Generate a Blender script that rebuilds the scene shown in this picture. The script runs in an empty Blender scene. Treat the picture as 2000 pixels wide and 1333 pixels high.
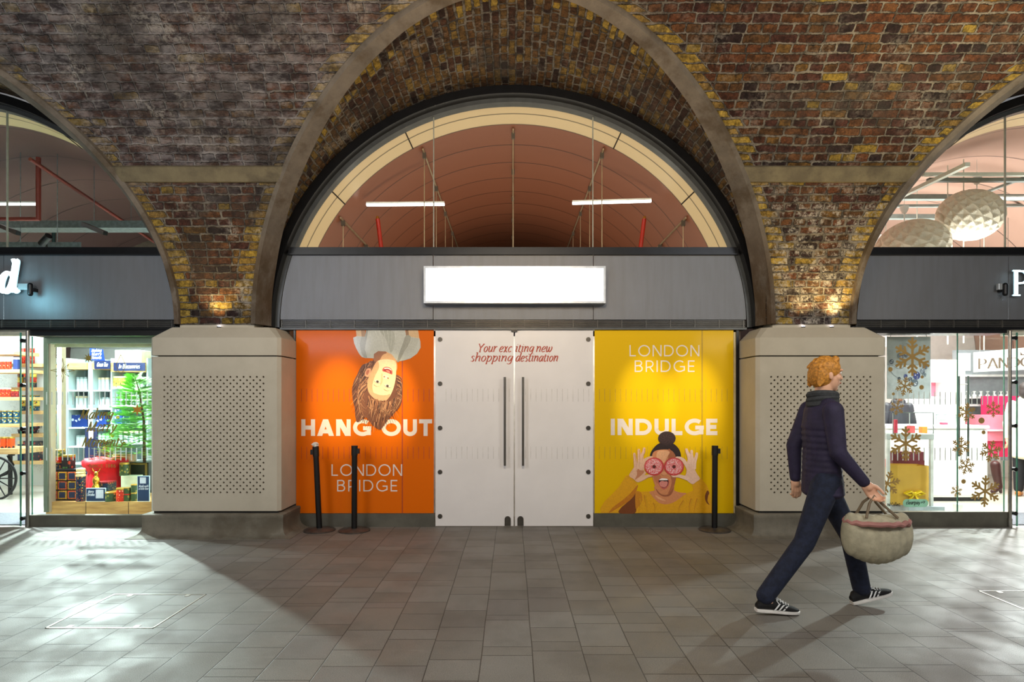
import bpy, bmesh, math, random
from mathutils import Vector, Matrix, noise
PI = math.pi
random.seed(7)
SC = bpy.context.scene
COL = SC.collection

# ------------------------------------------------------------------ camera, world, lights, exposure
FPX, EYE, HZ = 1150.0, 1.5, 780.0
cam_d = bpy.data.cameras.new('camera')
cam_d.sensor_width = 36.0
cam_d.lens = FPX / 2000 * 36
cam_d.shift_y = (HZ - 666.5) / 2000
cam_d.clip_start = 0.05
cam = bpy.data.objects.new('camera', cam_d)
cam.location = (0, 0, EYE)
cam.rotation_euler = (PI / 2, 0, 0)
COL.objects.link(cam)
SC.camera = cam
vs = SC.view_settings
vs.view_transform = 'Standard'
vs.look = 'None'
vs.gamma = 1.0
vs.use_curve_mapping = False
vs.exposure = 0.0
w = bpy.data.worlds.new('world')
SC.world = w
w.use_nodes = True
w.node_tree.nodes['Background'].inputs[0].default_value = (0.86, 0.86, 0.88, 1)
w.node_tree.nodes['Background'].inputs[1].default_value = 0.22


def light(kind, loc, energy, color=(1, 1, 1), target=None, size=0.5, size_y=None, spot=60, blend=0.5, radius=0.03):
    d = bpy.data.lights.new(kind.lower() + '_light', kind)
    d.energy = energy
    d.color = color
    if kind == 'AREA':
        d.size = size
        if size_y:
            d.shape = 'RECTANGLE'
            d.size_y = size_y
    elif kind == 'SPOT':
        d.spot_size = math.radians(spot)
        d.spot_blend = blend
        d.shadow_soft_size = radius
    else:
        d.shadow_soft_size = radius
    o = bpy.data.objects.new(kind.lower() + '_light', d)
    o.location = loc
    if target is not None:
        o.rotation_euler = (Vector(target) - Vector(loc)).to_track_quat('-Z', 'Y').to_euler()
    COL.objects.link(o)
    return o


WARM, AMBER, COOL, NEUT = (1, 0.80, 0.55), (1, 0.66, 0.26), (0.82, 0.97, 1.0), (1, 0.97, 0.92)
# fill lights added over the passage, out of view
light('AREA', (0.0, 0.4, 4.2), 118, (1, 0.92, 0.80), (0.2, 5.0, 0.3), 3.0, 1.0)
light('AREA', (4.6, 0.6, 4.2), 88, (0.92, 0.96, 1.0), (4.2, 6.4, 1.0), 2.0, 1.0)
light('AREA', (-4.6, 0.6, 4.2), 88, (1, 0.97, 0.9), (-4.0, 6.4, 1.0), 2.0, 1.0)
# unseen added lights: cool on the left brickwork, warm on the right
light('AREA', (-3.6, 2.0, 2.6), 42, (0.80, 0.86, 1.0), (-3.4, 5.6, 4.7), 1.4, 0.4)
light('AREA', (4.4, 2.2, 2.6), 40, (1, 0.84, 0.58), (4.4, 5.4, 4.8), 1.4, 0.4)
light('SPOT', (4.4, 3.5, 3.5), 330, (1, 0.82, 0.48), (4.1, 5.0, 5.0), spot=80, blend=0.9, radius=0.1)
light('AREA', (0.1, 3.2, 3.1), 62, (1, 0.72, 0.42), (0.1, 6.0, 5.0), 1.2, 0.3)
# uplighters on the pillar tops
for x, e in ((-3.30, 26), (3.28, 26), (3.60, 40)):
    light('SPOT', (x, 6.50, 2.36), e, (1, 0.74, 0.32), (x, 6.66, 3.3), spot=100, blend=0.9, radius=0.02)
# narrow beams on the posters
for x in (-2.03, -1.46):
    light('SPOT', (x - 0.02, 4.3, 4.75), 1250, (1, 0.82, 0.42), (x, 6.92, 1.46), spot=12, blend=1.0, radius=0.02)
for x in (1.57, 2.12):
    light('SPOT', (x + 0.02, 4.3, 4.75), 800, (1, 0.90, 0.62), (x, 6.92, 1.46), spot=12, blend=1.0, radius=0.02)
# shop lighting: left (cool, strong)
light('AREA', (-6.6, 8.4, 2.95), 230, COOL, (-6.6, 8.6, 0), 2.6, 2.0)
light('SPOT', (-6.25, 8.72, 2.72), 1500, (0.84, 1.0, 0.98), (-5.2, 5.0, 0.0), spot=95, blend=0.25, radius=0.05)
light('SPOT', (-6.3, 7.35, 2.3), 800, COOL, (-4.9, 8.2, 0.5), spot=110, blend=0.6, radius=0.06)
light('AREA', (-8.0, 8.8, 2.6), 70, COOL, (-8.3, 10.2, 1.4), 1.5, 0.4)
# right
light('AREA', (6.4, 8.9, 2.95), 280, (0.97, 1, 0.98), (6.4, 8.9, 0), 2.6, 2.0)
light('SPOT', (7.3, 8.45, 2.75), 1000, (0.95, 1, 1), (5.3, 5.0, 0.0), spot=80, blend=0.5, radius=0.08)
light('AREA', (6.6, 7.5, 2.3), 60, (1, 1, 1), (6.4, 9.2, 0.9), 1.6, 0.2)
light('AREA', (6.6, 9.5, 2.6), 165, (1, 0.97, 0.95), (6.6, 9.6, 5.0), 2.4, 1.6)
# middle unit, behind the arched window
light('AREA', (0.0, 9.5, 2.7), 52, (1, 0.86, 0.70), (0.0, 9.2, 5.0), 3.4, 3.2)
light('AREA', (0.0, 7.2, 2.6), 26, (1, 0.88, 0.66), (0.0, 7.35, 5.0), 4.6, 0.3)
# left upper interior, dim
light('AREA', (0.0, 7.12, 2.28), 16, (1, 0.95, 0.84), (0.0, 7.5, 1.2), 3.6, 0.05)  # added light on the white board behind the middle doors
light('AREA', (-6.4, 9.0, 3.1), 7, (1, 0.93, 0.92), (-6.4, 9.0, 5.0), 2.4, 2.0)

# ------------------------------------------------------------------ materials
def newmat(name):
    m = bpy.data.materials.new(name)
    m.use_nodes = True
    t = m.node_tree
    b = t.nodes['Principled BSDF']
    return m, t, b


class NT:
    """tiny helper for writing node networks as expressions"""
    def __init__(s, t):
        s.t = t

    def put(s, sock, v):
        if isinstance(v, bpy.types.NodeSocket):
            s.t.links.new(v, sock)
        elif isinstance(v, (tuple, list)) and len(v) == 3 and sock.type == 'RGBA':
            sock.default_value = (*v, 1)
        else:
            sock.default_value = v

    def m(s, op, a, b=None, c=None, clamp=False):
        n = s.t.nodes.new('ShaderNodeMath')
        n.operation = op
        n.use_clamp = clamp
        for i, v in enumerate((a, b, c)):
            if v is not None:
                s.put(n.inputs[i], v)
        return n.outputs[0]

    def mix(s, f, a, b, mode='MIX'):
        n = s.t.nodes.new('ShaderNodeMix')
        n.data_type = 'RGBA'
        n.blend_type = mode
        s.put(n.inputs[0], f)
        s.put(n.inputs[6], a)
        s.put(n.inputs[7], b)
        return n.outputs[2]

    def noise(s, vec, scale, detail=3, rough=0.55, col=False):
        n = s.t.nodes.new('ShaderNodeTexNoise')
        n.inputs['Scale'].default_value = scale
        n.inputs['Detail'].default_value = detail
        n.inputs['Roughness'].default_value = rough
        if vec is not None:
            s.t.links.new(vec, n.inputs['Vector'])
        return n.outputs['Color' if col else 'Fac']

    def white(s, a, b, c=0.0):
        n = s.t.nodes.new('ShaderNodeTexWhiteNoise')
        n.noise_dimensions = '3D'
        s.t.links.new(s.xyz(a, b, c), n.inputs['Vector'])
        return n.outputs['Value']

    def xyz(s, a, b, c=0.0):
        n = s.t.nodes.new('ShaderNodeCombineXYZ')
        for i, v in enumerate((a, b, c)):
            s.put(n.inputs[i], v)
        return n.outputs[0]

    def sep(s, v):
        n = s.t.nodes.new('ShaderNodeSeparateXYZ')
        s.t.links.new(v, n.inputs[0])
        return n.outputs[0], n.outputs[1], n.outputs[2]

    def ramp(s, f, stops, const=False):
        n = s.t.nodes.new('ShaderNodeValToRGB')
        cr = n.color_ramp
        if const:
            cr.interpolation = 'CONSTANT'
        while len(cr.elements) < len(stops):
            cr.elements.new(0.5)
        for e, (p, c) in zip(cr.elements, stops):
            e.position = p
            e.color = (*c, 1)
        s.t.links.new(f, n.inputs[0])
        return n.outputs[0]

    def mr(s, v, a, b, c=0.0, d=1.0, smooth=True):
        n = s.t.nodes.new('ShaderNodeMapRange')
        n.interpolation_type = 'SMOOTHSTEP' if smooth else 'LINEAR'
        for i, q in enumerate((v, a, b, c, d)):
            s.put(n.inputs[i], q)
        return n.outputs[0]

    def coord(s, kind='Object'):
        n = s.t.nodes.new('ShaderNodeTexCoord')
        return n.outputs[kind]

    def uv(s, name='UVMap'):
        n = s.t.nodes.new('ShaderNodeUVMap')
        n.uv_map = name
        return n.outputs[0]

    def bump(s, h, strength, dist, bsdf):
        n = s.t.nodes.new('ShaderNodeBump')
        n.inputs['Strength'].default_value = strength
        n.inputs['Distance'].default_value = dist
        s.t.links.new(h, n.inputs['Height'])
        s.t.links.new(n.outputs[0], bsdf.inputs['Normal'])


def lin(c):
    return tuple((v / 255 / 12.92) if v / 255 <= 0.04045 else ((v / 255 + 0.055) / 1.055) ** 2.4 for v in c)


_mc = {}


def P(name, col, rough=0.5, metal=0.0, var=0.12, scale=9.0, bump=0.0, emit=0.0, coat=0.0, bscale=None, srgb=True):
    """plain procedural material: colour varied by noise, optional bump"""
    if name in _mc:
        return _mc[name]
    m, t, b = newmat(name)
    N = NT(t)
    c = lin(col) if srgb else col
    co = N.coord()
    n = N.noise(co, scale, 4)
    dark = tuple(v * (1 - var) for v in c)
    lite = tuple(min(1, v * (1 + var)) for v in c)
    t.links.new(N.mix(N.mr(n, 0.3, 0.7), dark, lite), b.inputs['Base Color'])
    b.inputs['Roughness'].default_value = rough
    b.inputs['Metallic'].default_value = metal
    b.inputs['Coat Weight'].default_value = coat
    if bump:
        N.bump(N.noise(co, bscale or scale * 8, 3), bump, 0.01, b)
    if emit:
        b.inputs['Emission Color'].default_value = (*c, 1)
        b.inputs['Emission Strength'].default_value = emit
    _mc[name] = m
    return m


def emissive(name, col, strength):
    if name in _mc:
        return _mc[name]
    m, t, b = newmat(name)
    b.inputs['Base Color'].default_value = (0.8, 0.8, 0.8, 1)
    b.inputs['Emission Color'].default_value = (*col, 1)
    b.inputs['Emission Strength'].default_value = strength
    _mc[name] = m
    return m


def glass_mat():
    m = bpy.data.materials.new('clear glass')
    m.use_nodes = True
    t = m.node_tree
    t.nodes.clear()
    out = t.nodes.new('ShaderNodeOutputMaterial')
    mix = t.nodes.new('ShaderNodeMixShader')
    tr = t.nodes.new('ShaderNodeBsdfTransparent')
    tr.inputs[0].default_value = (0.93, 0.97, 0.95, 1)
    gl = t.nodes.new('ShaderNodeBsdfGlossy')
    gl.inputs['Roughness'].default_value = 0.02
    fr = t.nodes.new('ShaderNodeFresnel')
    fr.inputs[0].default_value = 1.35
    t.links.new(fr.outputs[0], mix.inputs[0])
    t.links.new(tr.outputs[0], mix.inputs[1])
    t.links.new(gl.outputs[0], mix.inputs[2])
    t.links.new(mix.outputs[0], out.inputs[0])
    return m


GLASS = glass_mat()


def brick_mat(name, side):
    """English bond brickwork; UVMap = metres along / across courses, UVEdge = distance to the stone ribs"""
    m, t, b = newmat(name)
    N = NT(t)
    uv = N.uv()
    u0, v0, _ = N.sep(uv)
    e0, e1, _ = N.sep(N.uv('UVEdge'))
    pos = N.coord()
    wn = N.noise(pos, 6.0, 2, col=True)
    wx, wy, _ = N.sep(wn)
    wn2 = N.noise(pos, 38.0, 2, col=True)
    sx, sy, _ = N.sep(wn2)
    u = N.m('ADD', N.m('ADD', u0, N.m('MULTIPLY', N.m('SUBTRACT', wx, 0.5), 0.02)), N.m('MULTIPLY', N.m('SUBTRACT', sx, 0.5), 0.020))
    v = N.m('ADD', N.m('ADD', v0, N.m('MULTIPLY', N.m('SUBTRACT', wy, 0.5), 0.035)), N.m('MULTIPLY', N.m('SUBTRACT', sy, 0.5), 0.018))
    RH = 0.083
    r = N.m('DIVIDE', v, RH)
    row = N.m('FLOOR', r)
    fv = N.m('SUBTRACT', r, row)
    par = N.m('MODULO', N.m('ADD', row, 1000.0), 2.0)
    jig = N.white(row, 3.3)
    wd = N.m('SUBTRACT', 0.262, N.m('MULTIPLY', par, 0.118))
    uu = N.m('ADD', N.m('DIVIDE', u, wd), N.m('MULTIPLY', jig, 1.0))
    colm = N.m('FLOOR', uu)
    fu = N.m('SUBTRACT', uu, colm)
    # distance to brick border in metres
    du = N.m('MULTIPLY', N.m('SUBTRACT', 0.5, N.m('ABSOLUTE', N.m('SUBTRACT', fu, 0.5))), wd)
    dv = N.m('MULTIPLY', N.m('SUBTRACT', 0.5, N.m('ABSOLUTE', N.m('SUBTRACT', fv, 0.5))), RH)
    # quoins next to the ribs
    ed = N.m('MINIMUM', e0, e1)
    ed = N.m('ADD', ed, N.m('MULTIPLY', N.m('SUBTRACT', sx, 0.5), 0.03))
    ql = N.m('ADD', 0.17, N.m('MULTIPLY', N.m('GREATER_THAN', N.white(row, 9.1), 0.45), 0.09))
    isq = N.m('LESS_THAN', ed, ql)
    dq = N.m('ABSOLUTE', N.m('SUBTRACT', ed, ql))
    duq = N.m('MINIMUM', dq, N.m('ABSOLUTE', ed))
    du = N.m('ADD', N.m('MULTIPLY', isq, duq), N.m('MULTIPLY', N.m('SUBTRACT', 1.0, isq), N.m('MINIMUM', du, dq)))
    # smooth union for rounded corners
    dd = N.m('SMOOTH_MIN', du, dv, 0.018)
    big = N.noise(pos, 1.1, 4)
    jw = N.mr(big, 0.35, 0.7, 0.004, 0.010)
    mask = N.mr(dd, jw, N.m('ADD', jw, 0.006))
    rnd = N.white(N.m('ADD', colm, N.m('MULTIPLY', isq, 77.0)), row, 1.7)
    reds = N.ramp(rnd, [(0.0, (0.050, 0.028, 0.028)), (0.14, (0.135, 0.052, 0.028)), (0.32, (0.20, 0.075, 0.033)),
                        (0.5, (0.115, 0.045, 0.034)), (0.64, (0.23, 0.10, 0.040)), (0.78, (0.17, 0.085, 0.035)),
                        (0.90, (0.28, 0.155, 0.045)), (0.955, (0.42, 0.29, 0.055))], True)
    yel = N.ramp(rnd, [(0.0, (0.46, 0.30, 0.070)), (0.3, (0.60, 0.41, 0.07)), (0.6, (0.68, 0.48, 0.10)), (0.85, (0.42, 0.27, 0.08))], True)
    if side == 'tunnel':
        reds = N.ramp(rnd, [(0.0, (0.075, 0.04, 0.03)), (0.12, (0.17, 0.085, 0.035)), (0.35, (0.24, 0.125, 0.045)),
                            (0.55, (0.14, 0.062, 0.033)), (0.7, (0.29, 0.17, 0.055)), (0.88, (0.40, 0.26, 0.07))], True)
        isq = N.m('MULTIPLY', isq, N.m('GREATER_THAN', rnd, 0.4))
    brick = N.mix(isq, reds, yel)
    fine = N.noise(pos, 55.0, 4, 0.7)
    brick = N.mix(1.0, brick, N.mix(N.mr(fine, 0.3, 0.72), (0.36, 0.36, 0.36), (0.80, 0.77, 0.74)), 'MULTIPLY')
    brick = N.mix(1.0, brick, N.mix(N.mr(N.noise(pos, 13.0, 4, 0.65), 0.34, 0.62), (0.40, 0.38, 0.38), (1.12, 1.1, 1.06)), 'MULTIPLY')
    mort = N.mix(N.mr(N.noise(pos, 9.0, 5, 0.7), 0.38, 0.62), (0.050, 0.041, 0.033), (0.23, 0.20, 0.16))
    col = N.mix(mask, mort, brick)
    # soot and lime bloom with shapes of their own
    px, py, pz = N.sep(pos)
    leftness = N.mr(px, 1.2, -2.6)
    pale = N.mr(N.noise(pos, 2.3, 6, 0.68), 0.50, 0.66)
    bloom = N.m('MULTIPLY', pale, N.mr(N.noise(pos, 26.0, 4, 0.7), 0.40, 0.60))
    if side == 'main':
        bloom = N.m('MULTIPLY', bloom, N.m('ADD', 0.22, N.m('MULTIPLY', leftness, 0.40)))
        pier = N.m('MULTIPLY', N.mr(px, 1.5, 3.0), N.mr(pz, 4.0, 3.5))
        bloom = N.m('ADD', bloom, N.m('MULTIPLY', pier, N.m('MULTIPLY', N.m('MULTIPLY', mask, 0.8), N.m('MULTIPLY', N.mr(N.noise(pos, 7.5, 4, 0.7), 0.46, 0.60), N.mr(N.noise(pos, 40.0, 4, 0.7), 0.38, 0.56)))), clamp=True)
        film = N.m('MULTIPLY', N.m('MULTIPLY', leftness, N.mr(pz, 3.4, 4.2)), N.mr(N.noise(pos, 2.6, 6, 0.7), 0.26, 0.50))
        col = N.mix(N.m('MULTIPLY', film, N.m('ADD', 0.62, N.m('MULTIPLY', N.m('SUBTRACT', 1.0, mask), 0.25))), col, N.mix(N.mr(N.noise(N.xyz(N.m('MULTIPLY', px, 0.55), N.m('MULTIPLY', py, 1.3), N.m('MULTIPLY', pz, 1.3)), 8.0, 7, 0.72), 0.40, 0.64), (0.045, 0.038, 0.040), (0.34, 0.31, 0.30)))
    else:
        bloom = N.m('MULTIPLY', bloom, N.m('ADD', 0.10, N.m('MULTIPLY', N.mr(px, 0.6, -1.2), 0.40)))
    col = N.mix(bloom, col, (0.46, 0.42, 0.36))
    soot = N.mr(N.noise(pos, 1.3, 5, 0.6), 0.50, 0.68)
    col = N.mix(N.m('MULTIPLY', soot, 0.62), col, (0.040, 0.034, 0.030))
    t.links.new(col, b.inputs['Base Color'])
    b.inputs['Roughness'].default_value = 0.88
    b.inputs['Specular IOR Level'].default_value = 0.25
    h = N.m('ADD', N.m('MULTIPLY', mask, N.m('ADD', 0.7, N.m('MULTIPLY', rnd, 0.6))), N.m('MULTIPLY', N.noise(pos, 45.0, 5, 0.7), 0.75))
    h = N.m('ADD', h, N.m('MULTIPLY', N.noise(pos, 7.0, 3), 0.7))
    N.bump(h, 1.0, 0.030, b)
    return m


def stone_mat(name, c1, c2, scale=5.0, bumpd=0.012, stain=None):
    m, t, b = newmat(name)
    N = NT(t)
    pos = N.coord()
    c = N.mix(N.mr(N.noise(pos, scale, 6, 0.65), 0.3, 0.7), lin(c1), lin(c2))
    c = N.mix(N.m('MULTIPLY', N.noise(pos, 90.0, 3, 0.7), 0.4), c, lin(c1))
    if stain and name.startswith('weathered'):
        sx_, sy_, sz_ = N.sep(pos)
        low = N.m('MULTIPLY', N.mr(sz_, 3.7, 2.7), N.mr(N.noise(N.xyz(sx_, sy_, N.m('MULTIPLY', sz_, 0.4)), 5.0, 5, 0.7), 0.34, 0.6))
        c = N.mix(N.m('MULTIPLY', low, 0.85), c, lin((70, 50, 26)))
    if stain:
        c = N.mix(N.m('MULTIPLY', N.mr(N.noise(pos, 2.2, 5, 0.65), 0.48, 0.66), 0.75), c, lin(stain))
    t.links.new(c, b.inputs['Base Color'])
    b.inputs['Roughness'].default_value = 0.85
    N.bump(N.m('ADD', N.noise(pos, 60.0, 5, 0.7), N.noise(pos, 9.0, 3)), 0.5, bumpd, b)
    return m


def floor_mat():
    m, t, b = newmat('granite paving')
    N = NT(t)
    pos = N.coord()
    x, y, z = N.sep(pos)
    W = 0.298
    wob = N.m('MULTIPLY', N.m('SUBTRACT', N.noise(pos, 1.2, 1), 0.5), 0.012)
    cu = N.m('DIVIDE', N.m('ADD', N.m('SUBTRACT', x, 0.119), wob), W)
    c = N.m('FLOOR', cu)
    fu = N.m('SUBTRACT', cu, c)
    yv = N.m('ADD', N.m('DIVIDE', y, 0.52), N.m('MULTIPLY', N.white(c, 0.5), 5.0))
    r0 = N.m('FLOOR', yv)
    fv0 = N.m('SUBTRACT', yv, r0)
    cut = N.m('ADD', 0.38, N.m('MULTIPLY', N.white(c, r0, 4.0), 0.55))
    hi = N.m('GREATER_THAN', fv0, cut)
    dcut = N.m('MULTIPLY', N.m('ABSOLUTE', N.m('SUBTRACT', fv0, cut)), 0.52)
    dedge = N.m('MULTIPLY', N.m('SUBTRACT', 0.5, N.m('ABSOLUTE', N.m('SUBTRACT', fv0, 0.5))), 0.52)
    dv = N.m('MINIMUM', dcut, dedge)
    du = N.m('MULTIPLY', N.m('SUBTRACT', 0.5, N.m('ABSOLUTE', N.m('SUBTRACT', fu, 0.5))), W)
    d = N.m('MINIMUM', dv, du)
    joint = N.mr(d, 0.0012, 0.0045)
    rnd = N.white(c, N.m('ADD', r0, N.m('MULTIPLY', hi, 0.5)), 2.0)
    base = N.ramp(rnd, [(0.0, lin((119, 115, 108))), (0.3, lin((125, 121, 114))), (0.6, lin((129, 126, 120))), (0.85, lin((122, 118, 113)))], True)
    sp = N.noise(pos, 260.0, 2, 0.8)
    base = N.mix(1.0, base, N.mix(N.mr(sp, 0.35, 0.65), (0.55, 0.55, 0.55), (1.4, 1.4, 1.4)), 'MULTIPLY')
    st = N.mr(N.noise(pos, 1.7, 5, 0.65), 0.42, 0.7)
    base = N.mix(N.m('MULTIPLY', st, 0.35), base, lin((84, 78, 72)))
    scr = N.mr(N.noise(N.xyz(N.m('MULTIPLY', x, 0.8), N.m('MULTIPLY', y, 5.0), 0.0), 3.0, 5, 0.7), 0.60, 0.74)
    base = N.mix(N.m('MULTIPLY', scr, 0.16), base, lin((176, 170, 160)))
    col = N.mix(joint, lin((66, 62, 57)), base)
    t.links.new(col, b.inputs['Base Color'])
    t.links.new(N.mr(N.noise(pos, 3.0, 4), 0.3, 0.7, 0.50, 0.66), b.inputs['Roughness'])
    b.inputs['Specular IOR Level'].default_value = 0.45
    N.bump(N.m('ADD', N.m('MULTIPLY', joint, 1.0), N.m('MULTIPLY', sp, 0.25)), 0.45, 0.004, b)
    return m


def fascia_mat():
    m, t, b = newmat('grey metal mesh cladding')
    N = NT(t)
    pos = N.coord()
    x, y, z = N.sep(pos)
    gx = N.m('SINE', N.m('MULTIPLY', x, 2 * PI / 0.012))
    gz = N.m('SINE', N.m('MULTIPLY', z, 2 * PI / 0.012))
    g = N.m('MULTIPLY', gx, gz)
    c = N.mix(N.mr(g, -0.5, 0.5), lin((92, 95, 100)), lin((132, 135, 140)))
    c = N.mix(N.m('MULTIPLY', N.mr(N.noise(N.xyz(N.m('MULTIPLY', x, 9.0), y, z), 1.6, 4), 0.35, 0.7), 0.22), c, lin((92, 90, 88)))
    t.links.new(c, b.inputs['Base Color'])
    b.inputs['Metallic'].default_value = 0.35
    b.inputs['Roughness'].default_value = 0.42
    N.bump(g, 0.25, 0.002, b)
    return m


def clad_mat(name, c1, c2, pitch, y0):
    """curved ceiling panels with a thin dark joint across the vault every `pitch` metres"""
    m, t, b = newmat(name)
    N = NT(t)
    pos = N.coord()
    x, y, z = N.sep(pos)
    f = N.m('FRACT', N.m('DIVIDE', N.m('SUBTRACT', y, y0), pitch))
    d = N.m('MULTIPLY', N.m('SUBTRACT', 0.5, N.m('ABSOLUTE', N.m('SUBTRACT', f, 0.5))), pitch)
    j = N.mr(d, 0.006, 0.013)
    row = N.m('FLOOR', N.m('DIVIDE', N.m('SUBTRACT', y, y0), pitch))
    c = N.mix(N.white(row, 1.0), lin(c1), lin(c2))
    c = N.mix(N.m('MULTIPLY', N.noise(N.xyz(N.m('MULTIPLY', x, 12.0), y, z), 2.0, 4), 0.4), c, lin(c1))
    t.links.new(N.mix(j, tuple(v * 0.25 for v in lin(c1)), c), b.inputs['Base Color'])
    b.inputs['Roughness'].default_value = 0.42
    N.bump(j, 0.4, 0.004, b)
    return m


def wood_mat(name, c1, c2, axis=0, scale=3.0):
    if name in _mc:
        return _mc[name]
    m, t, b = newmat(name)
    N = NT(t)
    x, y, z = N.sep(N.coord())
    k = [10.0, 10.0, 10.0]
    k[axis] = 1.0
    v = N.xyz(N.m('MULTIPLY', x, k[0]), N.m('MULTIPLY', y, k[1]), N.m('MULTIPLY', z, k[2]))
    t.links.new(N.mix(N.mr(N.noise(v, scale, 6, 0.65), 0.3, 0.7), lin(c1), lin(c2)), b.inputs['Base Color'])
    b.inputs['Roughness'].default_value = 0.5
    _mc[name] = m
    return m


def spots_mat(name, base, dots, size, rough=0.35, dens=0.5, metal=0.0):
    """printed pattern: coloured voronoi flecks over a ground colour"""
    if name in _mc:
        return _mc[name]
    m, t, b = newmat(name)
    N = NT(t)
    vo = t.nodes.new('ShaderNodeTexVoronoi')
    vo.inputs['Scale'].default_value = 1.0 / size
    t.links.new(N.coord(), vo.inputs['Vector'])
    cr, cg, cb = N.sep(vo.outputs['Color'])
    stops = [(i / len(dots), lin(d)) for i, d in enumerate(dots)]
    pc = N.ramp(cr, stops, True)
    near = N.mr(vo.outputs['Distance'], dens * 0.9, dens * 0.7)
    t.links.new(N.mix(near, lin(base), pc), b.inputs['Base Color'])
    b.inputs['Roughness'].default_value = rough
    b.inputs['Metallic'].default_value = metal
    _mc[name] = m
    return m


def vcol_mat(name, rough=0.45, coat=0.0, var=0.06):
    if name in _mc:
        return _mc[name]
    m, t, b = newmat(name)
    N = NT(t)
    a = t.nodes.new('ShaderNodeAttribute')
    a.attribute_name = 'ink'
    n = N.mr(N.noise(N.coord(), 60.0, 3), 0.3, 0.7, 1 - var, 1 + var)
    t.links.new(N.mix(1.0, a.outputs['Color'], N.xyz(n, n, n), 'MULTIPLY'), b.inputs['Base Color'])
    b.inputs['Roughness'].default_value = rough
    b.inputs['Coat Weight'].default_value = coat
    b.inputs['Coat Roughness'].default_value = 0.1
    _mc[name] = m
    return m

# ------------------------------------------------------------------ scene graph helpers
LOC = {}


def link(o, parent=None):
    COL.objects.link(o)
    if parent is not None:
        o.parent = parent
    return o


def tag(o, label=None, cat=None, group=None, kind=None):
    if label:
        o['label'] = label
    if cat:
        o['category'] = cat
    if group:
        o['group'] = group
    if kind:
        o['kind'] = kind
    return o


def thing(name, label, cat, loc, group=None, kind=None):
    o = bpy.data.objects.new(name, None)
    o.empty_display_size = 0.1
    o.location = loc
    LOC[o.name] = Vector(loc)
    link(o)
    return tag(o, label, cat, group, kind)


def copy_tree(o, loc, label=None, group=None, rz=None):
    r = o.copy()
    COL.objects.link(r)
    r.location = loc
    if rz is not None:
        r.rotation_euler = (0, 0, rz)
    if label:
        r['label'] = label
    if group:
        r['group'] = group
    for ch in list(o.children):
        c = ch.copy()
        COL.objects.link(c)
        c.parent = r
        for g in ch.children:
            d = g.copy()
            COL.objects.link(d)
            d.parent = c
    return r


def basis(d):
    d = d.normalized()
    a = Vector((0, 0, 1)) if abs(d.z) < 0.9 else Vector((1, 0, 0))
    u = d.cross(a).normalized()
    return u, d.cross(u).normalized()


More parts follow.
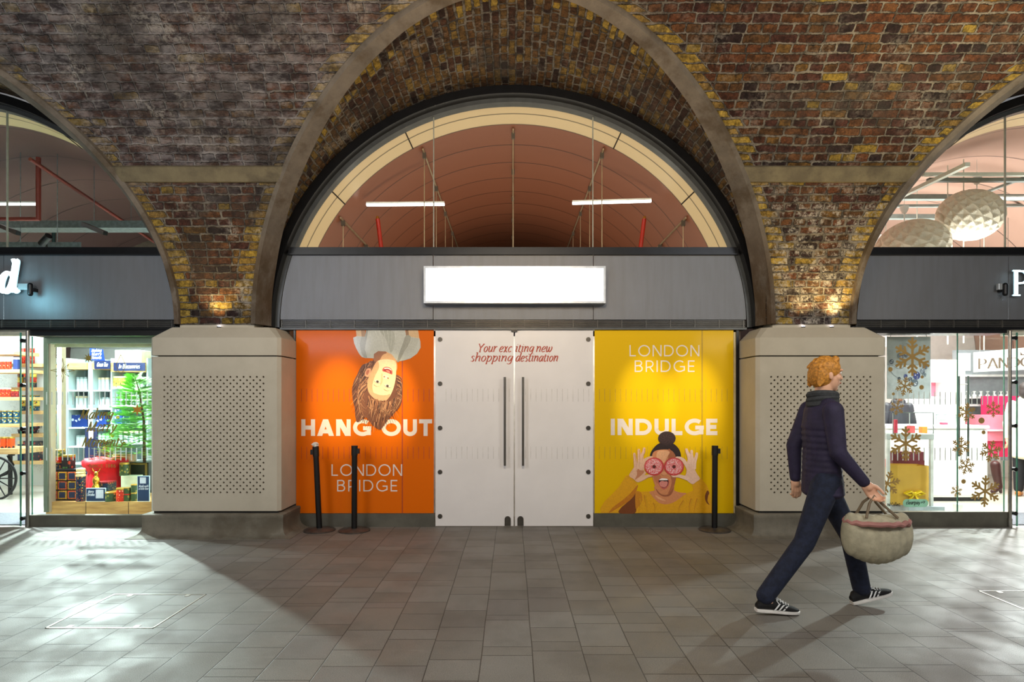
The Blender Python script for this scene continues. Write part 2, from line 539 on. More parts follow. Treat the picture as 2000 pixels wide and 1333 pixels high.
class MB:
    """collects geometry (world coordinates) for one mesh object"""
    def __init__(s):
        s.v, s.f, s.c, s.uv, s.uv2 = [], [], [], [], []
        s.ink = None

    def add(s, vs, fs):
        n = len(s.v)
        s.v += [tuple(p) for p in vs]
        for f in fs:
            s.f.append(tuple(i + n for i in f))
            s.c.append(s.ink)
        return s

    def box(s, x0, x1, y0, y1, z0, z1):
        v = [(x0, y0, z0), (x1, y0, z0), (x1, y1, z0), (x0, y1, z0), (x0, y0, z1), (x1, y0, z1), (x1, y1, z1), (x0, y1, z1)]
        return s.add(v, [(0, 3, 2, 1), (4, 5, 6, 7), (0, 1, 5, 4), (1, 2, 6, 5), (2, 3, 7, 6), (3, 0, 4, 7)])

    def bar(s, p0, p1, w, h=None):
        h = h or w
        p0, p1 = Vector(p0), Vector(p1)
        u, v = basis(p1 - p0)
        q = []
        for p in (p0, p1):
            for a, b in ((-1, -1), (1, -1), (1, 1), (-1, 1)):
                q.append(p + u * a * w / 2 + v * b * h / 2)
        return s.add(q, [(3, 2, 1, 0), (4, 5, 6, 7), (0, 1, 5, 4), (1, 2, 6, 5), (2, 3, 7, 6), (3, 0, 4, 7)])

    def cyl(s, p0, p1, r0, r1=None, n=16):
        r1 = r0 if r1 is None else r1
        p0, p1 = Vector(p0), Vector(p1)
        u, v = basis(p1 - p0)
        q = []
        for p, r in ((p0, r0), (p1, r1)):
            for i in range(n):
                a = 2 * PI * i / n
                q.append(p + (u * math.cos(a) + v * math.sin(a)) * r)
        fs = [(i, (i + 1) % n, n + (i + 1) % n, n + i) for i in range(n)]
        return s.add(q, fs + [tuple(range(n))[::-1], tuple(range(n, 2 * n))])

    def tube(s, pts, r, n=8, closed=False):
        pts = [Vector(p) for p in pts]
        rs = r if isinstance(r, (list, tuple)) else [r] * len(pts)
        k = len(pts)
        q = []
        ref = None
        for i, p in enumerate(pts):
            a = pts[i - 1] if (i > 0 or closed) else p
            b = pts[(i + 1) % k] if (i < k - 1 or closed) else p
            d = (b - a).normalized()
            if ref is None:
                ref, _ = basis(d)
            u = (ref - d * ref.dot(d)).normalized()
            ref = u
            v = d.cross(u)
            for j in range(n):
                t = 2 * PI * j / n
                q.append(p + (u * math.cos(t) + v * math.sin(t)) * rs[i])
        fs = []
        for i in range(k if closed else k - 1):
            for j in range(n):
                a, b = i * n, ((i + 1) % k) * n
                fs.append((a + j, a + (j + 1) % n, b + (j + 1) % n, b + j))
        if not closed:
            fs += [tuple(range(n))[::-1], tuple(range((k - 1) * n, k * n))]
        return s.add(q, fs)

    def lathe(s, c, prof, n=24, axis='z'):
        """prof: list of (radius, height)"""
        c = Vector(c)
        q, fs = [], []
        for r, h in prof:
            for i in range(n):
                a = 2 * PI * i / n
                q.append(c + (Vector((r * math.cos(a), r * math.sin(a), h)) if axis == 'z' else Vector((r * math.cos(a), h, r * math.sin(a)))))
        for k in range(len(prof) - 1):
            for i in range(n):
                fs.append((k * n + i, k * n + (i + 1) % n, (k + 1) * n + (i + 1) % n, (k + 1) * n + i))
        fs += [tuple(range(n))[::-1], tuple(range((len(prof) - 1) * n, len(prof) * n))]
        return s.add(q, fs)

    def ball(s, c, r, n=16, m=10):
        r = r if isinstance(r, (tuple, list)) else (r, r, r)
        q, fs = [], []
        for k in range(m + 1):
            t = PI * k / m
            for i in range(n):
                a = 2 * PI * i / n
                q.append((c[0] + r[0] * math.sin(t) * math.cos(a), c[1] + r[1] * math.sin(t) * math.sin(a), c[2] + r[2] * math.cos(t)))
        for k in range(m):
            for i in range(n):
                fs.append((k * n + i, (k + 1) * n + i, (k + 1) * n + (i + 1) % n, k * n + (i + 1) % n))
        return s.add(q, fs)

    def poly(s, pts, y, th=0.0):
        """polygon in the x-z plane, facing -y (towards the passage); th adds thickness behind"""
        n = len(pts)
        a = sum(pts[i][0] * pts[(i + 1) % n][1] - pts[(i + 1) % n][0] * pts[i][1] for i in range(n))
        if a < 0:
            pts = pts[::-1]
        v = [(p[0], y, p[1]) for p in pts]
        if th <= 0:
            return s.add(v, [tuple(range(n))])
        v += [(p[0], y + th, p[1]) for p in pts]
        return s.add(v, [tuple(range(n)), tuple(range(n, 2 * n))[::-1]] + [((i + 1) % n, i, n + i, n + (i + 1) % n) for i in range(n)])

    def build(s, name, mat, parent=None, smooth=False, tri=False, bevel=0.0, auto=True):
        off = LOC.get(parent.name, Vector((0, 0, 0))) if parent is not None else Vector((0, 0, 0))
        if parent is not None and parent.parent is not None:
            off = LOC.get(parent.parent.name, Vector((0, 0, 0))) + Vector((0, 0, 0))
        me = bpy.data.meshes.new(name)
        me.from_pydata([(a - off.x, b - off.y, c - off.z) for a, b, c in s.v], [], s.f)
        if s.ink is not None or any(c is not None for c in s.c):
            at = me.attributes.new('ink', 'FLOAT_COLOR', 'CORNER')
            k = 0
            for p in me.polygons:
                c = s.c[p.index] or (0.8, 0.8, 0.8)
                for _ in range(p.loop_total):
                    at.data[k].color = (*c, 1)
                    k += 1
        for nm, arr in (('UVMap', s.uv), ('UVEdge', s.uv2)):
            if arr:
                l = me.uv_layers.new(name=nm)
                for li, lp in enumerate(me.loops):
                    l.data[li].uv = arr[lp.vertex_index]
        if smooth:
            me.polygons.foreach_set('use_smooth', [True] * len(me.polygons))
            if auto:
                me.set_sharp_from_angle(angle=math.radians(42))
        me.materials.append(mat)
        me.update()
        o = bpy.data.objects.new(name, me)
        link(o, parent)
        if parent is not None and parent.parent is not None:
            pass
        if bevel:
            bv = o.modifiers.new('bevel', 'BEVEL')
            bv.width = bevel
            bv.segments = 2
            bv.limit_method = 'ANGLE'
        return o


def solo(name, mb, mat, label, cat, group=None, kind=None, **k):
    """a thing that is a single mesh, with its origin at its base"""
    xs = [p[0] for p in mb.v]
    ys = [p[1] for p in mb.v]
    zs = [p[2] for p in mb.v]
    c = ((min(xs) + max(xs)) / 2, (min(ys) + max(ys)) / 2, min(zs))
    mb.v = [(p[0] - c[0], p[1] - c[1], p[2] - c[2]) for p in mb.v]
    o = mb.build(name, mat, **k)
    o.location = c
    LOC[o.name] = Vector(c)
    return tag(o, label, cat, group, kind)


def fixed(name, mb, mat, label, cat, **k):
    return tag(mb.build(name, mat, **k), label, cat, None, 'structure')


def X(px, y):
    return (px - 1000) * y / FPX


def Z(py, y):
    return EYE + (HZ - py) * y / FPX

# ================================================================== THE PLACE
ZC, RT = 2.343, 2.90            # side arches: centre height, radius of the brick soffit
YM, RM = 3.0, 3.65              # main vault: axis depth, radius
YF = 6.93                       # shop front plane
ARCH = (-6.685, 0.015, 6.757)   # arch centres
BRM, BRT = brick_mat('vault brickwork', 'main'), brick_mat('arch brickwork', 'tunnel')
RIB = stone_mat('weathered rib stone', (118, 108, 95), (84, 77, 68), 3.0, 0.014, (70, 55, 34))
BAND = stone_mat('string course stone', (118, 108, 82), (86, 77, 60), 4.0, 0.014, (66, 58, 46))
PALE = stone_mat('pale pillar stone', (190, 183, 166), (176, 169, 152), 2.0, 0.002)
PLIN = stone_mat('dark pillar base stone', (126, 121, 108), (100, 96, 86), 5.0, 0.004, (92, 84, 70))
MESHM = fascia_mat()
DARK = P('dark anodised metal', (26, 27, 30), 0.35, 0.5)
GREYM = P('grey painted metal', (74, 77, 78), 0.4, 0.3)
STEEL = P('brushed steel', (150, 148, 142), 0.28, 0.9, 0.1, 30)
SKIRT = P('grey green plinth metal', (98, 96, 86), 0.45, 0.3, 0.15, 6)
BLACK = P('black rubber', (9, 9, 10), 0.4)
WHITE = P('white paint', (235, 236, 232), 0.5)


def half(z, r=RT):
    return math.sqrt(max(0.0, r * r - (z - ZC) ** 2)) if z > ZC else r


def ymain(z):
    return YM + math.sqrt(max(0.0, RM * RM - (z - ZC) ** 2))


# floor
mb = MB()
nx, ny = 2, 2
mb.add([(-14, -1.5, 0), (14, -1.5, 0), (14, 24, 0), (-14, 24, 0)], [(0, 1, 2, 3)])
fixed('floor', mb, floor_mat(), 'grey granite paving laid in long strips across the passage', 'floor')

# main vault between and above the side arches
NR, NU = 90, 40
zcrown = ZC + RT
smax = math.asin((zcrown - ZC) / RM)
bays = [(-13.4, ARCH[0]), (ARCH[0], ARCH[1]), (ARCH[1], ARCH[2]), (ARCH[2], 13.4)]
mb = MB()
for xa, xb in bays:
    base = len(mb.v)
    vsl = []
    for i in range(NR + 1):
        th = smax * i / NR
        z, y = ZC + RM * math.sin(th), YM + RM * math.cos(th)
        hw = half(z)
        l, r = xa + hw, xb - hw
        if xa < -13:
            l = xa
        if xb > 13:
            r = xb
        for j in range(NU + 1):
            x = l + (r - l) * j / NU
            d = 0.018 * (noise.noise(Vector((x * 1.3, y * 1.3, z * 1.3))) + 0.6 * noise.noise(Vector((x * 4, y * 4, z * 4))))
            vsl.append((x, y - d * math.cos(th), z - d * math.sin(th)))
            mb.uv.append((x, RM * th))
            mb.uv2.append((x - l if xa > -13 else 9, r - x if xb < 13 else 9))
    fs = []
    for i in range(NR):
        for j in range(NU):
            a = i * (NU + 1) + j
            fs.append((a, a + NU + 1, a + NU + 2, a + 1))
    mb.add(vsl, fs)
vsl, fs = [], []
for i in range(25):
    th = smax + (PI - 0.35 - smax) * i / 24
    for x in (-13.4, 13.4):
        vsl.append((x, YM + RM * math.cos(th), ZC + RM * math.sin(th)))
        mb.uv.append((x, RM * th))
        mb.uv2.append((9, 9))
for i in range(24):
    fs.append((2 * i, 2 * i + 2, 2 * i + 3, 2 * i + 1))
mb.add(vsl, fs)
fixed('ceiling', mb, BRM, 'main brick barrel vault, sooty red and yellow bricks above the shop fronts', 'vault', smooth=True, auto=False)

# brick soffits of the three side arches, stone ribs on their groins
NP, NY = 120, 14
AN = ('left', 'middle', 'right')
for xc, an in zip(ARCH, AN):
    mb = MB()
    vsl, fs = [], []
    rb = RT - 0.03
    for i in range(NP + 1):
        ph = PI * i / NP
        z = ZC + rb * math.sin(ph)
        x = xc + rb * math.cos(ph)
        yg = ymain(z) - 0.0
        for j in range(NY + 1):
            y = yg + (7.02 - yg) * j / NY
            d = 0.02 * noise.noise(Vector((x * 2, y * 2.5, z * 2)))
            vsl.append((x - d * math.cos(ph), y, z - d * math.sin(ph)))
            mb.uv.append((y, rb * ph))
            mb.uv2.append((y - yg - 0.1, 9))
    for i in range(NP):
        for j in range(NY):
            a = i * (NY + 1) + j
            fs.append((a, a + NY + 1, a + NY + 2, a + 1))
    mb.add(vsl, fs)
    fixed('ceiling', mb, BRT, f'brick soffit of the {an} arch between stone rib and window frame', 'vault', smooth=True, auto=False)
    # rib: a chamfered arris swept along the groin
    NQ = 150
    mb = MB()
    prof = []
    for i in range(NQ + 1):
        ph = PI * i / NQ
        z = ZC + RT * math.sin(ph)
        yg = ymain(z)
        er = Vector((math.cos(ph), 0, math.sin(ph)))
        nm = Vector((0, -(yg - YM) / RM, -(z - ZC) / RM))      # into the main vault
        ct = Vector((xc + RT * math.cos(ph), yg, z))
        jit = 0.006 * noise.noise(ct * 3)
        ds = 1 - 0.55 * math.sin(ph) ** 3
        A = ct + er * 0.055 + nm * (-0.02)
        B = ct + er * 0.045 + nm * (0.045 + jit)
        C = ct - er * 0.005 + nm * (0.05 + jit)
        D = ct - er * (0.070 + 0.035 * ds + jit) + Vector((0, 0.15 * ds, 0))
        E_ = ct - er * 0.055 + Vector((0, 0.20 * ds, 0))
        F = ct + er * 0.02 + Vector((0, 0.24 * ds, 0))
        prof.append((A, B, C, D, E_, F))
    q, fs = [], []
    for row in prof:
        q += row
    for i in range(NQ):
        for j in range(5):
            a = i * 6 + j
            fs.append((a, a + 1, a + 7, a + 6))
    mb.add(q, fs)
    o = fixed('trim', mb, RIB, f'weathered stone rib curving over the {an} arch', 'arch rib', smooth=True)

# stone string courses across the piers
for (xa, xb, an) in ((ARCH[0], ARCH[1], 'left'), (ARCH[1], ARCH[2], 'right')):
    mb = MB()
    z0, z1 = 3.83, 3.985
    n = 24
    q = []
    for z, out in ((z0, 0.0), (z0 + 0.01, 0.035), (z1 - 0.01, 0.035), (z1, 0.0)):
        hw = half(z) + 0.02
        for j in range(n + 1):
            x = xa + hw + (xb - xa - 2 * hw) * j / n
            y = ymain(z)
            nn = Vector((0, -(y - YM) / RM, -(z - ZC) / RM)) * (out + 0.008 * noise.noise(Vector((x * 5, 1, z * 9))))
            q.append((x, y + nn.y, z + nn.z))
    fs = []
    for i in range(3):
        for j in range(n):
            a = i * (n + 1) + j
            fs.append((a, a + 1, a + n + 2, a + n + 1))
    mb.add(q, fs)
    fixed('trim', mb, BAND, f'stained stone band across the brick pier above the {an} pillar', 'string course')

# solid brick piers behind the pillars (below the springing) and party walls
for (xa, xb, an) in ((ARCH[0], ARCH[1], 'left'), (ARCH[1], ARCH[2], 'right')):
    mb = MB()
    l, r = xa + RT + 0.03, xb - RT - 0.03
    mb.box(l, r, 6.66, 7.2, 0.0, ZC + 0.02)
    fixed('wall', mb, PALE, f'plain wall core behind the {an} stone pillar', 'wall')

# arched window frames, fascias and louvres of the three bays
A_O, A_I = 2.84, 2.745


def ell(a, ph, xc, y, kz=0.965):
    return (xc + a * math.cos(ph), y, ZC + a * kz * math.sin(ph))


ZT0, ZT1 = 3.187, 3.277   # transom
for xc, an in zip(ARCH, AN):
    wn = thing('window', f'arched {an} window with dark metal frame above the grey fascia', 'window', (xc, YF, ZC), None, 'structure')
    for (ro, ri, y0, y1, mt, nm) in ((A_O + 0.05, A_O - 0.045, YF - 0.13, YF + 0.12, DARK, 'outer_frame'), (A_O - 0.045, A_I, YF - 0.02, YF + 0.10, GREYM, 'inner_frame')):
        mb = MB()
        q, fs = [], []
        n = 96
        for i in range(n + 1):
            ph = PI * i / n
            q += [ell(ro, ph, xc, y0), ell(ri, ph, xc, y0), ell(ri, ph, xc, y1), ell(ro, ph, xc, y1)]
        for i in range(n):
            for j in range(4):
                a, b2 = i * 4 + j, i * 4 + (j + 1) % 4
                fs.append((a, b2, b2 + 4, a + 4))
        mb.add(q, fs)
        mb.build(nm, mt, wn, smooth=True)
    hw = 2.63
    mb = MB().box(xc - hw, xc + hw, YF - 0.05, YF + 0.06, ZT0 + 0.015, ZT1 - 0.0)
    mb.box(xc - hw, xc + hw, YF - 0.07, YF + 0.0, ZT0 - 0.0, ZT0 + 0.012)
    mb.build('transom', DARK, wn)
    # panes, split by thin joints
    xs = [-A_I, -0.94, 0.94, A_I] if an == 'middle' else [-A_I, -0.9, 0.72, A_I]
    if an == 'right':
        xs = [-A_I, -0.93, 0.93, A_I]
    for k in range(3):
        mb = MB()
        pts = []
        a0, a1 = xs[k] + 0.004, xs[k + 1] - 0.004
        zlo = ZT1 - 0.01
        top = []
        m = 24
        for i in range(m + 1):
            x = a0 + (a1 - a0) * i / m
            zz = ZC + 0.965 * math.sqrt(max(0, (A_I + 0.01) ** 2 - x * x))
            top.append((xc + x, max(zz, zlo)))
        pts = [(xc + a0, zlo)] + [p for p in top if p[1] > zlo] + [(xc + a1, zlo)]
        mb.poly(pts, YF + 0.03)
        mb.build('glass_pane', GLASS, wn)
    mb = MB()
    for x in xs[1:3]:
        zz = ZC + 0.965 * math.sqrt(A_I ** 2 - x * x)
        mb.box(xc + x - 0.006, xc + x + 0.006, YF + 0.02, YF + 0.04, ZT1, zz)
    mb.build('pane_joint', P('pane joint', (150, 152, 140), 0.3, 0.0), wn)

    # fascia: panels whose outer ends follow the arch
    zl, zh = 2.434, ZT0
    fa = thing('fascia_panel', f'grey mesh fascia band of the {an} shop front below the arched window', 'fascia', (xc, YF, zl), None, 'structure')
    for k in range(3):
        a0, a1 = max(xs[k], -2.735) + 0.004, min(xs[k + 1], 2.735) - 0.004
        m = 16
        pts = []

        def lim(x, z):
            e = math.sqrt(max(0.0, A_I ** 2 - ((z - ZC) / 0.965) ** 2)) - 0.01
            return max(-e, min(e, x))
        for i in range(m + 1):
            z = zl + (zh - zl) * i / m
            pts.append((xc + lim(a1, z), z))
        for i in range(m, -1, -1):
            z = zl + (zh - zl) * i / m
            pts.append((xc + lim(a0, z), z))
        mb = MB().poly(pts, YF - 0.02, 0.03)
        mb.build('mesh_panel', MESHM, fa)
    lv = MB()
    z0, z1 = 2.337, 2.425
    e = 2.72
    for i in range(6):
        z = z0 + 0.008 + (z1 - z0 - 0.02) * i / 5
        lv.box(xc - e, xc + e, YF - 0.028, YF - 0.006, z, z + 0.005)
    k = -e
    while k < e:
        lv.box(xc + k, xc + k + 0.006, YF - 0.032, YF - 0.005, z0, z1)
        k += 0.285
    lv.build('louvre', P('louvre metal', (96, 94, 90), 0.4, 0.4), fa)
    MB().box(xc - e, xc + e, YF - 0.004, YF + 0.05, z0, z1 + 0.01).build('louvre_backing', DARK, fa)
    MB().box(xc - 2.73, xc + 2.73, YF - 0.045, YF + 0.1, 2.313, 2.337).build('head_rail', GREYM if an == 'middle' else DARK, fa)

# ---------------------------------------------------------------- stone pillars
def pillar(x0, x1, an):
    yf = 6.45
    t = thing('pillar', f'square pale stone pillar with perforated face under the {an} brick pier', 'pillar', ((x0 + x1) / 2, yf + 0.2, 0), None, 'structure')
    zb, zs = 0.272, 1.966
    ch = 0.035
    # hole grid on the front face
    mb = MB()
    p = 0.0362
    nxh, nzh = 31, 36
    cx = (x0 + x1) / 2
    gx0 = cx - 0.012 - nxh * p / 2 - (0.0 if x0 < 0 else 0.0)
    gz1 = Z(733.5, yf)
    gz0 = gz1 - nzh * p
    gx1 = gx0 + nxh * p
    fx0, fx1 = x0 + ch, x1 - ch

    def quad(a0, a1, c0, c1):
        mb.add([(a0, yf, c0), (a1, yf, c0), (a1, yf, c1), (a0, yf, c1)], [(0, 1, 2, 3)])
    quad(fx0, fx1, zb, gz0)
    quad(fx0, fx1, gz1, zs)
    quad(fx0, gx0, gz0, gz1)
    quad(gx1, fx1, gz0, gz1)
    r = 0.0114
    for i in range(nxh):
        for j in range(nzh):
            a0, c1 = gx0 + i * p, gz1 - j * p
            a1, c0 = a0 + p, c1 - p
            if (i + j) % 2 == 0:
                mx, mz = (a0 + a1) / 2, (c0 + c1) / 2
                sq = [(a0, c0), (mx, c0), (a1, c0), (a1, mz), (a1, c1), (mx, c1), (a0, c1), (a0, mz)]
                an_ = [225, 270, 315, 0, 45, 90, 135, 180]
                o8 = [(mx + r * math.cos(math.radians(q)), mz + r * math.sin(math.radians(q))) for q in an_]
                vv = [(a, yf, c) for a, c in sq] + [(a, yf, c) for a, c in o8] + [(a, yf + 0.03, c) for a, c in o8]
                ff = []
                for k in range(8):
                    k2 = (k + 1) % 8
                    ff.append((k, k2, 8 + k2, 8 + k))
                    ff.append((8 + k, 8 + k2, 16 + k2, 16 + k))
                mb.add(vv, ff)
            else:
                quad(a0, a1, c0, c1)
    # chamfered sides and back
    for s, xa, xb in ((-1, fx0, x0), (1, fx1, x1)):
        mb.add([(xa, yf, zb), (xb, yf + ch, zb), (xb, yf + ch, zs), (xa, yf, zs)], [(0, 1, 2, 3)])
        mb.add([(xb, yf + ch, zb), (xb, YF + 0.02, zb), (xb, YF + 0.02, zs), (xb, yf + ch, zs)], [(0, 1, 2, 3)])
    mb.add([(fx0, yf, zs), (fx1, yf, zs), (x1, yf + ch, zs), (x1, YF, zs), (x0, YF, zs), (x0, yf + ch, zs)], [(0, 1, 2, 3, 4, 5)])
    mb.add([(fx0, yf, zb), (fx1, yf, zb), (x1, yf + ch, zb), (x1, YF, zb), (x0, YF, zb), (x0, yf + ch, zb)], [(5, 4, 3, 2, 1, 0)])
    mb.build('body', PALE, t)
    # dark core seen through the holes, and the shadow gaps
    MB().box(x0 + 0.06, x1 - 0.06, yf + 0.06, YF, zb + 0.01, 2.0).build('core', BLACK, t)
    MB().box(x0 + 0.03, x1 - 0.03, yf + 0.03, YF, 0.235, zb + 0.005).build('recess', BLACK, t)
    # cap
    mb = MB()
    z0, z1, z2, ins = 1.980, 2.175, 2.301, 0.126
    c2 = ch

    def ring(d, z, c):
        return [(x0 + d + c, yf + d, z), (x1 - d - c, yf + d, z), (x1 - d, yf + d + c, z), (x1 - d, YF + 0.02, z), (x0 + d, YF + 0.02, z), (x0 + d, yf + d + c, z)]
    R = ring(0, z0, c2) + ring(0, z1, c2) + ring(ins, z2, c2 + 0.02)
    fs = [(5, 4, 3, 2, 1, 0), tuple(range(12, 18))]
    for k in range(2):
        for i in range(6):
            fs.append((k * 6 + i, k * 6 + (i + 1) % 6, (k + 1) * 6 + (i + 1) % 6, (k + 1) * 6 + i))
    mb.add(R, fs)
    mb.build('cap', PALE, t)
    # base with a curved foot
    mb = MB()
    e = 0.052
    prof = [(0.0, 0.0, -0.125)]
    P0 = []
    for k in range(9):
        a = PI / 2 * k / 8
        P0.append((-0.115 + 0.115 * math.sin(a), 0.0 + 0.10 * (1 - math.cos(a)) + 0.004))
    prof = [(0.0 - 0.115, 0.0)] + P0 + [(0.0, 0.205), (-0.004, 0.212), (-0.004, 0.238), (0.006, 0.247)]
    q, fs = [], []
    for d, z in prof:
        dd = d - e
        q += [(x0 + dd, YF + 0.02, z), (x0 + dd, yf + dd, z), (x1 - dd, yf + dd, z), (x1 - dd, YF + 0.02, z)]
    m = len(prof)
    for k in range(m - 1):
        for i in range(3):
            fs.append((k * 4 + i, k * 4 + i + 1, (k + 1) * 4 + i + 1, (k + 1) * 4 + i))
    fs.append(((m - 1) * 4, (m - 1) * 4 + 1, (m - 1) * 4 + 2, (m - 1) * 4 + 3))
    mb.add(q, fs)
    mb.build('base', PLIN, t, smooth=True)


pillar(-3.97, -2.54, 'left')
pillar(2.68, 4.11, 'right')

# small uplighters on the caps
for x, an in ((-3.30, 'on the left pillar cap'), (3.28, 'on the right pillar cap, nearer the yellow poster'), (3.60, 'on the right pillar cap, nearer the jewellery shop')):
    t = thing('uplighter', f'small recessed uplighter {an}', 'light', (x, 6.63, 2.301))
    MB().cyl((x, 6.63, 2.3), (x, 6.63, 2.318), 0.022, n=12).build('housing', DARK, t)
    MB().cyl((x, 6.63, 2.316), (x, 6.63, 2.322), 0.017, n=12).build('lens', emissive('uplighter lens', (0.9, 0.85, 1.0), 14), t)

# ---------------------------------------------------------------- glyph engine
def arc(cx, cz, rx, rz, a0, a1, n=20):
    return [(cx + rx * math.cos(math.radians(a0 + (a1 - a0) * i / n)), cz + rz * math.sin(math.radians(a0 + (a1 - a0) * i / n))) for i in range(n + 1)]


def glyph(c, w):
    """returns (advance width, strokes, polygons) for a cap of height 1 and stem w"""
    a = w / 2
    S, Q = [], []
    if c == 'L':
        return 0.56, [[(a, 1), (a, a), (0.56, a)]], Q
    if c == 'I':
        return w, [[(a, 0), (a, 1)]], Q
    if c == 'T':
        return 0.70, [[(0, 1 - a), (0.70, 1 - a)], [(0.35, 1), (0.35, 0)]], Q
    if c == 'E':
        W = 0.58
        return W, [[(W, 1 - a), (a, 1 - a), (a, a), (W, a)], [(a, 0.5), (W - 0.05, 0.5)]], Q
    if c == 'F':
        return 0.56, [[(0.56, 1 - a), (a, 1 - a), (a, 0)], [(a, 0.5), (0.5, 0.5)]], Q
    if c == 'H':
        W = 0.76
        return W, [[(a, 0), (a, 1)], [(W - a, 0), (W - a, 1)], [(a, 0.5), (W - a, 0.5)]], Q
    if c == 'N':
        W = 0.80
        k = w * 1.25
        return W, [[(a, 0), (a, 1)], [(W - a, 0), (W - a, 1)]], [[(0, 1), (k, 1), (W, 0), (W - k, 0)]]
    if c == 'A':
        W, k = 0.90, w * 1.1
        h = W / 2
        return W, [[(0.18, 0.27), (W - 0.18, 0.27)]], [[(0, 0), (k, 0), (h + k * 0.5, 1), (h - k * 0.5, 1)], [(W, 0), (W - k, 0), (h - k * 0.5, 1), (h + k * 0.5, 1)]]
    if c == 'O':
        W = 1.06
        return W, [arc(W / 2, 0.5, W / 2 - a, 0.5 - a + 0.01, 0, 360, 40)], Q
    if c == 'G':
        W = 0.98
        r = 0.5 - a + 0.01
        p = arc(0.52, 0.5, 0.52 - a, r, 48, 300, 32)
        return W, [p + [(W - a, 0.17), (W - a, 0.46)], [(W, 0.46), (0.55, 0.46)]], Q
    if c == 'D':
        W = 0.86
        p = [(a, 1 - a), (0.38, 1 - a)] + arc(0.38, 0.5, W - 0.38 - a, 0.5 - a, 90, -90, 20) + [(a, a)]
        return W, [p, [(a, 0), (a, 1)]], Q
    if c == 'B':
        W = 0.70
        p1 = [(a, 1 - a), (0.38, 1 - a)] + arc(0.38, 0.76, W - 0.43 - a, 0.24 - a + 0.01, 90, -90, 12) + [(a, 0.52)]
        p2 = [(0.38, 0.52)] + arc(0.40, 0.26 + a / 2, W - 0.40 - a, 0.26 - a / 2, 90, -90, 12) + [(a, a)]
        return W, [p1, p2, [(a, 0), (a, 1)]], Q
    if c in 'PR':
        W = 0.68
        p1 = [(a, 1 - a), (0.36, 1 - a)] + arc(0.36, 0.69, W - 0.36 - a, 0.31 - a, 90, -90, 14) + [(a, 0.38)]
        q = [[(0.30, 0.40), (0.30 + w * 1.15, 0.40), (W + 0.04, 0), (W + 0.04 - w * 1.2, 0)]] if c == 'R' else []
        return W, [p1, [(a, 0), (a, 1)]], q
    if c == 'U':
        W = 0.76
        r = W / 2 - a
        return W, [[(a, 1), (a, 0.36)] + arc(W / 2, 0.36, r, 0.36 - a + 0.01, 180, 360, 18) + [(W - a, 1)]], Q
    if c == 'C':
        return 0.9, [arc(0.5, 0.5, 0.5 - a, 0.5 - a, 45, 315, 30)], Q
    if c == 'S':
        return 0.62, [arc(0.31, 0.74, 0.31 - a, 0.26 - a, 20, 270, 16) + arc(0.31, 0.26, 0.31 - a, 0.26 - a, 88, -160, 16)], Q
    if c == '1':
        return 0.4, [[(0.05, 0.8), (0.22, 1 - a), (0.22, 0)]], Q
    if c == '8':
        return 0.6, [arc(0.3, 0.75, 0.22, 0.25 - a, 0, 360, 20), arc(0.3, 0.27, 0.28 - a, 0.27 - a, 0, 360, 20)], Q
    if c == '6':
        return 0.6, [arc(0.3, 0.3, 0.3 - a, 0.3 - a, 0, 360, 20), [(0.02 + a, 0.35), (0.2, 0.8), (0.42, 1 - a)]], Q
    return 0.35, [], []


def ribbon(mb, pts, y, wf, closed=False):
    """flat strip along pts (x,z) with mitred joints; wf(direction angle, fraction) = width"""
    n = len(pts)
    if n < 2:
        return
    L, R = [], []
    for i, p in enumerate(pts):
        a = pts[max(0, i - 1)]
        b = pts[min(n - 1, i + 1)]
        if closed and i in (0, n - 1):
            a, b = pts[n - 2], pts[1]
        d0 = Vector((p[0] - a[0], p[1] - a[1])) if (i > 0 or closed) else Vector((b[0] - p[0], b[1] - p[1]))
        d1 = Vector((b[0] - p[0], b[1] - p[1])) if (i < n - 1 or closed) else d0
        if d0.length < 1e-9:
            d0 = d1
        if d1.length < 1e-9:
            d1 = d0
        d0n, d1n = d0.normalized(), d1.normalized()
        t = (d0n + d1n)
        t = t.normalized() if t.length > 1e-6 else d0n
        nrm = Vector((-t.y, t.x))
        cosh = max(0.45, nrm.dot(Vector((-d0n.y, d0n.x))))
        wd = wf(math.atan2(t.y, t.x), i / (n - 1)) / 2 / cosh
        L.append((p[0] + nrm.x * wd, y, p[1] + nrm.y * wd))
        R.append((p[0] - nrm.x * wd, y, p[1] - nrm.y * wd))
    fs = [(n + i, n + i + 1, i + 1, i) for i in range(n - 1)]
    mb.add(L + R, fs)


def caps(mb, text, x0, x1, z0, z1, w, y, nib=None):
    """sets a line of capitals so that it spans x0..x1, z0..z1 (w = stem / height)"""
    h = z1 - z0
    gs = [glyph(c, w) for c in text]
    tot = sum(g[0] for g in gs)
    gap = ((x1 - x0) / h - tot) / max(1, len(text) - 1)
    x = x0
    c = 0
    xs = 1.0
    if w > 0.2:
        gap = 0.11
        xs = ((x1 - x0) / h - gap * (len(text) - 1)) / tot
        gap = gap / xs
    q_ = h * xs
    for g in gs:
        for st in g[1]:
            closed = math.dist(st[0], st[-1]) < 1e-6
            c = (c + 1) % 8
            ribbon(mb, [(x + p[0] * q_, z0 + p[1] * h) for p in st], y - 0.00012 * c, nib or (lambda a, f: w * h), closed)
        for q in g[2]:
            c = (c + 1) % 8
            mb.poly([(x + p[0] * q_, z0 + p[1] * h) for p in q], y - 0.00012 * c)
        x += (g[0] + gap) * q_


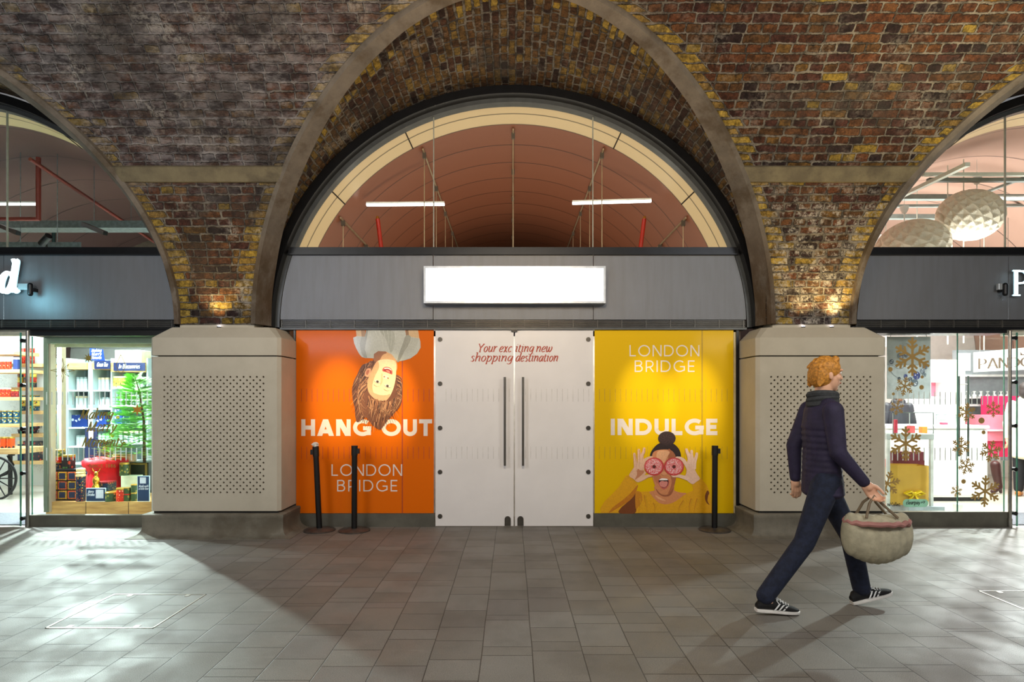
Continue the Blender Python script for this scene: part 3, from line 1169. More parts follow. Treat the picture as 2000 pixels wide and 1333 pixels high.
def crv(pts, n=7):
    """Catmull-Rom through the points"""
    out = []
    k = len(pts)
    for i in range(k - 1):
        p0, p1, p2, p3 = pts[max(0, i - 1)], pts[i], pts[i + 1], pts[min(k - 1, i + 2)]
        for j in range(n):
            t = j / n
            out.append(tuple(0.5 * (2 * p1[q] + (p2[q] - p0[q]) * t + (2 * p0[q] - 5 * p1[q] + 4 * p2[q] - p3[q]) * t * t + (3 * p1[q] - p0[q] - 3 * p2[q] + p3[q]) * t ** 3) for q in (0, 1)))
    out.append(tuple(pts[-1]))
    return out


# lower-case italic: x-height 0.48, ascender 0.75, descender -0.22 (unit = cap height ~0.7)
LOW = {
    'a': (0.46, [[(.40, .42), (.24, .48), (.07, .30), (.05, .10), (.14, 0), (.28, .10), (.38, .34)], [(.42, .48), (.38, .20), (.38, .04), (.47, .04)]]),
    'b': (0.44, [[(.0, .72), (.08, .75), (.07, .1), (.18, 0), (.36, .12), (.40, .34), (.30, .47), (.16, .40), (.08, .25)]]),
    'c': (0.38, [[(.34, .40), (.26, .48), (.09, .36), (.04, .14), (.14, 0), (.34, .08)]]),
    'd': (0.47, [[(.38, .40), (.24, .48), (.07, .32), (.05, .10), (.14, 0), (.28, .10), (.38, .34)], [(.36, .74), (.44, .76), (.40, .30), (.39, .04), (.48, .04)]]),
    'e': (0.40, [[(.06, .22), (.24, .24), (.36, .36), (.28, .48), (.12, .40), (.04, .18), (.14, .0), (.36, .09)]]),
    'g': (0.44, [[(.40, .42), (.24, .48), (.08, .34), (.06, .14), (.14, .04), (.28, .12), (.38, .34)], [(.42, .48), (.38, .10), (.34, -.14), (.18, -.23), (.02, -.16)]]),
    'h': (0.48, [[(.0, .73), (.09, .75), (.07, .3), (.06, 0)], [(.07, .25), (.20, .43), (.34, .48), (.38, .34), (.36, .06), (.46, .04)]]),
    'i': (0.22, [[(.0, .44), (.10, .48), (.08, .2), (.09, .03), (.20, .05)], [(.10, .64), (.13, .66)]]),
    'k': (0.44, [[(.0, .73), (.09, .75), (.07, .3), (.06, 0)], [(.07, .22), (.34, .47)], [(.16, .28), (.30, .04), (.44, .04)]]),
    'l': (0.22, [[(.0, .73), (.10, .75), (.08, .2), (.09, .03), (.20, .05)]]),
    'm': (0.72, [[(.0, .44), (.08, .48), (.07, .2), (.06, 0)], [(.07, .25), (.18, .43), (.30, .48), (.34, .34), (.32, 0)], [(.33, .25), (.46, .43), (.58, .48), (.62, .34), (.60, .06), (.70, .04)]]),
    'n': (0.48, [[(.0, .44), (.08, .48), (.07, .2), (.06, 0)], [(.07, .25), (.20, .43), (.34, .48), (.38, .34), (.36, .06), (.46, .04)]]),
    'o': (0.43, [[(.21, .48), (.07, .36), (.05, .14), (.16, 0), (.32, .10), (.38, .30), (.30, .45), (.21, .48)]]),
    'p': (0.46, [[(.0, .44), (.09, .48), (.07, .1), (.04, -.22)], [(-.03, -.22), (.12, -.22)], [(.08, .28), (.20, .44), (.34, .46), (.40, .28), (.32, .08), (.18, .0), (.08, .08)]]),
    'r': (0.34, [[(.0, .44), (.08, .48), (.07, .2), (.06, 0)], [(.07, .25), (.18, .42), (.30, .48), (.34, .44)]]),
    's': (0.34, [[(.30, .42), (.18, .48), (.07, .38), (.16, .27), (.28, .14), (.18, 0), (.02, .06)]]),
    't': (0.28, [[(.12, .62), (.10, .3), (.08, .08), (.15, 0), (.27, .06)], [(.0, .47), (.26, .47)]]),
    'u': (0.48, [[(.0, .44), (.09, .48), (.06, .2), (.10, .02), (.24, .04), (.37, .24)], [(.39, .48), (.37, .1), (.40, .03), (.48, .05)]]),
    'v': (0.42, [[(.0, .44), (.08, .47), (.12, .2), (.16, .0), (.34, .26), (.38, .46)]]),
    'w': (0.62, [[(.0, .44), (.07, .48), (.07, .15), (.14, 0), (.26, .12), (.32, .40)], [(.32, .46), (.32, .14), (.40, 0), (.54, .16), (.58, .36), (.52, .48)]]),
    'x': (0.42, [[(.02, .44), (.10, .47), (.20, .24), (.30, .01), (.40, .04)], [(.38, .46), (.30, .44), (.10, .02), (.02, .03)]]),
    'y': (0.42, [[(.0, .44), (.09, .47), (.12, .2), (.20, .04)], [(.40, .48), (.34, .24), (.18, -.08), (.04, -.22), (-.03, -.18)]]),
    'G': (0.66, [[(.58, .62), (.42, .72), (.18, .62), (.05, .34), (.14, .06), (.36, 0), (.54, .10), (.55, .30)], [(.40, .32), (.64, .32)]]),
    'T': (0.56, [[(.28, .70), (.27, .0)], [(.02, .62), (.04, .70), (.54, .70), (.55, .62)], [(.18, .0), (.37, .0)]]),
    'Y': (0.60, [[(.04, .70), (.28, .36), (.27, .0)], [(.56, .70), (.28, .36)], [(-.02, .70), (.13, .70)], [(.46, .70), (.62, .70)], [(.17, .0), (.38, .0)]]),
    'M': (0.86, [[(.02, .0), (.14, .08), (.20, .70)], [(.20, .70), (.40, .02)], [(.40, .02), (.70, .70)], [(.70, .70), (.66, .10), (.72, .0), (.82, .06)]]),
    'B': (0.56, [[(.08, .0), (.12, .70)], [(.02, .70), (.34, .70), (.46, .55), (.34, .38), (.12, .37)], [(.12, .37), (.38, .36), (.50, .18), (.36, .0), (.02, .0)]]),
    'I': (0.28, [[(.14, .70), (.13, .0)], [(.05, .70), (.24, .70)], [(.04, .0), (.23, .0)]]),
    'P': (0.54, [[(.10, .0), (.12, .70)], [(.02, .70), (.36, .70), (.50, .53), (.36, .34), (.12, .34)], [(.02, .0), (.20, .0)]]),
    'C': (0.62, [[(.58, .58), (.42, .71), (.16, .60), (.05, .32), (.16, .04), (.38, 0), (.58, .12)]]),
}
STRAIGHT = {(c, k) for c, k in (('T', 0), ('T', 2), ('Y', 2), ('Y', 3), ('Y', 4), ('Y', 0), ('Y', 1), ('M', 1), ('M', 2), ('B', 0), ('I', 0), ('I', 1), ('I', 2), ('t', 1), ('p', 1), ('P', 0), ('P', 2), ('k', 1))}


def script(mb, text, x0, x1, zbase, capz, y, thick=0.085, thin=0.03, slant=0.22):
    """a line of italic lettering from x0 to x1 on the baseline zbase; capz = cap height in metres"""
    k = capz / 0.70
    tot = sum(0.24 if c == ' ' else LOW[c][0] + 0.05 for c in text)
    sx = (x1 - x0) / tot
    x = x0
    for c in text:
        if c == ' ':
            x += 0.24 * sx
            continue
        w, st = LOW[c]
        for i, s_ in enumerate(st):
            pts = s_ if (c, i) in STRAIGHT or len(s_) == 2 else crv(s_)
            pts = [(x + p[0] * sx + slant * p[1] * k, zbase + p[1] * k) for p in pts]
            ribbon(mb, pts, y - 0.00012 * i, lambda a, f: k * (thin + (thick - thin) * abs(math.sin(a + 0.35)) ** 1.3))
        x += (w + 0.05) * sx


def blobpoly(mb, pts, y, ink, f, n=5, smooth=True):
    mb.ink = lin(ink)
    p = [f(*q) for q in pts]
    if smooth:
        k = len(p)
        out = []
        for i in range(k):
            p0, p1, p2, p3 = p[i - 1], p[i], p[(i + 1) % k], p[(i + 2) % k]
            for j in range(n):
                t = j / n
                out.append(tuple(0.5 * (2 * p1[q] + (p2[q] - p0[q]) * t + (2 * p0[q] - 5 * p1[q] + 4 * p2[q] - p3[q]) * t * t + (3 * p1[q] - p0[q] - 3 * p2[q] + p3[q]) * t ** 3) for q in (0, 1)))
        p = out
    mb.poly(p, y)


def strand(mb, pts, y, ink, f, w0, w1=0.0):
    mb.ink = lin(ink)
    ribbon(mb, [f(*q) for q in crv(pts, 5)], y, lambda a, t: w0 + (w1 - w0) * t)

# ================================================================== MIDDLE SHOP FRONT
YP = YF - 0.012      # face of the vinyls
VY = vcol_mat('printed vinyl', 0.42, 0.25)
PINK = vcol_mat('printed figure', 0.45, 0.25)


def px_(x, y, d=YP):
    return (X(x, d), Z(y, d))


def poster(name, x0, x1, y0, y1, col, label):
    a, b = px_(x0, y1), px_(x1, y0)
    t = thing(name, label, 'poster', ((a[0] + b[0]) / 2, YP, a[1]))
    MB().box(a[0], b[0], YP, YP + 0.012, a[1], b[1]).build('vinyl_sheet', col, t)
    return t


def vinyl(name, c):
    m, t, b = newmat(name)
    N = NT(t)
    pos = N.coord()
    cc = N.mix(N.mr(N.noise(pos, 160.0, 2), 0.35, 0.65), tuple(v * 0.93 for v in lin(c)), tuple(min(1, v * 1.05) for v in lin(c)))
    t.links.new(cc, b.inputs['Base Color'])
    b.inputs['Roughness'].default_value = 0.45
    b.inputs['Coat Weight'].default_value = 0.08
    b.inputs['Specular IOR Level'].default_value = 0.12
    b.inputs['Coat Roughness'].default_value = 0.12
    N.bump(N.noise(pos, 2.2, 2), 0.15, 0.01, b)
    return m


ORANGE = vinyl('orange vinyl', (226, 106, 0))
YELLOW = vinyl('yellow vinyl', (232, 188, 4))
LETTER = P('off white lettering', (236, 222, 212), 0.45, var=0.03)
po = poster('orange_poster', 578.5, 847, 645, 1003, ORANGE, 'orange window poster reading HANG OUT with an upside-down laughing child')
py_ = poster('yellow_poster', 1161.5, 1432.5, 643, 1003, YELLOW, 'yellow window poster reading INDULGE with a woman holding two pink doughnuts')


def text_caps(t, name, rows, mat=LETTER, d=YP - 0.0012):
    for txt, x0, x1, y0, y1, wd in rows:
        a, b = px_(x0, y1), px_(x1, y0)
        mb = MB()
        caps(mb, txt, a[0], b[0], a[1], b[1], wd, d)
        mb.build(name, mat, t)


text_caps(po, 'lettering', [('HANG', 588, 725, 819.5, 852, .245), ('OUT', 745, 844, 819.5, 852, .245),
                            ('LONDON', 647.5, 785.5, 907.5, 930, .105), ('BRIDGE', 658.5, 776, 938, 960.5, .105)])
text_caps(py_, 'lettering', [('INDULGE', 1192, 1401, 818.5, 850.5, .245),
                             ('LONDON', 1229.5, 1366, 674.5, 696.5, .105), ('BRIDGE', 1239.5, 1356.5, 704.5, 727, .105)])
# frosted manifestation dashes and the pane seam seen through the vinyl
for t, c, xa, xb, seam in ((po, (196, 74, 8), 588, 842, 785.5), (py_, (206, 164, 6), 1170, 1428, 1371)):
    for ya, yb in ((760, 785), (873, 897)):
        mb = MB()
        x = xa
        while x < xb:
            a, b = px_(x, yb), px_(x + 1.3, ya)
            mb.box(a[0], b[0], YP - 0.0008, YP, a[1], b[1])
            x += 10.4
        mb.build('row_of_dashes', P('dash ink %d' % c[1], c, 0.5), t)
    a, b = px_(seam - 1, 1003), px_(seam + 1.6, 645)
    MB().box(a[0], b[0], YP - 0.0006, YP, a[1], b[1]).build('pane_seam', P('seam ink %d' % c[1], tuple(int(v * 0.93) for v in c), 0.5), t)

# --- the printed child
fc = lambda x, y: px_(640 + x * .165, 640 + y * .165)
mb = MB()
yy = [YP - 0.0034]


def lay(pts, ink, f=fc, smooth=True):
    yy[0] -= 0.00022
    blobpoly(mb, pts, yy[0], ink, f, 5, smooth)


def hairs(paths, inks, f, w0, y=None):
    for i, p in enumerate(paths):
        yy[0] -= 0.000004
        strand(mb, p, yy[0], inks[i % len(inks)], f, w0, w0 * 0.15)


lay([(335, 32), (445, 32), (442, 128), (345, 136)], (212, 176, 128), smooth=False)
lay([(395, 32), (445, 32), (442, 128), (405, 132)], (168, 128, 84), smooth=False)
lay([(925, 32), (1070, 32), (1086, 128), (930, 120)], (214, 178, 130), smooth=False)
lay([(925, 32), (955, 32), (965, 120), (930, 120)], (150, 112, 74), smooth=False)
lay([(560, 250), (650, 270), (760, 290), (815, 400), (812, 520), (700, 600), (560, 520), (545, 340)], (222, 170, 118))
lay([(545, 300), (640, 270), (700, 300), (650, 330), (600, 420), (570, 480), (545, 400)], (158, 100, 62))
lay([(455, 30), (440, 112), (345, 104), (303, 122), (315, 190), (340, 250), (375, 315), (405, 350), (450, 362), (545, 366), (548, 315), (600, 280), (690, 285), (760, 320), (825, 404), (900, 392), (980, 368), (1060, 310), (1100, 240), (1098, 170), (1088, 130), (985, 112), (928, 96), (920, 30)], (196, 196, 182), smooth=False)
lay([(455, 30), (440, 112), (400, 108), (380, 200), (400, 300), (430, 355), (470, 360), (440, 250), (462, 140), (480, 30)], (160, 158, 142), smooth=False)
lay([(620, 32), (760, 32), (800, 130), (790, 220), (750, 300), (720, 230), (690, 140)], (176, 176, 160))
lay([(928, 96), (985, 112), (960, 200), (900, 300), (850, 398), (825, 404), (850, 300), (890, 190)], (158, 156, 140))
for k in range(11):
    hairs([[(945 + k * 13, 112 + k * 2), (930 + k * 12, 210), (875 + k * 12, 330 - k * 3)]], [(170, 168, 152), (214, 214, 202), (150, 148, 132)], fc, 0.006)
for k in range(7):
    hairs([[(350 + k * 14, 112), (360 + k * 13, 220), (420 + k * 12, 345)]], [(168, 166, 150), (216, 216, 204)], fc, 0.006)
for k in range(6):
    hairs([[(560 + k * 50, 34), (600 + k * 40, 130), (640 + k * 26, 268)]], [(208, 208, 196), (180, 180, 166)], fc, 0.007)
lay([(520, 395), (470, 425), (420, 440), (385, 485), (350, 560), (310, 640), (290, 740), (298, 850), (322, 960), (330, 1060), (350, 1120), (410, 1090), (450, 1060), (500, 1120), (560, 1180), (620, 1208), (660, 1170), (720, 1090), (790, 1010), (850, 945), (880, 850), (884, 720), (870, 640), (820, 570), (740, 500), (620, 430)], (112, 66, 42))
R_ = random.Random(3)
BR = [(66, 34, 24), (134, 84, 54), (180, 122, 82), (96, 56, 38), (212, 160, 118), (50, 26, 20), (150, 96, 62)]
P_ = []
for k in range(70):      # left mane, sweeping down and out
    s = k / 70
    x0, y0 = 520 - 60 * s + R_.uniform(-15, 15), 420 + 300 * s + R_.uniform(-20, 20)
    P_.append([(x0, y0), (x0 - 110 + 40 * s + R_.uniform(-30, 30), y0 + 110), (x0 - 150 + 70 * s + R_.uniform(-25, 25), y0 + 260), (x0 - 120 + 90 * s + R_.uniform(-40, 40), y0 + 380 + R_.uniform(-60, 60))])
hairs(P_, BR, fc, 0.0062)
lay([(590, 400), (540, 470), (495, 570), (472, 660), (478, 740), (510, 800), (560, 845), (620, 866), (690, 862), (740, 810), (780, 720), (805, 610), (812, 500), (806, 410), (740, 380), (650, 380)], (248, 214, 170))
lay([(590, 400), (540, 470), (495, 570), (472, 660), (478, 740), (510, 800), (540, 780), (530, 690), (560, 580), (610, 470)], (226, 170, 122))
lay([(600, 860), (560, 845), (510, 800), (490, 740), (540, 770), (620, 800), (700, 800), (740, 790), (700, 860)], (232, 168, 128))
lay([(512, 492), (470, 486), (442, 530), (446, 575), (480, 585), (505, 545)], (236, 168, 128))
lay([(495, 505), (468, 510), (456, 545), (470, 565), (488, 540)], (186, 106, 76))
lay([(648, 500), (672, 472), (715, 468), (752, 488), (768, 520), (764, 556), (735, 548), (690, 530), (655, 520)], (206, 92, 80))
lay([(662, 504), (690, 490), (735, 500), (756, 530), (750, 545), (700, 526), (668, 514)], (150, 40, 36))
lay([(690, 508), (715, 506), (738, 522), (735, 540), (705, 524)], (226, 128, 112))
lay([(672, 482), (712, 478), (748, 494), (756, 508), (712, 490), (680, 494)], (250, 240, 226))
lay([(655, 575), (680, 560), (725, 580), (722, 606), (700, 615), (662, 602)], (255, 232, 196))
lay([(660, 582), (676, 576), (682, 588), (668, 592)], (168, 96, 66))
lay([(706, 596), (718, 592), (724, 604), (712, 608)], (168, 96, 66))
lay([(640, 540), (652, 560), (650, 640), (622, 690), (632, 610)], (236, 188, 142))
for ex, ey in ((592, 642), (710, 694)):
    lay([(ex - 34, ey - 8), (ex - 8, ey - 22), (ex + 26, ey - 4), (ex + 34, ey + 14), (ex, ey + 16), (ex - 26, ey + 8)], (238, 224, 206))
    lay([(ex - 14, ey - 10), (ex + 6, ey - 14), (ex + 16, ey + 2), (ex + 4, ey + 14), (ex - 12, ey + 8)], (72, 48, 36))
    hairs([[(ex - 36, ey - 6), (ex, ey + 14), (ex + 36, ey + 14)], [(ex - 44, ey + 36), (ex - 10, ey + 56), (ex + 30, ey + 52)]], [(60, 32, 22), (150, 100, 66)], fc, 0.004)
P_ = []
for k in range(120):     # crown and fringe hanging down
    s = k / 120
    x0 = 480 + 340 * s + R_.uniform(-12, 12)
    y0 = 765 + 105 * math.sin(PI * (0.15 + 0.6 * s)) + R_.uniform(-10, 25)
    tx = 370 + 480 * s + (640 - (370 + 480 * s)) * 0.35
    ty = 1120 - 150 * abs(2 * s - 0.9) + R_.uniform(-60, 90)
    P_.append([(x0, y0), (x0 + (tx - x0) * 0.2 + 18 * math.sin(k), y0 + 90), (x0 * 0.45 + tx * 0.55 + R_.uniform(-14, 14), (y0 + ty) / 2 + 30), (tx + R_.uniform(-20, 20), ty)])
hairs(P_, BR, fc, 0.0085)
P_ = []
for k in range(40):      # right side
    s = k / 40
    x0, y0 = 815 + R_.uniform(-8, 20), 560 + 280 * s
    P_.append([(x0, y0), (x0 + 45, y0 + 30), (x0 + 50 - 60 * s, y0 + 130), (x0 - 10 - 60 * s, y0 + 230 + R_.uniform(-30, 30))])
hairs(P_, BR, fc, 0.0052)
P_ = []
for k in range(46):      # loose wisps around the outline
    a = math.radians(100 + 235 * k / 46)
    ex, ey = 585 + 285 * math.cos(a), 800 - 390 * math.sin(a) * (1 if math.sin(a) < 0 else 0.9)
    L_ = R_.uniform(25, 60)
    P_.append([(ex - 40 * math.cos(a), ey - 60 + R_.uniform(-20, 20)), (ex, ey), (ex + L_ * math.cos(a) * 0.8, ey + L_)])
hairs(P_, BR, fc, 0.0065)
mb.build('printed_child', PINK, po)

# --- the printed woman
mb = MB()
yy[0] = YP - 0.0034
fw = lambda x, y: px_(1170 + x * .12755, 840 + y * .12755)
lw = lambda pts, ink, smooth=True: lay(pts, ink, fw, smooth)
SK, SD, SL = (214, 140, 92), (160, 92, 58), (240, 200, 172)
lw([(25, 1275), (20, 1200), (90, 1090), (200, 985), (300, 880), (370, 770), (415, 700), (470, 700), (590, 840), (595, 870), (560, 935), (640, 950), (770, 942), (880, 1060), (1040, 1120), (1180, 1080), (1340, 972), (1440, 930), (1425, 840), (1560, 742), (1650, 850), (1695, 960), (1720, 1100), (1745, 1275)], (226, 164, 6), smooth=False)
lw([(310, 1275), (330, 1200), (420, 1120), (520, 1020), (575, 960), (560, 1100), (550, 1275)], (120, 62, 18))
lw([(150, 1275), (260, 1215), (400, 1130), (470, 1080), (540, 1000), (590, 880), (590, 845), (540, 900), (470, 980), (380, 1060), (260, 1150), (190, 1210)], (196, 120, 16))
lw([(560, 960), (640, 960), (660, 1080), (600, 1180), (560, 1200)], (206, 134, 18))
for k, (a, b, c) in enumerate((((690, 1000), (705, 1100), (740, 1270)), ((830, 1120), (850, 1180), (850, 1270)), ((1290, 1080), (1230, 1180), (1220, 1275)), ((1410, 1050), (1380, 1160), (1385, 1275)), ((1500, 1050), (1470, 1160), (1450, 1275)), ((600, 1040), (620, 1150), (600, 1270)))):
    hairs([[a, b, c], [(a[0] + 22, a[1] + 10), (b[0] + 22, b[1]), (c[0] + 16, c[1])]], [(198, 128, 14), (212, 158, 10)], fw, 0.013)
lw([(1655, 930), (1685, 965), (1670, 1010), (1660, 1090), (1690, 1150), (1640, 1110), (1620, 1020)], (120, 66, 20))
for k in range(60):
    x0, y0 = R_.uniform(100, 560), R_.uniform(760, 1230)
    if y0 > 1290 - x0 * 0.95 and y0 < 1500 - x0:
        hairs([[(x0, y0), (x0 + 16, y0 + 20)]], [(214, 150, 10), (244, 210, 20), (190, 116, 14)], fw, 0.006)
for k in range(10):
    hairs([[(430 + k * 15, 722 + k * 12), (455 + k * 14, 690 + k * 12)]], [(206, 148, 8)], fw, 0.004)
lw([(860, 860), (850, 925), (770, 952), (800, 1000), (860, 1070), (930, 1125), (1040, 1140), (1160, 1100), (1270, 1020), (1335, 972), (1240, 960), (1150, 925), (1130, 840)], SK)
lw([(870, 900), (950, 985), (1060, 985), (1140, 860), (1130, 940), (1080, 1010), (980, 1020), (900, 970)], SD)
lw([(860, 1000), (960, 1050), (1020, 1085), (960, 1080), (890, 1045)], (232, 170, 124))
lw([(780, 432), (786, 360), (830, 285), (905, 215), (1020, 185), (1140, 215), (1215, 285), (1248, 365), (1244, 432), (1180, 420), (1100, 400), (900, 400), (820, 436)], (44, 28, 26))
lw(arc(1037, 132, 134, 108, 0, 345, 16), (58, 38, 36))
P_ = []
for k in range(26):
    a = k / 26 * 2 * PI
    P_.append([(1037 + 30 * math.cos(a), 132 + 25 * math.sin(a)), (1037 + 90 * math.cos(a + 0.5), 132 + 70 * math.sin(a + 0.5)), (1037 + 126 * math.cos(a + 1.2), 132 + 100 * math.sin(a + 1.2))])
hairs(P_, [(84, 58, 56), (36, 22, 22), (70, 46, 44)], fw, 0.004)
P_ = [[(830 + k * 15, 330 - 60 * math.sin(k / 25 * PI)), (900 + k * 9, 250 - 20 * math.sin(k / 25 * PI)), (960 + k * 5, 205)] for k in range(26)]
hairs(P_, [(64, 42, 40), (34, 22, 22)], fw, 0.004)
lw([(806, 430), (826, 350), (890, 312), (1000, 300), (1090, 312), (1140, 350), (1176, 430), (1190, 560), (1182, 700), (1150, 850), (1090, 950), (1040, 990), (980, 988), (920, 940), (860, 860), (815, 720), (802, 560)], SK)
lw([(1060, 300), (1110, 325), (1160, 380), (1180, 470), (1190, 600), (1180, 720), (1148, 850), (1090, 950), (1050, 980), (1085, 900), (1110, 800), (1090, 700), (1060, 500)], (176, 104, 66))
lw([(880, 420), (900, 330), (1010, 315), (1080, 340), (1040, 420), (1000, 500), (950, 500)], (238, 178, 132))
lw([(830, 720), (860, 700), (940, 700), (930, 780), (880, 820)], (196, 122, 80))
lw([(955, 655), (975, 640), (1010, 645), (1035, 670), (1030, 690), (995, 698), (960, 688)], (226, 158, 112))
hairs([[(955, 688), (985, 696), (1040, 688)]], [(120, 62, 40)], fw, 0.005)
lw([(902, 772), (930, 742), (985, 738), (1048, 748), (1072, 775), (1070, 830), (1045, 880), (1005, 910), (965, 905), (925, 860), (905, 815)], (198, 96, 84))
lw([(912, 776), (940, 756), (985, 752), (1040, 760), (1060, 782), (1056, 830), (1034, 866), (1000, 886), (970, 882), (935, 850), (918, 812)], (58, 16, 16))
lw([(930, 850), (922, 806), (960, 782), (1000, 790), (1040, 790), (1050, 820), (1030, 862), (998, 880), (965, 874)], (222, 140, 128))
lw([(918, 770), (945, 746), (985, 742), (1038, 750), (1050, 768), (1010, 772), (960, 772)], (250, 244, 236))
# hands
lw([(515, 600), (560, 540), (640, 470), (700, 440), (760, 420), (822, 408), (812, 430), (740, 470), (700, 560), (690, 620), (720, 660), (700, 690), (820, 686), (822, 704), (720, 740), (640, 780), (585, 802), (520, 750), (458, 700)], (232, 184, 150))
lw([(570, 590), (610, 560), (650, 600), (690, 640), (640, 700), (560, 760), (545, 765), (580, 680)], (198, 130, 92))
for pts in ([(535, 352), (548, 440), (556, 520), (560, 620)], [(606, 292), (610, 380), (612, 470), (606, 600)], [(690, 270), (684, 330), (656, 400), (650, 540), (640, 620)], [(815, 415), (745, 440), (690, 480), (650, 600)], [(815, 696), (740, 712), (660, 752), (590, 780)]):
    yy[0] -= 0.0002
    mb.ink = lin((236, 190, 158))
    ribbon(mb, [fw(*q) for q in crv(pts)], yy[0], lambda a, t: 0.0285 + 0.012 * min(1, t * 1.6) - (0.016 * max(0, 1 - t * 12)))
    hairs([[(p[0] + 11, p[1] + 18) for p in pts]], [(176, 106, 74)], fw, 0.005)
lw([(1170, 424), (1240, 432), (1300, 470), (1345, 540), (1350, 460), (1400, 440), (1470, 480), (1466, 600), (1500, 680), (1542, 748), (1480, 800), (1432, 832), (1370, 800), (1310, 745), (1230, 720), (1112, 712), (1115, 696), (1220, 690), (1310, 700), (1335, 640), (1330, 590), (1290, 520), (1230, 460)], (238, 196, 170))
for pts in ([(1330, 286), (1345, 340), (1372, 400), (1390, 520)], [(1416, 308), (1412, 380), (1420, 440), (1420, 560)], [(1496, 348), (1482, 420), (1460, 490), (1452, 600)], [(1168, 428), (1240, 436), (1300, 480), (1352, 570)], [(1112, 706), (1200, 704), (1290, 726), (1370, 760)]):
    yy[0] -= 0.0002
    mb.ink = lin((242, 204, 180))
    ribbon(mb, [fw(*q) for q in crv(pts)], yy[0], lambda a, t: 0.0285 + 0.014 * min(1, t * 1.6) - (0.016 * max(0, 1 - t * 12)))
    hairs([[(p[0] - 12, p[1] + 22) for p in pts]], [(206, 148, 118)], fw, 0.004)
# doughnuts
for cx, cz, rx in ((840, 562, 150), (1143, 562, 150)):
    lw(arc(cx, cz, rx, 138, 0, 345, 20), (204, 62, 62))
    lw(arc(cx - 6 if cx < 1000 else cx + 2, cz - 4, rx - 18, 122, 0, 345, 20), (228, 104, 104))
    for k in range(360):
        a, r = R_.uniform(0, 2 * PI), math.sqrt(R_.uniform(0.08, 1)) * 122
        x, y, b = cx - 4 + r * math.cos(a), cz - 3 + r * 0.94 * math.sin(a), R_.uniform(0, PI)
        hairs([[(x, y), (x + 9 * math.cos(b), y + 9 * math.sin(b))]], [(252, 232, 232), (248, 206, 210), (206, 70, 72), (255, 244, 240)], fw, 0.0055)
    lw(arc(cx, cz + 2, 27, 25, 0, 345, 12), (92, 36, 26))
mb.build('printed_woman', PINK, py_)

# --- white double doors
DW = P('white door film', (232, 229, 228), 0.38, var=0.03, scale=2, coat=0.15)
FIT = P('dark patch fitting', (92, 88, 82), 0.35, 0.7)
RED = P('terracotta lettering', (176, 66, 44), 0.5, var=0.04)
for an, x0, x1, hx, fx, bx in (('left', 850.5, 1003.2, 986, 859.5, 991.5), ('right', 1005.8, 1158.5, 1021.5, 1149, 1016.5)):
    a, b = px_(x0, 1028.0), px_(x1, 644.5)
    hz = a[1] if a[1] > 0.006 else 0.006
    t = thing('door', f'{an} leaf of the white frameless double door', 'door', ((a[0] + b[0]) / 2, YP, 0), None, 'structure')
    MB().box(a[0], b[0], YP, YP + 0.014, hz, b[1]).build('leaf', DW, t)
    for k, fy in enumerate((663.5, 750, 836.5, 922.5, 1009)):
        f = px_(fx, fy)
        mb = MB().cyl((f[0], YP - 0.012, f[1]), (f[0], YP, f[1]), 0.026, 0.027, n=24)
        mb.cyl((f[0], YP - 0.016, f[1]), (f[0], YP - 0.011, f[1]), 0.009, n=10)
        mb.build('patch_disc', FIT, t, smooth=True)
    f = px_(bx, 1018)
    s = 0.036
    pts = [(f[0] - s, 0.012), (f[0] + s, 0.012), (f[0] + s, f[1] + 0.02)] + [(f[0] + s * math.cos(PI * i / 10), f[1] + 0.02 + s * math.sin(PI * i / 10)) for i in range(1, 10)] + [(f[0] - s, f[1] + 0.02)]
    mb = MB().poly(pts, YP - 0.012, 0.012)
    mb.cyl((f[0], YP - 0.016, f[1] + 0.01), (f[0], YP - 0.01, f[1] + 0.01), 0.009, n=10)
    mb.build('bottom_patch', FIT, t)
    h0, h1 = px_(hx, 910, 6.87), px_(hx, 737, 6.87)
    mb = MB().cyl((h0[0], 6.855, h0[1]), (h0[0], 6.855, h1[1]), 0.0135, n=14)
    hd = mb.build('handle', P('dark steel bar', (118, 114, 106), 0.3, 0.85, 0.05), t, smooth=True)
    mb = MB()
    for yy_ in (757, 892):
        zz = px_(0, yy_, 6.87)[1]
        mb.cyl((h0[0], 6.855, zz), (h0[0], YP, zz), 0.007, n=10)
        mb.cyl((h0[0], YP - 0.004, zz), (h0[0], YP, zz), 0.013, n=12)
    mb.build('handle_stud', STEEL, hd)
    for ya, yb in ((760, 785), (873, 897)):
        mb = MB()
        xx = x0 + 20
        while xx < x1 - 6:
            p0, p1 = px_(xx, yb), px_(xx + 1.2, ya)
            mb.box(p0[0], p1[0], YP - 0.0008, YP, p0[1], p1[1])
            xx += 10.3
        mb.build('row_of_dashes', P('grey dash ink', (214, 211, 208), 0.5), t)
    mb = MB()
    if an == 'left':
        ln = [('Your exc', 932, 999.5, 688, 1), ('shopping ', 918.5, 1001, 706.5, 1)]
    else:
        ln = [('iting new', 1006.0, 1078, 688, 1), ('destination', 1006.5, 1090, 706.5, 1)]
    for txt, xa, xb, yb, _ in ln:
        p0, p1 = px_(xa, yb), px_(xb, yb)
        script(mb, txt.strip(), p0[0], p1[0], p0[1], 0.094, YP - 0.0012, 0.105, 0.04)
    mb.build('lettering', RED, t)
# small lock head between the leaves
p = px_(1004.5, 644)
MB_ = MB().box(p[0] - 0.035, p[0] + 0.035, YF - 0.05, YF, 2.290, 2.312)
fixed('trim', MB_, DARK, 'small dark clamp at the top where the white doors meet', 'fitting')

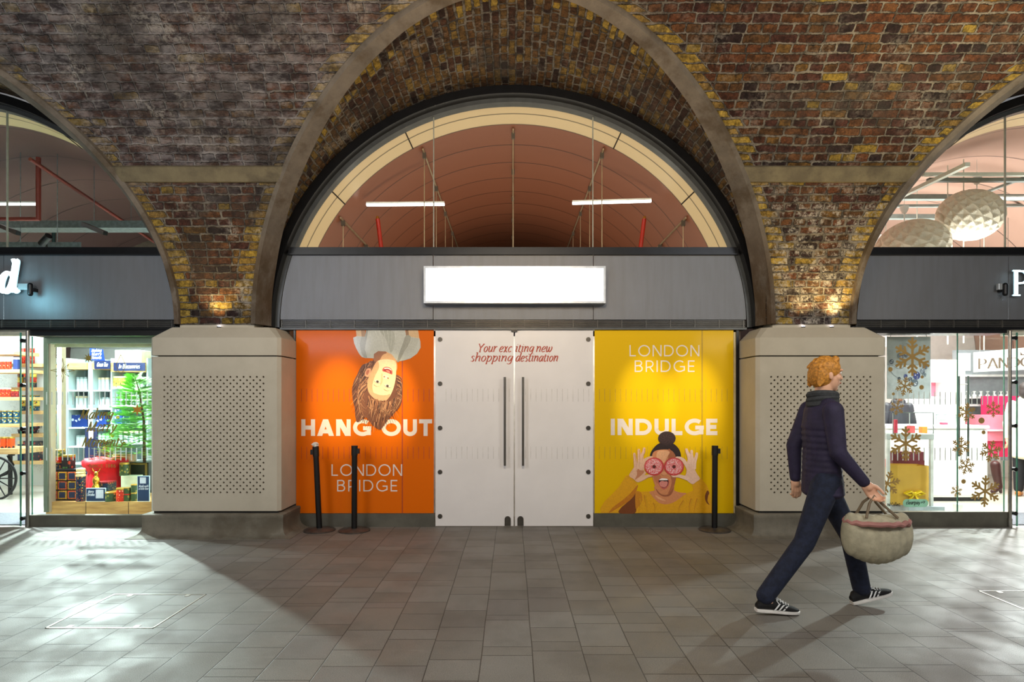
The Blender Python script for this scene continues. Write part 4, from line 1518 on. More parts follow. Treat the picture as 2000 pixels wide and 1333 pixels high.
# metal plinths under the posters, side strips
for x0, x1, an in ((583, 849, 'orange'), (1159.5, 1436, 'yellow')):
    a, b = X(x0, YF), X(x1, YF)
    fixed('baseboard', MB().box(a, b, YF - 0.02, YF + 0.05, 0, Z(1003.5, YF)), SKIRT, f'grey metal plinth below the {an} poster', 'plinth')
STRIP = P('cream reveal strip', (222, 206, 160), 0.5)
fixed('trim', MB().box(X(574, YF), X(577.6, YF), YF - 0.01, YF + 0.1, 0.157, 2.313), GREYM, 'narrow grey upright between left pillar and orange poster', 'trim')
fixed('trim', MB().box(X(1433.5, YF), X(1437.5, YF), YF + 0.01, YF + 0.1, 0.157, 2.29), STRIP, 'narrow cream upright beside the yellow poster', 'trim')
fixed('trim', MB().box(X(1437.5, YF), X(1442.5, YF), YF - 0.01, YF + 0.1, 0.157, 2.313), DARK, 'narrow dark upright between yellow poster and right pillar', 'trim')

# --- light box sign
ys = 6.74
a, b = (X(827.5, ys), Z(592.5, ys)), (X(1183, ys), Z(520, ys))
t = thing('lightbox_sign', 'blank glowing white light box sign above the double doors', 'sign', ((a[0] + b[0]) / 2, ys, a[1]))
mb = MB()
fr = 0.024
mb.box(a[0], b[0], ys, YF - 0.02, b[1] - fr, b[1])
mb.box(a[0], b[0], ys, YF - 0.02, a[1], a[1] + fr)
mb.box(a[0], a[0] + fr, ys, YF - 0.02, a[1] + fr, b[1] - fr)
mb.box(b[0] - fr, b[0], ys, YF - 0.02, a[1] + fr, b[1] - fr)
mb.box(a[0] + fr, b[0] - fr, YF - 0.05, YF - 0.02, a[1] + fr, b[1] - fr)
mb.build('case', P('silver sign case', (176, 182, 190), 0.35, 0.6), t)
MB().box(a[0] + fr, b[0] - fr, ys + 0.006, ys + 0.012, a[1] + fr, b[1] - fr).build('lit_face', emissive('lightbox face', (0.93, 0.97, 1.0), 2.6), t)

# --- belt barrier posts
def stanchion(px0, py0, topx, label, clip_dx):
    yb = FPX * EYE / (py0 - HZ)
    x = X(px0, yb)
    t = thing('barrier_post', label, 'barrier', (x, yb, 0), 'black queue barrier posts')
    tx = X(topx, yb)
    zt = Z(871 if px0 > 800 or px0 > 660 else 873, yb)
    MB().lathe((x, yb, 0), [(0.176, 0.0), (0.176, 0.010), (0.168, 0.017), (0.06, 0.028), (0.034, 0.032)], 40).build('base', P('scuffed black rubber base', (66, 60, 56), 0.42, var=0.4, scale=14), t, smooth=True)
    dx = (tx - x) / zt
    q = lambda z: (x + dx * z, yb, z)
    MB().cyl(q(0.03), q(zt - 0.105), 0.0315, n=24).build('post', P('matt black post', (10, 10, 11), 0.38), t, smooth=True)
    hd = MB().cyl(q(zt - 0.11), q(zt), 0.036, n=24).build('head', P('black plastic head', (14, 14, 15), 0.45), t, smooth=True)
    cz = zt - 0.055
    cx = x + dx * cz + clip_dx * 0.042
    mb = MB().box(cx - 0.014, cx + 0.014, yb - 0.022, yb + 0.022, cz - 0.035, cz + 0.022)
    mb.build('belt_clip', P('black plastic head', (14, 14, 15), 0.45), hd)
    return q(zt)


tp = stanchion(624, 1037, 616.5, 'leaning black barrier post nearest the left pillar, with a tissue on top', -1)
stanchion(692, 1037.5, 692.5, 'upright black barrier post in front of the orange poster, beside the leaning one', 1)
stanchion(1395.5, 1036.5, 1396.5, 'lone black barrier post in front of the yellow poster', 1)
mb = MB()
R_ = random.Random(5)
q, n = [], 14
for k in range(7):
    for i in range(n):
        a_ = 2 * PI * i / n
        r = 0.034 * math.sin(PI * (k + 0.3) / 7) + R_.uniform(-0.010, 0.010) + (0.012 if k < 2 else 0)
        q.append((tp[0] + r * math.cos(a_) - 0.004, tp[1] + r * math.sin(a_), tp[2] + k * 0.008 + R_.uniform(-0.004, 0.004) * (k > 0)))
fs = [(k * n + i, k * n + (i + 1) % n, (k + 1) * n + (i + 1) % n, (k + 1) * n + i) for k in range(6) for i in range(n)] + [tuple(range(6 * n, 7 * n)), tuple(range(n))[::-1]]
mb.add(q, fs)
solo('tissue', mb, P('crumpled tissue', (232, 226, 218), 0.9), 'crumpled white tissue on top of the leaning barrier post', 'tissue')

# --- floor hatches
def hatch(x0, x1, y0, y1, label):
    t = thing('floor_hatch', label, 'hatch', ((x0 + x1) / 2, (y0 + y1) / 2, 0), 'floor access hatches')
    mb = MB()
    e = 0.009
    mb.box(x0, x1, y0, y0 + e, 0, 0.003)
    mb.box(x0, x1, y1 - e, y1, 0, 0.003)
    mb.box(x0, x0 + e, y0, y1, 0, 0.003)
    mb.box(x1 - e, x1, y0, y1, 0, 0.003)
    mb.build('frame', P('bright steel edging', (206, 204, 196), 0.3, 0.5), t)
    for fx in (0.2, 0.82):
        for yy_ in (y0 + 0.015, y1 - 0.05):
            xx = x0 + (x1 - x0) * fx
            MB().box(xx - 0.016, xx + 0.016, yy_, yy_ + 0.035, 0, 0.0028).build('key_slot', P('bright steel edging', (206, 204, 196), 0.3, 0.5), t)


hatch(-3.055, -2.345, 3.85, 4.52, 'thin steel-edged floor hatch in the left foreground')
hatch(3.64, 4.35, 3.93, 4.60, 'thin steel-edged floor hatch at the right edge of the photo')

# ================================================================== INSIDE THE MIDDLE UNIT
CREAM = clad_mat('cream soffit panel', (206, 182, 142), (212, 190, 150), 0.225, 6.98)
TERRA = clad_mat('terracotta vault cladding', (132, 80, 58), (138, 85, 62), 0.6, 7.43)
TERR2 = clad_mat('shaded terracotta cladding', (96, 70, 68), (102, 75, 72), 0.9, 7.5)  # same terracotta, low light of the left unit put into the colour
TERR3 = clad_mat('lit terracotta cladding', (156, 124, 108), (162, 130, 114), 0.9, 7.5)  # same terracotta, pinkish light of the right unit put into the colour
JOINT = P('dark joint', (40, 30, 24), 0.8)


def vault(xc, y0, y1, a, kz, mat, name, label, n=64, a1=None, kz1=None):
    mb = MB()
    q, fs = [], []
    for i in range(n + 1):
        p = PI * i / n
        for y, r, k in ((y0, a, kz), (y1, a1 or a, kz1 or kz)):
            q.append((xc + r * math.cos(p), y, ZC + r * k * math.sin(p)))
    for i in range(n):
        fs.append((2 * i, 2 * i + 1, 2 * i + 3, 2 * i + 2))
    mb.add(q, fs)
    return fixed(name, mb, mat, label, 'ceiling', smooth=True)


YB = {'left': 12.5, 'middle': 22.0, 'right': 12.0}
for xc, an, mt in zip(ARCH, AN, (TERR2, TERRA, TERR3)):
    kz = 0.975
    vault(xc, 6.98, 7.43, 2.765, 0.968, CREAM, 'ceiling', f'cream curved soffit just inside the {an} arched window', 64, 2.695, kz)
    vault(xc, 7.43, YB[an], 2.695, kz, mt, 'ceiling', f'panelled curved ceiling inside the {an} unit')
    mb = MB()
    for ph in (38, 62, 118, 142, 90):
        if ph == 90:
            continue
        p = math.radians(ph)
        mb.bar((xc + 2.762 * math.cos(p), 6.98, ZC + 2.762 * 0.968 * math.sin(p)), (xc + 2.693 * math.cos(p), 7.43, ZC + 2.693 * kz * math.sin(p)), 0.012)
    fixed('trim', mb, JOINT, f'dark panel joints across the cream soffit of the {an} unit', 'trim')
    # side walls and back wall
    c = {'left': (226, 230, 224), 'middle': (150, 130, 110), 'right': (226, 222, 218)}[an]
    wm = P('shop wall %s' % an, c, 0.7, var=0.04)
    for sx in (-1, 1):
        fixed('wall', MB().box(xc + sx * 2.70 - 0.02, xc + sx * 2.70 + 0.02, 7.05, YB[an], 0, ZC), wm, f'{"left" if sx < 0 else "right"} side wall inside the {an} unit', 'wall')
    mb = MB().box(xc - 2.7, xc + 2.7, YB[an], YB[an] + 0.05, 0, 5.1)
    fixed('wall', mb, wm if an != 'middle' else P('gloom toned end wall', (52, 38, 48), 0.8), f'end wall inside the {an} unit', 'wall')  # darker light at the far end of the middle unit painted as purple

fixed('wall', MB().box(-2.5, 2.5, 7.5, 7.54, 0, 2.3), WHITE, 'white board added behind the posters and doors to show light through the gaps', 'wall')  # board added to catch light and glow through the door gaps
# hanging rods, rails, strip lights and sprinkler uprights of the middle unit
METB = P('warm beige metal', (176, 156, 128), 0.4, 0.4)  # one even beige tone for rails and rods


def rail(ph, label):
    p = math.radians(ph)
    x, z = ARCH[1] + 2.67 * math.cos(p), ZC + 2.67 * 0.975 * math.sin(p)
    t = thing('suspension_rail', label, 'rail', (x, 7.5, z), 'suspension rails under the vault of the middle unit')
    MB().bar((x, 7.5, z - 0.005), (x, 16.0, z - 0.005), 0.018).build('rail', METB, t)
    for k in range(7):
        y = 7.62 + k * 1.2
        MB().box(x - 0.022, x + 0.022, y - 0.022, y + 0.022, z - 0.075, z - 0.005).build('clamp', P('dark clamp', (86, 76, 66), 0.5), t)
        MB().cyl((x, y, z - 0.06), (x, y, 2.0), 0.0065, n=8).build('hanger_rod', METB, t)


rail(90, 'slim metal rail with hanger rods along the crown of the terracotta vault')
rail(115.5, 'slim metal rail with hanger rods left of the vault crown, above the left strip light')
rail(64.5, 'slim metal rail with hanger rods right of the vault crown, above the right strip light')
rail(145.5, 'slim metal rail with hanger rods low on the left side of the terracotta vault')
rail(34.5, 'slim metal rail with hanger rods low on the right side of the terracotta vault')


def strip_light(p0, p1, label, grp=None, wd=0.05):
    t = thing('strip_light', label, 'light', tuple((a + b) / 2 for a, b in zip(p0, p1)), grp)
    p0, p1 = Vector(p0), Vector(p1)
    u = Vector((0, 0, 0.022))
    MB().bar(p0 + u, p1 + u, wd, 0.02).build('housing', WHITE, t)
    MB().bar(p0, p1, wd * 0.9, 0.024).build('diffuser', emissive('strip light diffuser', (1.0, 0.98, 0.94), 5), t)


strip_light((X(716, 7.7), 7.7, Z(400.5, 7.7)), (X(868, 7.7), 7.7, Z(399.5, 7.7)), 'glowing strip light in the left half of the middle arched window')
strip_light((X(1118, 7.85), 7.85, Z(397.5, 7.85)), (X(1272, 7.7), 7.7, Z(393, 7.7)), 'glowing strip light in the right half of the middle arched window')
for x0, x1, an in ((737.5, 745.5, 'left'), (1258.5, 1250, 'right')):
    y = 8.0
    a, b = Vector((X(x0, y), y, Z(428, y))), Vector((X(x1, y), y, Z(492, y)))
    d = (b - a)
    t = thing('sprinkler_pipe', f'leaning red pipe with brass tip on the {an} of the middle arched window', 'pipe', tuple(b), 'red pipes behind the middle arched window')
    MB().cyl(a, a + d * 1.9, 0.028, n=14).build('pipe', P('red paint', (158, 30, 10), 0.4), t, smooth=True)
    MB().cyl(a - d * 0.08, a, 0.016, 0.026, n=12).build('tip', P('brass', (200, 150, 60), 0.3, 0.8), t, smooth=True)

# ================================================================== FIGURES
def capsule(mb, p0, r0, p1, r1, n=14):
    p0, p1 = Vector(p0), Vector(p1)
    L = (p1 - p0).length
    k = 5
    pts, rs = [], []
    d = (p1 - p0).normalized() if L > 1e-6 else Vector((0, 0, 1))
    for i in range(k):
        a = PI / 2 * (1 - i / k)
        pts.append(p0 - d * r0 * math.sin(a))
        rs.append(max(0.0008, r0 * math.cos(a)))
    for i in range(7):
        f = i / 6
        pts.append(p0 + (p1 - p0) * f)
        rs.append(r0 + (r1 - r0) * f)
    for i in range(1, k + 1):
        a = PI / 2 * i / k
        pts.append(p1 + d * r1 * math.sin(a))
        rs.append(max(0.0008, r1 * math.cos(a)))
    mb.tube(pts, rs, n)


def ellip(mb, c, r, rot=0.0, n=18, m=12):
    """ellipsoid, tilted by rot in the x-z plane"""
    k = len(mb.v)
    mb.ball((0, 0, 0), r, n, m)
    cs, sn = math.cos(rot), math.sin(rot)
    for i in range(k, len(mb.v)):
        x, y, z = mb.v[i]
        mb.v[i] = (c[0] + x * cs - z * sn, c[1] + y, c[2] + x * sn + z * cs)


def fuse(mb, name, mat, parent, voxel=0.007, smooth=6, factor=0.5):
    o = mb.build(name, mat, parent)
    r = o.modifiers.new('remesh', 'REMESH')
    r.mode = 'VOXEL'
    r.voxel_size = voxel
    r.use_smooth_shade = True
    s = o.modifiers.new('smooth', 'SMOOTH')
    s.factor = factor
    s.iterations = smooth
    return o


SKIN = P('skin', (226, 174, 142), 0.5, var=0.05)
DENIM = P('dark blue denim', (26, 33, 54), 0.85, var=0.3, scale=30, bump=0.2, bscale=220)


def hand(mb, w, d, s=1.0, side=1, curl=1.0):
    """hand hanging from wrist w along direction d: palm, four fingers with knuckle bends, thumb at the side"""
    w, d = Vector(w), Vector(d).normalized()
    f = Vector((1, 0, 0))
    f = (f - d * f.dot(d)).normalized()       # forward (thumb side)
    o = d.cross(f) * side                      # palm normal
    capsule(mb, w, 0.026 * s, w + d * 0.035 * s, 0.03 * s)
    for k in range(4):
        fx = (1.5 - k) * 0.019 * s
        a = w + d * 0.02 * s + f * fx * 0.8
        b = w + d * (0.088 + (0.004, 0.008, 0.005, -0.004)[k]) * s + f * fx
        capsule(mb, a, 0.0145 * s, b, 0.0115 * s, 10)
        ln = (0.040, 0.045, 0.042, 0.032)[k] * s
        c = b + (d * 0.85 + o * 0.5 * curl).normalized() * ln
        e = c + (d * 0.35 + o * 0.95 * curl).normalized() * ln * 0.62
        g = e + (d * -0.25 + o * 0.9 * curl).normalized() * ln * 0.5
        capsule(mb, b, 0.0100 * s, c, 0.0090 * s, 10)
        capsule(mb, c, 0.0088 * s, e, 0.0082 * s, 10)
        capsule(mb, e, 0.0080 * s, g, 0.0072 * s, 10)
    a = w + d * 0.028 * s + f * 0.022 * s
    b = w + d * 0.062 * s + f * 0.046 * s + o * 0.012 * s
    c = b + (d * 0.8 + o * 0.5 + f * 0.1).normalized() * 0.034 * s
    e = c + (d * 0.8 + o * 0.7 - f * 0.2).normalized() * 0.026 * s
    capsule(mb, a, 0.0145 * s, b, 0.0125 * s, 10)
    capsule(mb, b, 0.0115 * s, c, 0.0100 * s, 10)
    capsule(mb, c, 0.0098 * s, e, 0.0085 * s, 10)


def head_side(mb, c, s=1.0):
    """head facing +x, centre c"""
    x, y, z = c
    ellip(mb, (x - 0.008 * s, y, z + 0.035 * s), (0.096 * s, 0.076 * s, 0.085 * s))
    ellip(mb, (x + 0.022 * s, y, z - 0.025 * s), (0.068 * s, 0.062 * s, 0.088 * s), -0.12)
    capsule(mb, (x + 0.052 * s, y, z - 0.085 * s), 0.026 * s, (x - 0.01 * s, y, z - 0.06 * s), 0.05 * s)     # jaw and chin
    capsule(mb, (x + 0.083 * s, y, z + 0.022 * s), 0.011 * s, (x + 0.103 * s, y, z - 0.018 * s), 0.012 * s)   # nose
    for q in (-1, 1):
        ellip(mb, (x + 0.096 * s, y + q * 0.010 * s, z - 0.020 * s), (0.010 * s, 0.008 * s, 0.007 * s))
        capsule(mb, (x + 0.080 * s, y + q * 0.048 * s, z + 0.040 * s), 0.010 * s, (x + 0.090 * s, y + q * 0.014 * s, z + 0.038 * s), 0.010 * s)  # brow
        ellip(mb, (x + 0.055 * s, y + q * 0.045 * s, z - 0.012 * s), (0.026 * s, 0.02 * s, 0.022 * s))        # cheek
        ellip(mb, (x - 0.012 * s, y + q * 0.078 * s, z + 0.0 * s), (0.018 * s, 0.009 * s, 0.031 * s), 0.15)    # ear
    ellip(mb, (x + 0.085 * s, y, z - 0.046 * s), (0.012 * s, 0.024 * s, 0.007 * s))
    ellip(mb, (x + 0.082 * s, y, z - 0.058 * s), (0.012 * s, 0.021 * s, 0.008 * s))


def shoe(p, ang, lift, label_parent, name, dy=0.0, n=26):
    """trainer: heel at p, pointing +x, pitched by ang (toe up positive)"""
    x0, y0, z0 = p
    cs, sn = math.cos(ang), math.sin(ang)

    def T(x, y, z):
        return (x0 + x * cs - z * sn, y0 + y, z0 + x * sn + z * cs)
    L = 0.295
    st = [(0.0, .026, .060), (.02, .034, .090), (.06, .037, .105), (.10, .037, .102), (.14, .040, .088), (.18, .046, .072), (.22, .047, .058), (.255, .042, .048), (.28, .030, .040), (.295, .012, .030)]

    def loft(rows, fn):
        mb = MB()
        q, fs = [], []
        m = 16
        for row in rows:
            for j in range(m):
                q.append(T(*fn(row, 2 * PI * j / m)))
        for i in range(len(rows) - 1):
            for j in range(m):
                fs.append((i * m + j, i * m + (j + 1) % m, (i + 1) * m + (j + 1) % m, (i + 1) * m + j))
        fs += [tuple(range(m)), tuple(range((len(rows) - 1) * m, len(rows) * m))[::-1]]
        return mb.add(q, fs)

    def up(row, a):
        x, w_, h = row
        c, s_ = math.cos(a), math.sin(a)
        w2 = w_ * (1 if s_ < 0 else 1 - 0.35 * s_)
        return (x, w2 * (abs(c) ** 0.8) * (1 if c > 0 else -1), 0.018 + (h - 0.018) * (0.5 + 0.5 * (abs(s_) ** 0.8) * (1 if s_ > 0 else -1)))

    def so(row, a):
        x, w_, h = row
        c, s_ = math.cos(a), math.sin(a)
        return (x + (x - 0.15) * 0.025, (w_ + 0.004) * (abs(c) ** 0.7) * (1 if c > 0 else -1), 0.0 + 0.024 * (0.5 + 0.5 * (abs(s_) ** 0.4) * (1 if s_ > 0 else -1)))
    u = loft(st, up).build(name, P('black suede', (16, 15, 16), 0.8, bump=0.15, bscale=300), label_parent, smooth=True, auto=False)
    loft(st, so).build('sole', P('white rubber sole', (226, 222, 216), 0.55), u, smooth=True)
    for q in (-1, 1):
        mb = MB()
        for k in range(3):
            xs = 0.128 + k * 0.030
            pts = [(xs - 0.020, .038, .026), (xs - 0.008, .0395, .042), (xs + 0.006, .036, .058), (xs + 0.018, .029, .072 - k * .007)]
            A = [T(a - 0.006, q * (b + 0.0045 + .0006 * k), c) for a, b, c in pts]
            B = [T(a + 0.007, q * (b + 0.0045 + .0006 * k), c) for a, b, c in pts]
            mb.add(A + B, [(i, i + 1, 5 + i, 4 + i) if q > 0 else (i, 4 + i, 5 + i, i + 1) for i in range(3)])
        mb.build('stripe', P('white leather stripe', (236, 236, 234), 0.5), u)
    mb = MB()
    for k in range(5):
        xx = 0.135 + k * 0.019
        zz = 0.098 - k * 0.0095
        mb.tube([T(xx, -.024, zz - .008), T(xx + .008, 0, zz + .004), T(xx + .004, .024, zz - .008)], 0.0035, 6)
    mb.tube([T(.135, 0, .100), T(.125, -.03, .088), T(.14, -.045, .07)], 0.003, 6)
    mb.tube([T(.135, 0, .100), T(.145, -.03, .10), T(.17, -.045, .078)], 0.003, 6)
    mb.build('laces', P('white laces', (230, 232, 232), 0.7), u, smooth=True)
    return T


# --- the walker
WY = 4.2
walker = thing('person', 'person with short ginger hair striding right past the right pillar in purple jacket and jeans', 'person', (2.22, WY, 0))
# body: head, neck, hands and ankles as one surface
mb = MB()
hx, hz_ = 2.245, 1.665
head_side(mb, (hx, WY, hz_), 1.0)
capsule(mb, (hx - 0.02, WY, hz_ - 0.07), 0.056, (2.205, WY, 1.44), 0.06)
capsule(mb, (2.205, WY - 0.0, 1.40), 0.06, (2.20, WY, 1.05), 0.07)
capsule(mb, (2.20, WY, 1.05), 0.07, (2.20, WY, 0.95), 0.075)
NS, NE, NW = Vector((2.19, WY - 0.185, 1.42)), Vector((2.20, WY - 0.225, 1.14)), Vector((2.375, WY - 0.235, 0.935))
FS_, FE, FW = Vector((2.21, WY + 0.185, 1.42)), Vector((2.12, WY + 0.225, 1.15)), Vector((2.13, WY + 0.225, 0.90))
for S_, E_, W_ in ((NS, NE, NW), (FS_, FE, FW)):
    capsule(mb, (2.2, WY, 1.40), 0.045, S_, 0.036)
    capsule(mb, S_, 0.036, E_, 0.030)
    capsule(mb, E_, 0.030, W_, 0.024)
hand(mb, NW, Vector((0.55, 0.0, -0.8)), 1.0, 1, 1.2)
hand(mb, FW, Vector((0.1, 0.0, -1)), 1.0, -1, 0.7)
HIPN, HIPF = Vector((2.20, WY - 0.09, 0.93)), Vector((2.24, WY + 0.09, 0.93))
RK, RA = Vector((2.035, WY - 0.10, 0.50)), Vector((1.765, WY - 0.10, 0.13))       # rear (near) leg
FK, FA = Vector((2.465, WY + 0.09, 0.50)), Vector((2.545, WY + 0.09, 0.125))     # front (far) leg
for H_, K_, A_ in ((HIPN, RK, RA), (HIPF, FK, FA)):
    capsule(mb, H_, 0.06, K_, 0.042)
    capsule(mb, K_, 0.042, A_, 0.034)
capsule(mb, RA, 0.034, RA + Vector((0.03, 0, -0.05)), 0.035)
capsule(mb, FA, 0.034, FA + Vector((0.0, 0, -0.05)), 0.035)
fuse(mb, 'body', SKIN, walker, 0.0055, 3)
# face details
for q in (-1, 1):
    ey = MB().ball((hx + 0.079, WY + q * 0.031, hz_ + 0.022), 0.0105, 12, 8).build('eye', P('eye white', (232, 228, 220), 0.3), walker, smooth=True)
    MB().ball((hx + 0.0862, WY + q * 0.031, hz_ + 0.022), 0.0052, 10, 6).build('iris', P('iris', (50, 60, 66), 0.2), ey, smooth=True)
mb = MB()
ellip(mb, (hx + 0.0915, WY, hz_ - 0.052), (0.006, 0.023, 0.0065))
mb.build('lips', P('lips', (184, 100, 88), 0.5), walker, smooth=True)
# hair: cap with locks
mb = MB()
ellip(mb, (hx - 0.016, WY, hz_ + 0.050), (0.108, 0.088, 0.092), 0.1)
ellip(mb, (hx - 0.045, WY, hz_ + 0.005), (0.080, 0.086, 0.095))
capsule(mb, (hx + 0.045, WY - 0.03, hz_ + 0.115), 0.028, (hx + 0.078, WY + 0.02, hz_ + 0.085), 0.022)
R_ = random.Random(11)
for k in range(90):
    a, b = R_.uniform(0, 2 * PI), R_.uniform(0.0, 1.25)
    dx_, dy_, dz_ = math.sin(b) * math.cos(a), math.sin(b) * math.sin(a), math.cos(b)
    p = Vector((hx - 0.016 + 0.100 * dx_, WY + 0.080 * dy_, hz_ + 0.050 + 0.086 * dz_))
    if dx_ > 0.6 and dz_ < 0.55:
        continue
    capsule(mb, p, 0.011, p + Vector((-0.03 + 0.02 * R_.random(), 0.014 * dy_, -0.022)), 0.006, 6)
for q in (-1, 1):
    for k in range(12):
        capsule(mb, (hx - 0.09 + k * 0.008, WY + q * 0.072, hz_ + 0.03), 0.012, (hx - 0.10 + k * 0.007, WY + q * 0.068, hz_ - 0.075 + abs(k - 2) * 0.007), 0.006, 6)
fuse(mb, 'hair', P('ginger hair', (196, 132, 48), 0.6, var=0.35, scale=60), walker, 0.004, 1)
# dark scarf, jacket, jeans
mb = MB()
for k in range(3):
    q = [(2.215 + 0.082 * math.cos(a * PI / 12), WY + 0.085 * math.sin(a * PI / 12), 1.475 + k * 0.026 + 0.012 * math.cos(a * PI / 12 + k)) for a in range(24)]
    mb.tube(q, 0.026, 8, True)
mb.build('scarf', P('dark grey scarf', (58, 60, 62), 0.9, var=0.2, scale=40), walker, smooth=True)
mb = MB()
for z0, z1, rx0, rx1, ry0, ry1, x0, x1 in ((1.42, 1.30, .095, .115, .165, .185, 2.205, 2.205), (1.30, 1.12, .115, .112, .185, .17, 2.205, 2.205), (1.12, 0.96, .112, .120, .17, .18, 2.205, 2.21), (0.96, 0.84, .120, .128, .18, .185, 2.21, 2.215)):
    for k in range(5):
        f = k / 4
        ellip(mb, (x0 + (x1 - x0) * f, WY, z0 + (z1 - z0) * f), (rx0 + (rx1 - rx0) * f, ry0 + (ry1 - ry0) * f, 0.055))
capsule(mb, (2.205, WY - 0.10, 1.455), 0.055, (2.205, WY + 0.10, 1.455), 0.055)
for S_, E_, W_ in ((NS, NE, NW), (FS_, FE, FW)):
    capsule(mb, S_, 0.068, E_, 0.056)
    capsule(mb, E_, 0.055, E_ + (W_ - E_) * 0.96, 0.040)
fuse(mb, 'jacket', P('dark purple jacket', (42, 35, 62), 0.75, var=0.2, scale=14, bump=0.15, bscale=60), walker, 0.009, 5)
mb = MB()
ellip(mb, (2.215, WY, 0.90), (0.125, 0.175, 0.11))
for H_, K_, A_ in ((HIPN, RK, RA), (HIPF, FK, FA)):
    capsule(mb, H_, 0.098, K_, 0.070)
    capsule(mb, K_, 0.070, A_, 0.062)
fuse(mb, 'jeans', DENIM, walker, 0.009, 5)
shoe((1.700, WY - 0.10, 0.022), math.radians(-3.5), 0, walker, 'shoe')
shoe((2.480, WY + 0.09, 0.004), math.radians(15), 0, walker, 'shoe')
# --- the bag held in the near hand
bag = thing('shoulder_bag', 'cream slouchy bag with pink stripe hanging from the walking person\'s hand', 'bag', (2.46, WY - 0.235, 0.38))
mb = MB()
for k in range(9):
    f = k / 8
    ellip(mb, (2.455 + (f - 0.5) * 0.34, WY - 0.235, 0.60 - 0.035 * math.sin(PI * f) - 0.01), (0.062, 0.075 + 0.03 * math.sin(PI * f), 0.150 + 0.02 * math.sin(PI * f)))
fuse(mb, 'bag_body', P('cream canvas', (176, 168, 142), 0.85, var=0.15, scale=16, bump=0.2, bscale=90), bag, 0.010, 6)
mb = MB()
for q in (-1, 1):
    mb.tube([(2.35, WY - 0.235 + q * 0.06, 0.71), (2.385, WY - 0.235 + q * 0.035, 0.80), (2.432, WY - 0.235 + q * 0.008, 0.85), (2.47, WY - 0.235 + q * 0.035, 0.80), (2.56, WY - 0.235 + q * 0.06, 0.71)], 0.009, 8)
mb.build('bag_handle', P('tan strap', (120, 104, 82), 0.7), bag, smooth=True)
mb = MB()
q = [(2.455 + 0.205 * math.cos(a * PI / 16), WY - 0.235 + 0.112 * math.sin(a * PI / 16), 0.675 + 0.01 * math.sin(3 * a)) for a in range(32)]
mb.tube(q, 0.018, 8, True)
mb.build('trim_band', P('dusty pink band', (172, 120, 112), 0.8), bag, smooth=True)

# ================================================================== SIDE SHOPS: COMMON
def bp(mb, x0, x1, y0, y1, d, th=0.1):
    """box whose front face covers photo columns x0..x1 and rows y0..y1 at depth d"""
    return mb.box(X(x0, d), X(x1, d), d, d + th, Z(y1, d), Z(y0, d))


def bthing(name, label, cat, x0, x1, y0, y1, d, th, mat, group=None, bevel=0.0, **k):
    return solo(name, bp(MB(), x0, x1, y0, y1, d, th), mat, label, cat, group, bevel=bevel, **k)


PLN = SKIRT
for x0, x1, y0, an in ((59, 300, 1006.5, 'left'), (1730, 1967, 1000, 'right')):
    fixed('baseboard', MB().box(X(x0, YF), X(x1, YF), YF - 0.02, YF + 0.06, 0, Z(y0, YF)), PLN, f'grey metal plinth under the {an} shop window', 'plinth')
for x0, x1, y1, an in ((61, 330, 656.5, 'left'), (1690, 1964, 651.5, 'right')):
    fixed('trim', MB().box(X(x0, YF), X(x1, YF), YF - 0.02, YF + 0.26, Z(y1, YF), 2.337), BLACK, f'black soffit strip above the {an} shop window', 'trim')
fixed('trim', MB().box(-9.3, X(59, YF), YF + 0.02, YF + 0.09, 2.25, 2.337), P('pale head rail', (190, 186, 170), 0.4), 'pale head rail above the left shop entrance', 'trim')
fixed('trim', MB().box(X(1966, YF), 9.3, YF + 0.02, YF + 0.09, 2.25, 2.337), P('pale head rail', (190, 186, 170), 0.4), 'pale head rail above the right shop entrance', 'trim')
EDGE = P('green glass edge', (70, 132, 112), 0.2)
FROST = P('frosted white dash', (226, 236, 232), 0.6)
GOLD = P('gold window vinyl', (178, 146, 86), 0.4, 0.2, var=0.05)
YG = YF + 0.02


def shopglass(label, x0, x1, zb, zt, edges, step0, step1):
    t = thing('window', label, 'window', ((X(x0, YG) + X(x1, YG)) / 2, YG, zb), None, 'structure')
    MB().add([(X(x0, YG), YG, zb), (X(x1, YG), YG, zb), (X(x1, YG), YG, zt), (X(x0, YG), YG, zt)], [(0, 1, 2, 3)]).build('glass_pane', GLASS, t)
    for e, w_ in edges:
        MB().box(X(e, YG), X(e + w_, YG), YG - 0.004, YG + 0.010, zb, zt).build('glass_edge', EDGE, t)
    for ya, yb in ((766, 791), (875, 900)):
        x = step0
        while x < step1:
            bp(MB(), x, x + 1.9, ya, yb, YG - 0.001, 0.001).build('frosted_dash', FROST, t)
            x += 10.35
    return t


wl = shopglass('clear shop window of the left tea shop with gold script lettering', 62, 300, 0.13, 2.24, ((62, 1.2),), 90, 292)
wr = shopglass('clear shop window of the right jewellery shop with gold snowflakes', 1730, 1964, 0.17, 2.28, ((1869.5, 1.4), (1960.5, 1.2)), 1742, 1960)


